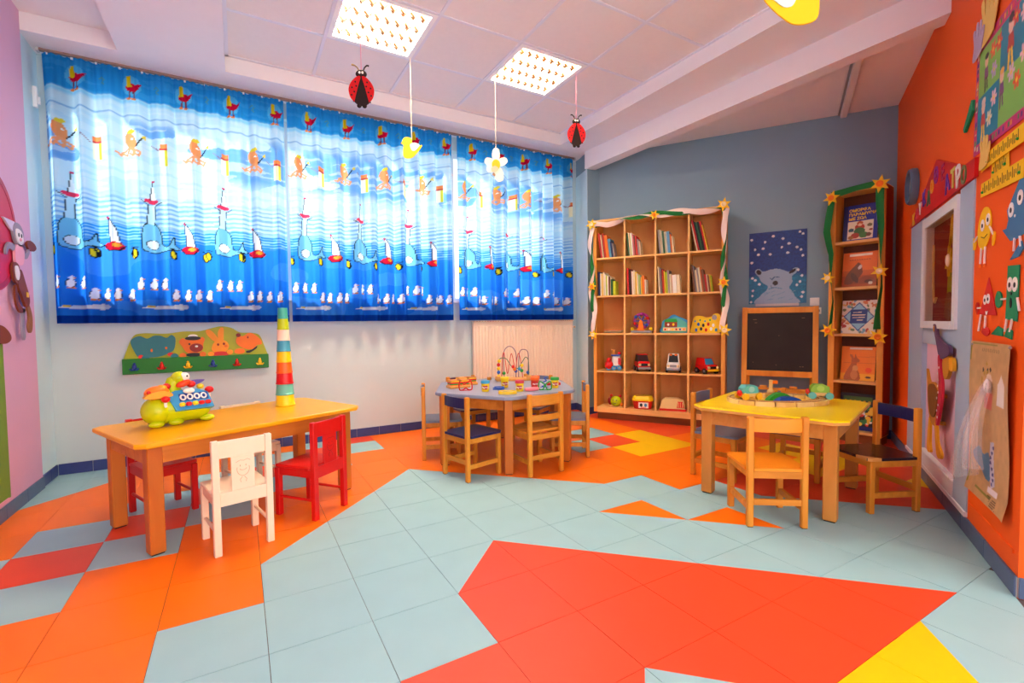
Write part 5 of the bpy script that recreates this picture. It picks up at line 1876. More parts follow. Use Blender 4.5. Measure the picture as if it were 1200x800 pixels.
# goose cut-out stepping on the pink panel
M_goose = mat('goose_ochre', (206, 140, 44), .6, .06)
M_gwing = mat('goose_wing_brown', (132, 80, 26), .6, .08)
M_ghat = mat('goose_hat_plum', (96, 70, 104), .6, .06)
M_gscarf = mat('goose_scarf_red', (206, 36, 66), .6, .06)
M_gfoot = mat('goose_leg_yellow', (246, 176, 28), .6, .05)
gs = thing('goose_cutout', 'painted goose cut-out with plum hat and red scarf on the door', 'cut-out', on_rw(.62, .23, .012), R_RZ)
def gx(s):
    return -(s - .62)
def gpoly(name, pts, y0, y1, m, n=4, parent=None, closed=True):
    return MB().prism(spline([(gx(s), z - .23) for s, z in pts], n), y0, y1, 'y').build(name, m, parent or gs)
gpoly('body', [(.88, .735), (.86, .66), (.84, .56), (.80, .47), (.72, .42), (.62, .43), (.56, .50), (.53, .60), (.55, .66), (.64, .66), (.72, .67), (.80, .66)], -.012, 0, M_goose)
gpoly('wing', [(.80, .63), (.79, .55), (.74, .48), (.66, .47), (.60, .53), (.59, .62), (.66, .655), (.74, .655)], -.018, -.012, M_gwing)
gpoly('scarf', [(.57, .82), (.535, .835), (.50, .75), (.465, .68), (.475, .59), (.55, .45), (.58, .46), (.545, .59), (.54, .70)], -.022, -.010, M_gscarf)
gpoly('head', [(.50, .80), (.45, .84), (.38, .845), (.36, .79), (.40, .73), (.46, .72)], -.016, 0, M_goose)
gpoly('beak', [(.37, .835), (.31, .83), (.30, .775), (.36, .775)], -.016, 0, M_gfoot)
h_ = gpoly('hat', [(.70, 1.0), (.66, 1.005), (.62, .95), (.50, .91), (.38, .90), (.35, .86), (.42, .835), (.52, .82), (.57, .84), (.62, .90)], -.020, -.004, M_ghat)
MB().ball((gx(.68), -.012, .985 - .23), (.022, .012, .026), 10, 7).build('bobble', M_goose, h_, smooth=True)
gpoly('leg', [(.80, .44), (.77, .43), (.765, .30), (.74, .25), (.80, .235), (.83, .27)], -.012, 0, M_gfoot)
gpoly('leg', [(.66, .43), (.62, .43), (.58, .34), (.50, .295), (.52, .26), (.60, .27)], -.012, 0, M_gfoot)
dots = MB()
for k in range(9):
    dots.prism(ring(gx(.545 - .006 * (k % 3) + .02 * (k % 2)), .49 + k * .035 - .23, .007, .007, 8), -.0235, -.022, 'y')
tag(dots.build('scarf_dots', P_wht, gs), kind='stuff')
for (s, z) in ((.64, .44), (.62, .60)):
    MB().box((gx(s), .016, z - .23), (.02, .032, .02)).build('spacer', M_goose, gs)

# red gable with the letters
sg = thing('gable_sign', 'red gable-shaped board above the door lettered in many colours', 'sign', on_rw(.80, 1.70, .002), R_RZ)
gp = [(rwx(s), z - 1.70) for s, z in ((1.55, .0 + 1.702), (.80, 1.985), (.26, 1.80), (.078, 1.79), (.078, 1.702))]
MB().prism(gp, -.014, 0, 'y').build('board', mat('gable_red', (206, 16, 14), .5, .05), sg)
LET = list('ΚΟΥΚΛΟΘΕΑΤΡΟ')
LP = [(1.405, 1.735), (1.30, 1.757), (1.20, 1.77), (1.09, 1.815), (.965, 1.79), (.885, 1.842), (.785, 1.885), (.635, 1.862), (.535, 1.775), (.425, 1.775), (.33, 1.765), (.235, 1.745)]
LC = [(246, 206, 60), (226, 70, 90), (240, 236, 230), (110, 60, 190), (70, 130, 90), (246, 176, 40), (150, 40, 150), (170, 30, 90), (100, 50, 170), (206, 206, 90), (246, 244, 240), (110, 130, 80)]
LS = [.085, .075, .085, .10, .10, .085, .11, .10, .115, .115, .125, .10]
for c, (s, z), col, sz, in zip(LET, LP, LC, LS):
    lettering('letter', c, sz * 1.15, mat('letter_%d_%d_%d' % col, col, .5, .03), sg, (rwx(s), -.0165, z - 1.70), .0022, tilt=random.uniform(-.2, .2), bold=.004)

# clock
ckk = thing('wall_clock', 'round slate blue wall clock beside the red gable', 'clock', on_rw(1.44, 1.98, .004), R_RZ)
RX = Matrix.Rotation(math.pi / 2, 3, 'X')
MB().lathe([(.10, 0), (.125, .0), (.128, .03), (.118, .045), (.098, .045), (.096, .02), (.09, .02)], 32, (0, 0, 0), RX).build('case', mat('clock_slate', (86, 112, 140), .4, .06), ckk, smooth=True)
MB().lathe([(.097, .018), (.097, .021)], 32, (0, 0, 0), RX).build('dial', mat('clock_dial', (120, 118, 120), .4, .08), ckk)
MB().bar((0, -.024, 0), (.03, -.024, .04), .004, .007).build('hour_hand', P_red, ckk)
MB().bar((0, -.027, 0), (-.02, -.027, .068), .003, .006).build('minute_hand', P_blk, ckk)

# ------------------------------------------------------------------ paper work
def rw_thing(name, label, cat, s, z, off=.003, tilt=0.0):
    t = thing(name, label, cat, on_rw(s, z, off), R_RZ)
    if tilt:
        t.rotation_mode = 'QUATERNION'
        t.rotation_quaternion = (Matrix.Rotation(R_RZ, 3, 'Z') @ Matrix.Rotation(tilt, 3, 'Y')).to_quaternion()
    return t
cw, chh = .66, .50
cv = Canvas(cw, chh, .005, (206, 40, 120))
for k in range(90):
    e_ = rng.random()
    side = k % 3
    x, y = (.022, .03 + .45 * e_) if side == 0 else ((.03 + .62 * e_, .022) if side == 1 else (.03 + .62 * e_, .478))
    cv.rect(x - .008, y - .010, x + .008, y + .010, [(60, 50, 140), (60, 160, 60), (240, 160, 40), (230, 60, 80), (240, 230, 180)][int(rng.random() * 5)])
GN, TL = (132, 200, 90), (30, 142, 170)
def wq(a, b):
    return (.045 + a * .57, .045 + b * .41)
for i, j, colr in ((0, 0, TL), (0, 1, GN), (1, 0, GN), (1, 1, TL), (2, 0, TL), (2, 1, GN)):
    x0, y0 = .045 + i * .27, .045 + j * .205
    cv.rect(x0, y0, min(.62, x0 + .27), y0 + .205, colr)
def kid(x, y, s, hair, top, leg):
    cv.ell(x, y + .055 * s, .022 * s, .028 * s, (244, 206, 180))
    cv.ell(x + .002, y + .075 * s, .024 * s, .014 * s, hair)
    cv.poly([(x - .02 * s, y + .03 * s), (x + .02 * s, y + .03 * s), (x + .03 * s, y - .02 * s), (x - .025 * s, y - .02 * s)], top)
    cv.line([(x - .008 * s, y - .02 * s), (x - .012 * s, y - .07 * s)], .007 * s, leg)
    cv.line([(x + .01 * s, y - .02 * s), (x + .02 * s, y - .065 * s)], .007 * s, leg)
kid(.12, .13, 1.15, (240, 210, 190), (200, 60, 50), (246, 200, 40))
kid(.42, .34, 1.3, (50, 40, 40), (176, 60, 50), (246, 210, 50))
kid(.14, .33, 1.0, (30, 22, 26), (130, 80, 130), (90, 50, 60))
kid(.34, .19, 1.0, (236, 190, 90), (140, 90, 140), (120, 80, 110))
for (x, y, p, m_) in ((.22, .40, (230, 90, 50), (250, 200, 60)), (.29, .40, (226, 70, 60), (250, 210, 70)), (.24, .31, (190, 170, 220), (240, 220, 80)), (.20, .12, (240, 226, 190), (246, 200, 60)), (.25, .19, (246, 190, 200), (250, 210, 90)), (.47, .42, (226, 60, 50), (246, 200, 60)), (.50, .17, (236, 90, 40), (250, 220, 60)), (.44, .22, (226, 200, 226), (246, 210, 80)), (.56, .25, (246, 190, 200), (250, 220, 90)), (.55, .40, (246, 200, 210), (250, 210, 70))):
    cv.flower(x, y, .036, p, m_)
col_ = rw_thing('paper_collage', 'patchwork paper collage of children and flowers with a pink border', 'collage', -.18, 1.795, .003, math.radians(2.5))
sheet('sheet', cv, M_print, col_, thick=.004)
def cut(name, label, cat, s, z, polys, off=.002, group=None):
    """small paper cut-outs pinned on the orange wall; polys: (name, [(s, z)...], y0, y1, mat, smooth steps)"""
    t = rw_thing(name, label, cat, s, z, off)
    last = t
    for nm, pts, y0, y1, m, n in polys:
        P = [(-(a - s), b - z) for a, b in pts]
        MB().prism(spline(P, n) if n > 1 else P, y0, y1, 'y').build(nm, m, t)
    return t
M_py = mat('paper_yellow', (252, 206, 20), .7, .04)
M_pale = mat('paper_pale_yellow', (238, 206, 110), .7, .05)
M_lav = mat('paper_lavender', (190, 176, 206), .7, .04)
M_pgreen = mat('paper_green', (26, 146, 96), .7, .05)
M_pblue = mat('paper_blue', (66, 128, 176), .7, .05)
M_pred = mat('paper_red', (214, 36, 30), .7, .05)
M_ink = mat('ink_grey', (110, 96, 40), .7, .1)
M_eyew = mat('paper_white', (248, 246, 242), .7, .02)
hand = [(0, 0), (.012, .05), (.0, .10), (.02, .105), (.032, .06), (.035, .115), (.055, .115), (.06, .062), (.072, .11), (.09, .105), (.085, .055), (.105, .08), (.118, .07), (.095, .02), (.075, .0)]
def hand_at(name, label, s, z, sc, m, off, flip=1):
    return cut(name, label, 'cut-out', s, z, [('hand', [(s - flip * (x - .05) * sc, z + y * sc) for x, y in hand], -.003, 0, m, 3)], off)
hand_at('paper_hand', 'pale yellow paper hand at the lower edge of the collage', -.055, 1.71, 1.15, M_pale, .016)
hand_at('paper_hand', 'large pale yellow paper hand on the upper edge of the collage', -.035, 2.27, 1.9, M_pale, .009)
hand_at('paper_hand', 'lavender paper hand on the upper edge of the collage', .085, 2.25, 1.3, M_lav, .0135)
cut('paper_tab', 'dark green folded paper pinned beside the collage', 'paper', .21, 1.97, [('fold', [(.285, 1.985), (.27, 1.965), (.15, 2.03), (.145, 2.075), (.165, 2.085)], -.012, 0, M_pgreen, 1)])
def strip(label, pts, off, lines):
    s0, z0 = pts[0]
    t = cut('paper_strip', label, 'paper', s0, z0, [('strip', pts, -.002, 0, M_py, 1)], off)
    ink = MB()
    for (sa, za, sb, zb, n) in lines:
        for k in range(n):
            f = k / max(1, n - 1)
            x, z = -(sa + (sb - sa) * f - s0), za + (zb - za) * f - z0
            ink.box((x, -.0026, z + .004 * math.sin(k * 2.1)), (.005, .0008, .018 + .012 * ((k * 5) % 3)))
    tag(ink.build('handwriting', M_ink, t), kind='stuff')
    for (sa, za, sb, zb, n) in lines[:1]:
        for e_ in (0, 1):
            MB().ball((-(sa + (sb - sa) * e_ - s0) , -.004, (za + (zb - za) * e_) - z0 - .012), .006, 8, 5).build('pin', P_green, t)
    return t
strip('upper yellow paper strip with handwriting under the collage', [(.0, 1.70), (-.08, 1.765), (-.48, 1.76), (-.48, 1.69), (-.20, 1.70)], .0105, [(-.09, 1.735, -.42, 1.728, 20)])
strip('short yellow paper joining the two long strips', [(-.10, 1.635), (-.115, 1.71), (-.30, 1.71), (-.31, 1.635)], .0035, [(-.14, 1.675, -.27, 1.675, 9)])
strip('lower yellow paper strip with handwriting above the yellow egg figure', [(.012, 1.59), (.008, 1.65), (-.46, 1.632), (-.46, 1.56), (-.2, 1.575)], .0065, [(-.02, 1.618, -.43, 1.60, 24)])

def eyes(t, cs, s0, z0, r=.018, y=-.003):
    for (s, z) in cs:
        e_ = MB().prism(ring(-(s - s0), z - z0, r, r * 1.1, 14), y - .002, y, 'y').build('eye', M_eyew, t)
        MB().prism(ring(-(s - s0) + .002, z - z0 - .002, r * .35, r * .4, 10), y - .0035, y - .002, 'y').build('pupil', M_dark, e_)
def limbs(t, segs, s0, z0, m, r=.004):
    for i, (a, b) in enumerate(segs):
        MB().tube([(-(a[0] - s0), -.004, a[1] - z0), (-(b[0] - s0), -.004, b[1] - z0)], r, 6).build('limb', m, t)
# yellow egg
t = cut('egg_figure', 'yellow egg-shaped paper figure with googly eyes', 'cut-out', -.04, 1.35, [('body', [(-.02, 1.535), (.03, 1.50), (.055, 1.44), (.04, 1.38), (-.02, 1.35), (-.085, 1.38), (-.12, 1.44), (-.11, 1.50), (-.07, 1.53)], -.003, 0, M_py, 4), ('hand', [(.135, 1.40), (.115, 1.42), (.085, 1.415), (.075, 1.39), (.09, 1.365), (.12, 1.37)], -.004, 0, M_py, 3), ('hand', [(-.15, 1.41), (-.14, 1.36), (-.16, 1.355), (-.175, 1.40)], -.004, 0, M_py, 2)])
eyes(t, [(-.015, 1.46), (-.085, 1.475)], -.04, 1.35, .024)
limbs(t, [((.05, 1.42), (.09, 1.40)), ((-.11, 1.44), (-.155, 1.40)), ((-.01, 1.36), (.0, 1.29)), ((-.06, 1.36), (-.055, 1.285))], -.04, 1.35, M_eyew)
for s in (.0, -.055):
    MB().ball((-(s + .005 + .04), -.004, 1.28 - 1.35), (.016, .004, .009), 8, 5).build('shoe', mat('paper_orange', (250, 120, 20), .7, .04), t)
MB().tube([(-(.0 + .04), -.0035, .06), (-(-.04 + .04), -.0035, .05), (-(-.08 + .04), -.0035, .062)], .002, 5).build('mouth', M_ink, t)
# blue star
t = cut('star_figure', 'blue pointed paper figure with googly eyes next to the yellow egg', 'cut-out', -.40, 1.35, [('body', [(-.30, 1.47), (-.43, 1.575), (-.52, 1.54), (-.55, 1.42), (-.50, 1.36), (-.41, 1.345), (-.34, 1.345), (-.255, 1.40), (-.30, 1.40), (-.315, 1.43)], -.003, 0, M_pblue, 1), ('foot', [(-.345, 1.27), (-.45, 1.33), (-.47, 1.30), (-.43, 1.275)], -.004, 0, M_pblue, 1)])
eyes(t, [(-.345, 1.465), (-.43, 1.495)], -.40, 1.35, .026)
limbs(t, [((-.39, 1.35), (-.385, 1.30)), ((-.44, 1.35), (-.45, 1.31))], -.40, 1.35, M_eyew)
MB().ball((-(-.385 + .40), -.004, .085), (.006, .002, .006), 8, 5).build('nose', M_eyew, t)
# red triangle
t = cut('triangle_figure', 'red triangular paper figure with googly eyes', 'cut-out', -.10, 1.045, [('body', [(-.11, 1.22), (.0, 1.06), (-.215, 1.055)], -.003, 0, M_pred, 1), ('hand', [(.055, 1.09), (.04, 1.115), (.015, 1.11), (.01, 1.075), (.03, 1.06)], -.004, 0, M_pred, 3), ('shoe', [(-.12, 1.0), (-.06, 1.005), (-.04, .98), (-.10, .965), (-.14, .98)], -.004, 0, M_pred, 2)])
eyes(t, [(-.075, 1.125), (-.115, 1.128)], -.10, 1.045, .020)
limbs(t, [((-.03, 1.06), (.0, .985)), ((-.09, 1.055), (-.085, 1.0)), ((-.02, 1.09), (.02, 1.09))], -.10, 1.045, M_eyew)
MB().prism([(-.012, .03), (.0, .024), (.012, .03), (.006, .014), (-.006, .014)], -.005, -.003, 'y').build('mouth', M_eyew, t)
# green rectangle
t = cut('rectangle_figure', 'green rectangular paper figure with open mouth and big feet', 'cut-out', -.37, 1.04, [('body', [(-.325, 1.25), (-.44, 1.243), (-.43, 1.03), (-.315, 1.04)], -.003, 0, M_pgreen, 1), ('hand', [(-.20, 1.13), (-.225, 1.155), (-.265, 1.14), (-.27, 1.10), (-.235, 1.085), (-.205, 1.10)], -.004, 0, M_pgreen, 3), ('shoe', [(-.16, .975), (-.24, 1.01), (-.29, 1.0), (-.29, .97)], -.004, 0, M_pgreen, 1), ('shoe', [(-.31, .97), (-.345, 1.005), (-.39, .995), (-.385, .96)], -.004, 0, M_pgreen, 1)])
eyes(t, [(-.355, 1.175), (-.405, 1.172)], -.37, 1.04, .026)
limbs(t, [((-.32, 1.12), (-.27, 1.12)), ((-.335, 1.04), (-.32, .99)), ((-.39, 1.04), (-.37, .99)), ((-.435, 1.12), (-.455, 1.07))], -.37, 1.04, M_eyew)
MB().prism(ring(-.0, .062, .010, .020, 12), -.005, -.003, 'y').build('mouth', M_dark, t)
MB().prism(ring(-.0, .098, .007, .006, 10), -.005, -.003, 'y').build('nose', M_dark, t)

# brown paper princess poster with a tulle veil
pw, ph = .475, .69
cv = Canvas(pw, ph, .005, (206, 166, 116))
cv.a *= (.9 + .2 * smooth_noise(*cv.a.shape[:2], 30, 20))[..., None]
for (x0, y0, x1, y1) in ((.02, .675, .30, .682), (.005, .03, .012, .2), (.10, .03, .30, .04), (.005, .60, .012, .67)):
    cv.rect(x0, y0, x1, y1, (130, 140, 40))
for k in range(16):
    cv.ell(.13 + .09 * rng.random(), .50 + .10 * rng.random(), .008, .010, [(30, 26, 20), (190, 150, 40)][k % 2])
cv.ell(.205, .505, .035, .05, (236, 214, 200)); cv.poly([(.16, .47), (.25, .47), (.25, .40), (.17, .40)], (226, 120, 110))
cv.poly(spline([(.03, .18), (.10, .22), (.18, .20), (.26, .22), (.30, .14), (.25, .10), (.14, .13), (.06, .14)], 4), (76, 140, 176))
cv.poly([(.27, .27), (.31, .28), (.335, .10), (.29, .08)], (216, 212, 226))
for k in range(8):
    cv.ell(.30 + .015 * math.sin(k), .10 + k * .022, .010, .008, (50, 50, 130))
cv.poly([(.30, .52), (.345, .56), (.40, .52), (.40, .43), (.30, .43)], (244, 240, 236))
cv.rect(.26, .055, .36, .08, (230, 220, 226))
for k in range(4):
    cv.line([(.27 + .01 * k, .045 - k * .011), (.36, .04 - k * .011)], .002, (70, 56, 50))
for k in range(12):
    cv.line([(.13 + k * .017, .65), (.135 + k * .017, .662)], .0022, (120, 100, 60))
po_ = rw_thing('princess_poster', 'brown paper poster of a princess below the paper figures', 'poster', -.19, .25, .004)
def wrinkle(X, Z):
    return -.006 - .006 * np.sin(X * 14 + 1) * np.sin(Z * 9) - .012 * np.clip((.08 - Z) / .08, 0, 1) - .05 * (np.abs(X) / .24) ** 6 * .15
s_ = sheet('sheet', cv, M_print, po_, thick=.0, shape=wrinkle)
MV = bpy.data.materials.new('tulle')
MV.use_nodes = True
_nt = MV.node_tree
_o = _nt.nodes['Material Output']
_d = _nt.nodes['Principled BSDF']
_d.inputs['Base Color'].default_value = (.95, .88, .88, 1)
_tp = _nt.nodes.new('ShaderNodeBsdfTransparent')
_nz = _nt.nodes.new('ShaderNodeTexNoise')
_nz.inputs['Scale'].default_value = 40
_mr = _nt.nodes.new('ShaderNodeMapRange')
_mr.inputs['To Min'].default_value = .08
_mr.inputs['To Max'].default_value = .36
_nt.links.new(_nz.outputs['Fac'], _mr.inputs['Value'])
_mx = _nt.nodes.new('ShaderNodeMixShader')
_nt.links.new(_mr.outputs['Result'], _mx.inputs[0])
_nt.links.new(_tp.outputs[0], _mx.inputs[1])
_nt.links.new(_d.outputs[0], _mx.inputs[2])
_nt.links.new(_mx.outputs[0], _o.inputs['Surface'])
def veil(name, top, bot, seed, n=16, k=8):
    b = MB()
    V = []
    for i in range(k + 1):
        f = i / k
        for j in range(n + 1):
            g_ = j / n
            xa = top[0] + (top[1] - top[0]) * g_
            xb = bot[0] + (bot[1] - bot[0]) * g_
            z = top[2] + ((bot[2] + (bot[3] - bot[2]) * g_) - top[2]) * f
            V.append((xa + (xb - xa) * f ** .8, -.018 - .05 * math.sin(f * 2.2) * (.6 + .4 * math.sin(g_ * 3.1)) - .008 * math.sin(g_ * 20 + seed), z))
    F = [(i * (n + 1) + j, i * (n + 1) + j + 1, (i + 1) * (n + 1) + j + 1, (i + 1) * (n + 1) + j) for i in range(k) for j in range(n)]
    return b.add(V, F).build(name, MV, po_, smooth=True)
veil('veil', (-.03, .02, .52), (-.40, .07, -.02, .14), 1)
veil('veil', (-.02, .02, .50), (-.16, .07, .10, .16), 4)
MB().ball((.0, -.016, .505), (.02, .012, .03), 10, 7).build('bodice', mat('tulle_white', (240, 230, 228), .8, .04), po_, smooth=True)
for (x, z) in ((-.225, .675), (.225, .68), (-.225, .02)):
    MB().ball((x, -.012, z), .006, 8, 5).build('pin', P_gry, po_)
# wooden moulding line low on the orange wall
ml = MB()
a = RP + RU * .08
b = RP + RU * -.46
for (off0, off1, z0, z1) in ((0, .006, .150, .165),):
    p = [a, b, b + RN * off1, a + RN * off1]
    ml.prism([(v.x, v.y) for v in p], z0, z1)
tag(ml.build('trim_1', M_orange), 'thin orange moulding above the slate skirting', kind='structure')
# ------------------------------------------------------------------ lilac wall: merry-go-round figures
def lw_thing(name, label, cat, y, z, off=.004):
    return thing(name, label, cat, (XL + off, y, z), math.pi / 2)
def lcut(t, y0, z0, nm, pts, d0, d1, m, n=4, parent=None):
    return MB().prism(spline([(y - y0, z - z0) for y, z in pts], n) if n > 1 else [(y - y0, z - z0) for y, z in pts], d0, d1, 'y').build(nm, m, parent or t)
t = lw_thing('red_disc', 'large crimson disc fixed on the lilac wall', 'wall decoration', 3.57, 1.585)
M_disc = mat('disc_crimson', (196, 22, 62), .45, .08, 5)
MB().prism(ring(0, 0, .335, .335, 48), -.016, 0, 'y').build('disc', M_disc, t)
rm = MB()
for i in range(48):
    a0, a1 = 2 * math.pi * i / 48, 2 * math.pi * (i + 1) / 48
    rm.prism([(.30 * math.cos(a0), .30 * math.sin(a0)), (.325 * math.cos(a0), .325 * math.sin(a0)), (.325 * math.cos(a1), .325 * math.sin(a1)), (.30 * math.cos(a1), .30 * math.sin(a1))], -.018, -.016, 'y')
rm.build('rim_band', mat('disc_rim', (176, 16, 52), .45, .05), t)
M_clown = mat('figure_grey', (150, 140, 160), .6, .06)
M_fpink = mat('figure_pink', (240, 170, 190), .6, .05)
M_fbrown = mat('figure_brown', (124, 52, 24), .6, .08)
M_fskin = mat('figure_face', (240, 232, 236), .6, .03)
t = lw_thing('mouse_cutout', 'grey and pink mouse cut-out hanging on the crimson disc', 'cut-out', 3.87, 1.42, .024)
def m_(nm, pts, d0, d1, m, n=4):
    return lcut(t, 3.87, 1.42, nm, pts, d0, d1, m, n)
m_('head', [(3.83, 1.66), (3.80, 1.61), (3.83, 1.55), (3.89, 1.53), (3.94, 1.56), (3.95, 1.62), (3.90, 1.66)], -.012, 0, M_clown)
m_('face', [(3.83, 1.62), (3.84, 1.56), (3.88, 1.54), (3.93, 1.56), (3.92, 1.61), (3.87, 1.63)], -.016, -.012, M_fskin)
m_('hat', [(3.68, 1.665), (3.83, 1.665), (3.82, 1.60), (3.76, 1.62)], -.010, 0, mat('figure_lilac', (206, 200, 230), .6, .04), 1)
m_('body', [(3.83, 1.53), (3.81, 1.45), (3.84, 1.42), (3.92, 1.43), (3.95, 1.50), (3.91, 1.54)], -.012, 0, M_fpink)
m_('arm', [(3.82, 1.53), (3.74, 1.535), (3.69, 1.49), (3.70, 1.46), (3.735, 1.50), (3.80, 1.495)], -.010, 0, M_clown)
m_('arm', [(3.93, 1.52), (3.98, 1.50), (4.03, 1.535), (4.04, 1.515), (3.99, 1.47), (3.93, 1.48)], -.010, 0, M_clown)
m_('shoe', [(4.00, 1.565), (4.05, 1.59), (4.12, 1.58), (4.15, 1.555), (4.10, 1.53), (4.03, 1.535)], -.012, 0, M_fbrown)
for y in (3.86, 3.90):
    MB().prism(ring(y - 3.87, 1.595 - 1.42, .008, .012, 10), -.018, -.016, 'y').build('eye', M_dark, t)
MB().ball((.01, -.018, 1.57 - 1.42), (.012, .006, .010), 8, 5).build('nose', M_fpink, t)
t = lw_thing('monkey_cutout', 'brown monkey cut-out dangling below the mouse on lilac wall', 'cut-out', 3.88, 1.10, .024)
def k_(nm, pts, d0, d1, m, n=4):
    return lcut(t, 3.88, 1.10, nm, pts, d0, d1, m, n)
k_('head', [(3.77, 1.41), (3.80, 1.43), (3.85, 1.42), (3.87, 1.37), (3.84, 1.31), (3.79, 1.32), (3.77, 1.36)], -.012, 0, M_fbrown)
k_('face', [(3.79, 1.40), (3.825, 1.41), (3.85, 1.37), (3.83, 1.33), (3.80, 1.34)], -.016, -.012, M_fskin)
k_('body', [(3.85, 1.38), (3.89, 1.39), (3.94, 1.32), (3.99, 1.24), (3.98, 1.19), (3.93, 1.18), (3.87, 1.25), (3.83, 1.30)], -.013, 0, M_fbrown)
k_('tail', [(3.80, 1.30), (3.79, 1.22), (3.83, 1.15), (3.90, 1.14), (3.93, 1.16), (3.88, 1.17), (3.84, 1.20), (3.825, 1.26)], -.010, 0, M_fbrown)
k_('leg', [(3.95, 1.20), (3.99, 1.19), (4.03, 1.12), (4.02, 1.04), (3.98, 1.02), (3.96, 1.06), (3.98, 1.12)], -.010, 0, mat('figure_tan', (150, 96, 60), .6, .06))
k_('leg', [(3.89, 1.16), (3.92, 1.15), (3.90, 1.08), (3.91, 1.0), (3.88, .98), (3.86, 1.05)], -.010, 0, M_clown)
MB().box((.075, -.015, .15), (.03, .003, .03)).build('patch', M_yelp, t)
t = lw_thing('shoe_cutout', 'brown shoe cut-out low beside the green post on lilac wall', 'cut-out', 3.60, 1.0, .024)
lcut(t, 3.60, 1.0, 'shoe', [(3.52, 1.06), (3.60, 1.06), (3.68, 1.02), (3.69, .985), (3.62, .965), (3.53, .98)], -.012, 0, M_fbrown)
lcut(t, 3.60, 1.0, 'sock', [(3.50, 1.06), (3.55, 1.07), (3.55, 1.11), (3.50, 1.11)], -.010, 0, M_clown, 1)
t = lw_thing('green_post', 'flat leaf green post fixed upright on the lilac wall', 'wall decoration', 3.57, .115, .004)
MB().prism([(-.12, .0), (.065, .0), (.065, .90), (-.12, .90)], -.014, 0, 'y').build('post', mat('post_green', (112, 150, 20), .5, .1, 6), t)
MB().prism([(-.12, -.012), (.03, -.012), (.03, .006), (-.12, .006)], -.020, -.012, 'y').build('foot', M_fpink, t)

# ------------------------------------------------------------------ things hanging from the ceiling
M_felt = mat('felt_red', (206, 22, 28), .9, .08, 30)
M_fblk = mat('felt_black', (40, 26, 24), .9, .1, 30)
M_pstring = mat('string_pink', (236, 120, 150), .7, .1)
M_ystring = mat('string_cream', (250, 240, 206), .7, .05)
VIEW = math.radians(-30)
def hang(name, label, cat, x, y, z, rz=VIEW, group=None):
    return thing(name, label, cat, (x, y, z), rz, group)
def ladybird(label, x, y, z, curl):
    t = hang('felt_ladybird', label, 'ladybird', x, y, z, VIEW + .15)
    # z = bottom of the body
    b = MB().prism(spline([(-.045, .02), (-.05, .03), (-.012, .15), (.0, .17), (.012, .15), (.052, .03), (.045, .018), (.02, .0), (-.02, .0)], 4), -.006, .006, 'y').build('body', M_fblk, t)
    for s in (-1, 1):
        w = MB().prism(spline([(s * .004, .168), (s * .03, .165), (s * .062, .13), (s * .076, .09), (s * .068, .045), (s * .046, .018), (s * .040, .03), (s * .020, .11)], 4), -.010, -.004, 'y').build('wing', M_felt, t)
        for (dx, dz) in ((.035, .135), (.055, .10), (.042, .075), (.058, .055), (.03, .11)):
            MB().prism(ring(s * dx, dz, .0055, .0055, 8), -.0115, -.010, 'y').build('spot', M_fblk, w)
        MB().ball((s * .016, 0, -.004), (.014, .008, .014), 10, 7).build('foot', M_fblk, t, smooth=True)
        MB().ball((s * .009, -.012, .192), (.007, .004, .008), 8, 6).build('eye', P_wht, t)
        pts = [(s * .012, 0, .205), (s * .02, 0, .228), (s * .034, 0, .242), (s * .046, 0, .240)] if not (curl and s < 0) else [(-.012, 0, .205), (-.022, 0, .226), (-.038, 0, .238), (-.056, 0, .242)]
        MB().tube(pts, [.004, .004, .0045, .006], 6).build('antenna', (mat('felt_tan', (160, 130, 80), .9, .08) if curl and s < 0 else M_fblk), t, smooth=True)
    MB().ball((0, 0, .188), (.034, .012, .026), 14, 8).build('head', M_fblk, t, smooth=True)
    MB().tube([(0, 0, .205), (0, 0, ZR - z - (.0 if curl else .0))], .0016, 5).build('string', M_pstring, t)
    return t
ladybird('red felt ladybird with one tan antenna hanging on a pink string before the curtains', .700, 3.03, 2.40, True)
ladybird('red felt ladybird with two black antennae hanging on a pink string near the beam', 2.41, 3.092, 2.475, False)
M_chick = mat('card_yellow', (250, 196, 0), .7, .04)
M_chwing = mat('card_mint', (206, 232, 220), .7, .03)
def chick(label, x, y, z, rz, top, mirror=1):
    t = hang('card_chick', label, 'chick', x, y, z, rz)
    k = mirror
    MB().prism(spline([(k * -.075, .115), (k * -.06, .15), (k * -.03, .158), (k * -.002, .145), (k * .004, .115), (k * .03, .085), (k * .078, .098), (k * .06, .065), (k * .03, .03), (k * .0, .005), (k * -.035, .0), (k * -.062, .012), (k * -.066, .06), (k * -.062, .095)], 4), -.003, .003, 'y').build('body', M_chick, t)
    for s in (-1, 1):
        MB().prism(spline([(k * -.012, .10), (k * .02, .115), (k * .06, .098), (k * .045, .075), (k * .022, .055), (k * .0, .06)], 4), s * .003, s * .006, 'y').build('wing', M_chwing, t)
        MB().prism(ring(k * -.04, .125, .006, .006, 10), s * .003, s * .0045, 'y').build('eye', mat('card_orange', (236, 140, 30), .7, .04), t)
    MB().prism([(k * -.070, .125), (k * -.085, .112), (k * -.068, .108)], -.002, .002, 'y').build('beak', mat('card_orange', (236, 140, 30)), t)
    MB().tube([(k * .0, 0, .14), (k * .0, 0, top - z)], .0022, 5).build('string', M_ystring, t)
    return t
chick('yellow card chick with mint wing hanging in front of the curtains', 1.175, 3.515, 2.30, VIEW, ZR - .001)
chick('yellow card chick hanging alone near the beam, its wing to the left', 1.43, .81, 1.905, VIEW - .3, ZR - .001, -1)
t = hang('card_flower', 'white card flower with orange heart hanging before the curtains', 'paper flower', 1.863, 3.452, 2.20, VIEW)
M_cpet = mat('card_white', (250, 240, 220), .7, .02)
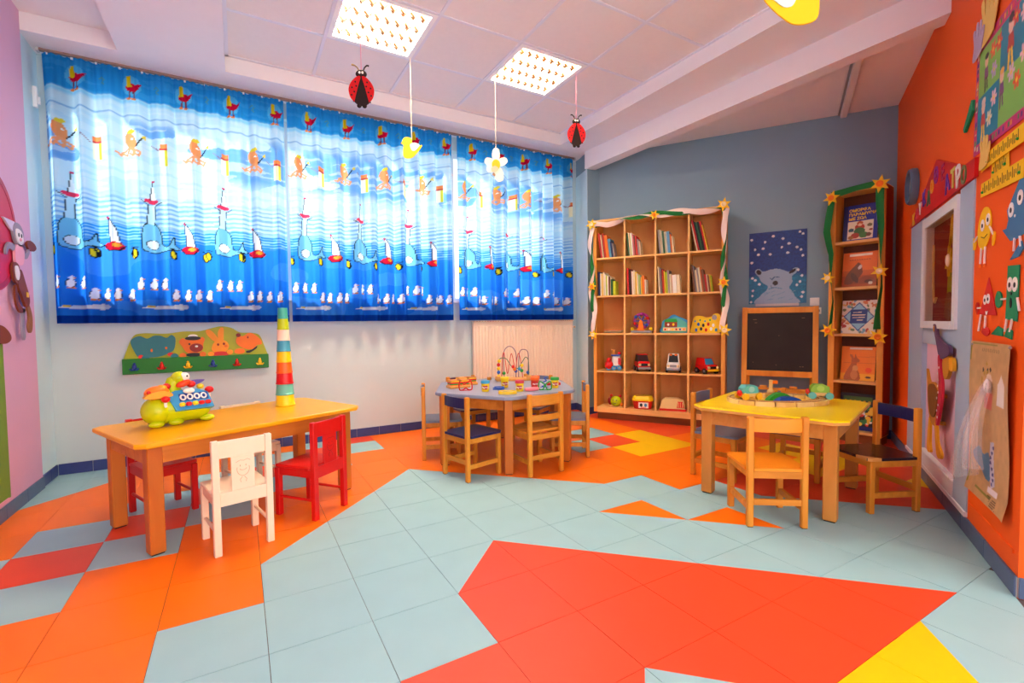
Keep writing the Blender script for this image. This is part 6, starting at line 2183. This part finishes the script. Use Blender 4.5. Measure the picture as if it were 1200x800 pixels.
for k, (r, a, l) in enumerate(((.03, 90, .135), (.03, 155, .10), (.03, 25, .10), (.03, 215, .085), (.036, 285, .14))):
    a = math.radians(a)
    P = [(-r * .5, .01), (-r * 1.05, l * .55), (-r * .7, l * .92), (0, l), (r * .7, l * .92), (r * 1.05, l * .55), (r * .5, .01)]
    Q = [(x * math.sin(a) + y * math.cos(a), .14 + -x * math.cos(a) + y * math.sin(a)) for x, y in P]
    MB().prism(spline(Q, 4), -.003 + .0004 * k, .003 - .0004 * k, 'y').build('petal', M_cpet, t)
for s in (-1, 1):
    MB().prism(ring(0, .14, .034, .042, 20), s * .003, s * .006, 'y').build('heart', mat('card_amber', (255, 180, 20), .7, .03), t)
MB().prism(spline([(-.04, .11), (-.01, .13), (.02, .11), (.0, .085), (-.03, .08)], 4), -.0075, -.006, 'y').build('blush', mat('card_peach', (255, 190, 160), .7, .03), t)
MB().prism(spline([(-.03, .06), (-.02, .075), (-.005, .06), (-.012, .045)], 3), -.0075, -.003, 'y').build('mark', mat('card_brown', (150, 120, 90), .7, .03), t)
MB().tube([(0, 0, .26), (0, 0, ZR - 2.20 - .001)], .002, 5).build('string', M_ystring, t)
# ------------------------------------------------------------------ stacked cups on the mustard table
CUPS = [('yellow', (250, 216, 20)), ('aqua', (110, 190, 170)), ('red', (222, 26, 30)), ('orange', (250, 104, 22)), ('golden', (250, 206, 10)), ('blue', (72, 160, 186)), ('cream', (250, 220, 196)), ('lime', (186, 204, 16)), ('teal', (66, 176, 160))]
CUPL = ['lowest yellow cup, standing on the mustard table under the tower', 'aqua cup second from the table in the tower', 'red cup in the middle of the stacked tower', 'orange cup in the stacked tower', 'golden cup between the orange and blue cups', 'blue cup in the stacked tower', 'cream cup in the stacked tower', 'lime green cup in the stacked tower', 'teal cup on the very top of the tower']
z = .5305
HS = [.0695] * 9
for k, ((nm, colr), lb) in enumerate(zip(CUPS, CUPL)):
    r = .058 - k * .0033
    h = .0695
    t = thing('stacking_cup', lb, 'cup', (.247, 3.375, z), .3 * k)
    m = mat('cup_' + nm, colr, .35, .03)
    MB().lathe([(r * .90, .0), (r, .0), (r, .008), (r * .985, .010), (r * .90, h - .001), (r * .87, h), (r * .3, h)], 28).build('cup_wall', m, t, smooth=True)
    MB().lathe([(r * .99, .0005), (r * 1.035, .002), (r * 1.035, .008), (r * .99, .010)], 28, cap=False).build('rim', m, t, smooth=True)
    z += h + .0004

# ------------------------------------------------------------------ musical caterpillar toy
t = thing('musical_toy', 'lime green musical toy with blue key panel and animal figures', 'toy', (-.285, 3.065, .5305), math.radians(22))
L_, R1 = .30, .076
b = MB()
prof = []
for i in range(9):
    a = -math.pi / 2 + math.pi / 2 * i / 8
    prof.append((R1 * math.cos(a) + .0001, -L_ / 2 + R1 + R1 * math.sin(a)))
for i in range(9):
    a = math.pi / 2 * i / 8
    prof.append((R1 * math.cos(a) + .0001, L_ / 2 - R1 + R1 * math.sin(a)))
b.lathe(prof, 24, (0, .01, .085), Matrix.Rotation(math.pi / 2, 3, 'Y'))
b.build('body', P_lime, t, smooth=True)
MB().ball((-.105, .0, .082), (.066, .078, .072), 18, 12).build('left_lobe', P_lime, t, smooth=True)
for x in (-.115, -.03, .115):
    MB().ball((x, -.035, .018), (.036, .03, .018), 14, 8).build('foot', P_lime, t, smooth=True)
for x in (-.10, .10):
    MB().ball((x, .05, .018), (.03, .028, .018), 12, 8).build('foot', P_lime, t, smooth=True)
# sloping blue panel
A0, A1 = Vector((-.050, -.082, .080)), Vector((.135, -.082, .080))
up = Vector((0, .062, .098))
pn = MB()
P = [A0 + Vector((.01, 0, 0)), A1, A1 + up * .8 + Vector((-.015, 0, 0)), A1 + up + Vector((-.06, 0, 0)), A0 + up + Vector((.02, 0, 0)), A0 + up * .8 + Vector((-.02, 0, 0))]
nrm = Vector((0, -.115, .045)).normalized() * .016
n = len(P)
pn.add([tuple(p - nrm * 2) for p in P] + [tuple(p + nrm * .4) for p in P], [tuple(range(n - 1, -1, -1)), tuple(n + i for i in range(n))] + [(i, (i + 1) % n, n + (i + 1) % n, n + i) for i in range(n)])
panel = pn.build('key_panel', P_sky, t)
ud, nd = up.normalized(), nrm.normalized()
Mrot = Matrix((Vector((1, 0, 0)), ud, nd)).transposed()
dk = MB().box(A0 + Vector((.10, 0, 0)) + up * .62 + nrm * .42, (.135, .042, .003), M=Mrot).build('dark_inset', mat('toy_navy', (30, 60, 140), .3, .05), panel)
for k in range(4):
    c = A0 + Vector((.05 + k * .032, 0, 0)) + up * .62 + nrm * .55
    r = MB()
    r.tube([c + Vector((.0115 * math.cos(a), 0, 0)) + ud * (.0145 * math.sin(a)) for a in np.linspace(0, 2 * math.pi, 14, endpoint=False)], .0042, 6, True)
    r.build('ring', P_wht, panel, smooth=True)
for k, m in enumerate((P_yel, P_red, P_yel, P_red, P_red)):
    c = A0 + Vector((.038 + k * .030, 0, 0)) + up * .26 + nrm * .8
    MB().box(c, (.026, .022, .018), M=Mrot, ch=.005).build('key', m, panel)
def knob(x, y, z_, m, r=.017, stem=P_wht):
    kb = MB().ball((x, y, z_), (r, r, r * .85), 12, 8).build('knob', m, t, smooth=True)
    MB().tube([(x, y + .004, z_ - .04), (x, y, z_)], .007, 8).build('knob_stem', stem, kb)
knob(-.082, -.070, .145, P_red, .020)
knob(-.06, -.01, .205, P_red, .020)
knob(.055, .0, .205, P_red, .022)
knob(.10, .005, .188, P_yel, .018)
knob(.135, -.02, .168, P_red, .022)
# orange duck figure at the left
d_ = MB().ball((-.105, -.02, .178), (.056, .040, .036), 14, 9).build('duck', P_org, t, smooth=True)
MB().prism(spline([(-.165, .155), (-.06, .155), (-.05, .172), (-.09, .188), (-.145, .18)], 4), -.062, -.03, 'y').build('duck_bill', mat('toy_amber2', (255, 170, 20), .3, .04), d_)
MB().ball((-.145, -.045, .185), .010, 8, 6).build('duck_eye', P_red, d_, smooth=True)
MB().ball((-.085, -.02, .198), (.026, .024, .020), 12, 8).build('duck_cap', mat('toy_amber2', (255, 170, 20)), d_, smooth=True)
# lime snail head with white face
hd = MB().tube([(-.01, .02, .13), (-.03, .02, .19), (-.02, .01, .225), (.0, .0, .240)], [.042, .040, .036, .03], 14).build('neck', P_lime, t, smooth=True)
MB().ball((.0, -.004, .245), (.038, .036, .034), 14, 9).build('head', P_lime, hd, smooth=True)
MB().ball((.018, -.026, .250), (.024, .016, .024), 12, 8).build('face', P_wht, hd, smooth=True)
MB().ball((.026, -.040, .254), .005, 8, 5).build('eye', P_blk, hd)
MB().ball((.01, -.03, .215), (.036, .020, .018), 12, 8, Matrix.Rotation(-.35, 3, 'Y')).build('collar', mat('toy_vermilion', (240, 70, 20), .3, .05), hd, smooth=True)
MB().prism(spline([(.045, .215), (.075, .225), (.125, .222), (.10, .205), (.065, .198)], 4), .01, .03, 'y').build('wing', mat('toy_violet', (90, 80, 170), .3, .05), t)
MB().ball((.03, -.045, .175), (.028, .016, .014), 12, 8).build('speaker_cap', P_wht, t, smooth=True)

# ------------------------------------------------------------------ things on the grey six-sided table
HTZ = HZ + .0005
# bead maze
bm_ = thing('bead_maze', 'bead maze with bent wires on a wooden base in front of the radiator', 'bead maze', (2.06, 3.56, HTZ), math.radians(-20))
W_mz = wood('maze_wood', (206, 140, 60), (230, 170, 90), (2, 8, 8))
MB().box((0, 0, .011), (.30, .14, .022), ch=.004).build('base', W_mz, bm_)
for s in (-1, 1):
    MB().box((s * .135, -.06, .028), (.05, .03, .034), ch=.003).build('block', W_mz, bm_)
M_wire = [mat('wire_purple', (120, 80, 120), .35, .05), mat('wire_red', (206, 60, 50), .35, .05), mat('wire_green', (70, 120, 90), .35, .05)]
def wire(nm, pts, m):
    return MB().tube(spline(pts, 6, closed=False), .0035, 6).build(nm, m, bm_, smooth=True)
wire('wire', [(-.07, .03, .02), (-.075, .03, .20), (-.06, .03, .27), (-.02, .03, .295), (.02, .03, .27), (.04, .03, .20), (.035, .03, .02)], M_wire[0])
wire('wire', [(.06, .04, .02), (.065, .04, .20), (.08, .04, .255), (.11, .04, .265), (.14, .04, .25), (.15, .04, .20), (.145, .04, .02)], M_wire[0])
wire('wire', [(-.10, -.02, .02), (-.09, -.02, .20), (-.08, -.02, .245), (-.07, -.02, .20), (-.05, -.02, .06), (-.03, -.02, .16), (-.012, -.02, .235), (.01, -.02, .14), (.02, -.02, .08), (.035, -.02, .18), (.05, -.02, .235), (.07, -.02, .16), (.085, -.02, .02)], M_wire[1])
wire('wire', [(-.13, -.03, .02), (-.128, -.03, .15), (-.11, -.03, .195), (-.06, -.03, .19), (-.01, -.03, .12), (.04, -.03, .105), (.08, -.03, .16), (.11, -.03, .20), (.135, -.03, .17), (.14, -.03, .02)], M_wire[2])
for (x, y, z_, m) in ((-.128, -.03, .04, P_yel), (-.128, -.03, .075, P_blue), (-.128, -.03, .108, P_yel), (-.128, -.03, .14, P_red), (-.122, -.03, .172, P_yel), (-.072, .03, .06, P_green), (.0, -.03, .12, P_red), (.012, -.03, .10, P_org), (.035, .03, .075, P_blue), (.055, -.03, .10, P_sky), (.075, -.03, .085, P_green), (.078, -.03, .13, P_yel), (.145, .04, .06, P_blue)):
    MB().ball((x, y, z_), .0155, 10, 7).build('bead', m, bm_, smooth=True)
# modelling clay tubs
M_lab = mat('tub_label_yellow', (250, 214, 16), .4, .03)
def tub(label, x, y, lid, rz=0.0, col=M_lab, stack=0):
    t = thing('clay_tub', label, 'tub', (x, y, HTZ + stack), VIEW + rz)
    MB().lathe([(.024, 0), (.027, .004), (.030, .058), (.030, .062)], 20).build('tub_wall', col, t, smooth=True)
    MB().lathe([(.0325, .060), (.0335, .063), (.0335, .078), (.031, .081), (.01, .082)], 20).build('lid', lid, t, smooth=True)
    lg = MB()
    pts = spline([(-.020, .022), (-.021, .038), (-.010, .046), (.004, .044), (.016, .047), (.021, .036), (.019, .022), (.004, .016), (-.010, .016)], 3)
    V = []
    for (x_, z_) in pts:
        r = .0278 + .0025 * z_ / .06 + .0006
        V.append((r * math.sin(x_ / r), -r * math.cos(x_ / r), z_))
    lg.add(V, [tuple(range(len(V) - 1, -1, -1))])
    p = lg.build('logo_cloud', mat('tub_logo_red', (190, 40, 60), .4, .05), t)
    lettering('logo_text', 'Play-Doh', .0125, P_wht, p, (0, -.0300, .032), .0003, bold=.0004)
    return t
tub('clay tub with light blue lid on the grey table', 1.555, 3.09, mat('lid_blue', (60, 160, 200), .35, .03))
tub('clay tub with yellow lid standing near the bead maze', 1.78, 3.20, mat('lid_yellow', (252, 210, 20), .35, .03), .1)
tub('clay tub with dark pink lid beside the pink clay roll', 1.768, 2.955, mat('lid_rose', (206, 60, 80), .35, .03), -.1)
tub('clay tub with orange lid and red wrapper beside the yellow-lidded tub', 1.96, 3.05, mat('lid_orange', (246, 110, 20), .35, .03), .2, mat('tub_red', (214, 50, 30), .4, .03))
tub('clay tub with green lid near the red block', 2.085, 2.96, mat('lid_green', (40, 160, 60), .35, .03), 0)
tub('orange clay tub standing behind the orange-lidded one', 2.02, 3.13, mat('lid_orange', (246, 110, 20)), .3, mat('tub_orange', (246, 120, 40), .4, .03))
# cutters: outlines of moulded plastic
def cutter(name, label, pts, m, x, y, rz, h=.016, closed=True, stand=False):
    t = thing(name, label, 'cutter', (x, y, HTZ), VIEW + rz)
    P = spline(pts, 5, closed)
    if stand:
        P3 = [(a, 0, b) for a, b in P]
    else:
        P3 = [(a, b, .005) for a, b in P]
    MB().tube(P3, .005, 6, closed).build('outline', m, t, smooth=True)
    if stand:
        MB().box((0, 0, .002), (.06, .012, .004)).build('handle', m, t)
    else:
        MB().tube([(p[0], p[1], h) for p in P3], .004, 6, closed).build('rim', m, t, smooth=True)
    return t
cutter('clay_cutter', 'red plastic cutter leaning by the wooden tray', [(-.045, .006), (-.05, .05), (-.03, .062), (-.012, .048), (.012, .062), (.04, .068), (.045, .012), (.02, .006), (0, .02), (-.02, .006)], P_red, 1.455, 3.215, .1, stand=True)
cutter('clay_cutter', 'green plastic butterfly cutter on the grey table', [(-.042, .062), (-.046, .01), (-.016, .006), (0, .035), (.016, .006), (.046, .01), (.042, .062), (.012, .05), (0, .03), (-.012, .05)], P_green, 1.955, 2.90, 0, stand=True)
cutter('clay_cutter', 'yellow plastic cutter lying near the table edge', [(-.06, -.02), (-.02, -.045), (.03, -.04), (.06, -.01), (.04, .03), (.0, .02), (-.03, .045), (-.06, .02)], P_yel, 1.64, 2.905, .2)
cutter('clay_cutter', 'blue plastic cutter lying by the yellow-lidded tub', [(-.04, -.03), (.03, -.035), (.04, .02), (.0, .035), (-.03, .02)], P_blue, 1.685, 3.13, 0, closed=False)
cutter('clay_cutter', 'dark blue twisted cutter behind the green butterfly', [(-.02, .006), (.014, .02), (-.016, .035), (.016, .05), (.0, .07), (.02, .078)], P_blue, 2.035, 3.03, 0, stand=True, closed=False)
t = thing('clay_roll', 'short pink roll of clay on the grey table', 'clay', (1.84, 2.91, HTZ), VIEW)
MB().tube([(-.045, -.008, .014), (-.02, 0, .014), (.02, .006, .015), (.045, .014, .016)], [.012, .014, .015, .012], 12).build('roll', P_pnk, t, smooth=True)
MB().ball((.045, .014, .016), (.014, .013, .013), 10, 7).build('end', P_pnk, t, smooth=True)
t = thing('red_block', 'flat red plastic block on the grey table near the bookcase side', 'block', (2.17, 3.10, HTZ), VIEW + .1)
MB().box((0, 0, .010), (.11, .05, .020), ch=.003).build('body', P_red, t)
for k in range(4):
    MB().lathe([(.007, .02), (.007, .024)], 10, (-.036 + k * .024, 0, 0)).build('stud', P_red, t)
# wooden tray with stacked colour slices
for k, (x, y, lb) in enumerate(((1.475, 3.40, 'wooden tray of coloured toy sandwiches nearer the red cutter'), (1.60, 3.53, 'wooden tray of coloured toy sandwiches nearer the bead maze'))):
    t = thing('toy_sandwich_tray', lb, 'toy', (x, y, HTZ), VIEW + math.radians(28))
    MB().box((0, 0, .009), (.17, .10, .018), ch=.003).build('tray', W_mz, t)
    for i in range(2):
        zc = .018
        for j, (m, hh) in enumerate(((P_org, .008), (P_green, .010), (P_red, .012), (P_yel, .008), (mat('toast', (206, 130, 50), .6, .1), .006))):
            MB().box((-.042 + i * .084, 0, zc + hh / 2), (.07 - .004 * (j % 2), .08, hh), ch=.002).build('slice', m, t)
            zc += hh
t = thing('wooden_cube', 'small orange wooden cube at the radiator edge of the grey table', 'block', (1.90, 3.70, HTZ), .4)
MB().box((0, 0, .013), (.034, .026, .026), ch=.003).build('cube', W_post, t)

# ------------------------------------------------------------------ wooden railway on the yellow table
RZ0 = .5355
rwx_ = thing('toy_railway', 'oval wooden railway track with hills on the bright yellow table', 'toy railway', (2.90, 1.715, RZ0), VIEW)
W_tk = [wood('track_pale', (232, 196, 120), (244, 214, 150), (6, 6, 2)), wood('track_mid', (222, 178, 92), (238, 202, 126), (6, 6, 2))]
A_, B_ = .300, .205
N = 16
for k in range(N):
    a0, a1 = 2 * math.pi * k / N + .012, 2 * math.pi * (k + 1) / N - .012
    sub = 4
    outer = [(A_ * math.cos(a0 + (a1 - a0) * i / sub), B_ * math.sin(a0 + (a1 - a0) * i / sub)) for i in range(sub + 1)]
    inner = [((A_ - .075) * math.cos(a0 + (a1 - a0) * i / sub), (B_ - .075) * math.sin(a0 + (a1 - a0) * i / sub)) for i in range(sub, -1, -1)]
    p = MB().prism(outer + inner, 0, .026).build('track_piece', W_tk[k % 2], rwx_)
    for q in (.018, .057):
        g_ = [((A_ - q) * math.cos(a0 + (a1 - a0) * i / sub), (B_ - q) * math.sin(a0 + (a1 - a0) * i / sub), .0262) for i in range(sub + 1)]
        b = MB().tube(g_, .0035, 4)
        b.build('groove', mat('track_groove', (170, 120, 60), .6, .1), p)
hl = thing('toy_hill', 'low green wooden hill inside the railway', 'toy', (2.97, 1.735, RZ0), VIEW)
MB().prism(spline([(-.09, 0), (-.06, .028), (-.01, .05), (.04, .036), (.085, .0)], 5, closed=False), -.02, .02, 'y').build('hill', P_green, hl)
br = thing('toy_bridge', 'blue arched wooden bridge in front of the green hill', 'toy', (2.855, 1.62, RZ0), VIEW)
MB().prism(ring(0, 0, .085, .048, 14, 0, math.pi) + ring(0, 0, .045, .022, 10, math.pi, 0), -.025, .025, 'y').build('arch', mat('bridge_blue', (16, 76, 170), .35, .05), br)
sgn_ = thing('toy_signal', 'cream wooden signal post with orange arm beside the track', 'toy', (3.14, 1.90, RZ0), VIEW)
MB().lathe([(.026, 0), (.022, .03), (.012, .035), (.011, .095), (.014, .10)], 12).build('post', W_tk[0], sgn_, smooth=True)
MB().box((.02, 0, .085), (.05, .014, .024), ch=.003).build('arm', P_org, sgn_)
def wagon(name, label, x, y, rz, body, cab, whl, face):
    t = thing(name, label, 'toy car', (x, y, RZ0 + .0262), VIEW + rz)
    MB().box((0, 0, .028), (.11, .062, .022), ch=.004).build('chassis', W_tk[1], t)
    MB().prism([(-.05, .039), (.05, .039), (.046, .075), (.02, .088), (-.03, .088), (-.048, .07)], -.028, .028, 'y').build('body', body, t)
    MB().prism(ring(0, .064, .020, .018, 16), -.031, -.028, 'y').build('badge', face, t)
    for sx in (-1, 1):
        for sy in (-1, 1):
            MB().tube([(sx * .045, sy * .028, .021), (sx * .045, sy * .044, .021)], .021, 12).build('wheel', whl, t, smooth=True)
    MB().ball((-.062, 0, .04), (.012, .022, .020), 10, 7).build('buffer', cab, t, smooth=True)
    return t
wagon('toy_wagon', 'teal wooden toy wagon on the railway track', 2.70, 1.775, .2, P_teal, P_red, mat('toy_gold', (246, 190, 30), .35, .05), mat('toy_pale_teal', (150, 206, 196), .35, .05))
wagon('toy_wagon', 'lime green wooden toy wagon with teal wheels on the railway track', 3.075, 1.555, -.35, mat('toy_leaf', (140, 196, 40), .35, .05), P_red, P_teal, mat('toy_leaf2', (170, 214, 70), .35, .05))
for k, (dx, dy) in enumerate(((-.045, .20), (.10, .19))):
    t = thing('toy_peg', ('small orange wooden peg behind the track', 'small orange wooden peg near the signal post')[k], 'toy', (2.90 + .866 * dx + .5 * dy, 1.715 - .5 * dx + .866 * dy, RZ0), 0)
    MB().lathe([(.018, 0), (.018, .016), (.010, .022), (.009, .034), (.014, .040), (.010, .048)], 12).build('peg', W_post, t, smooth=True)
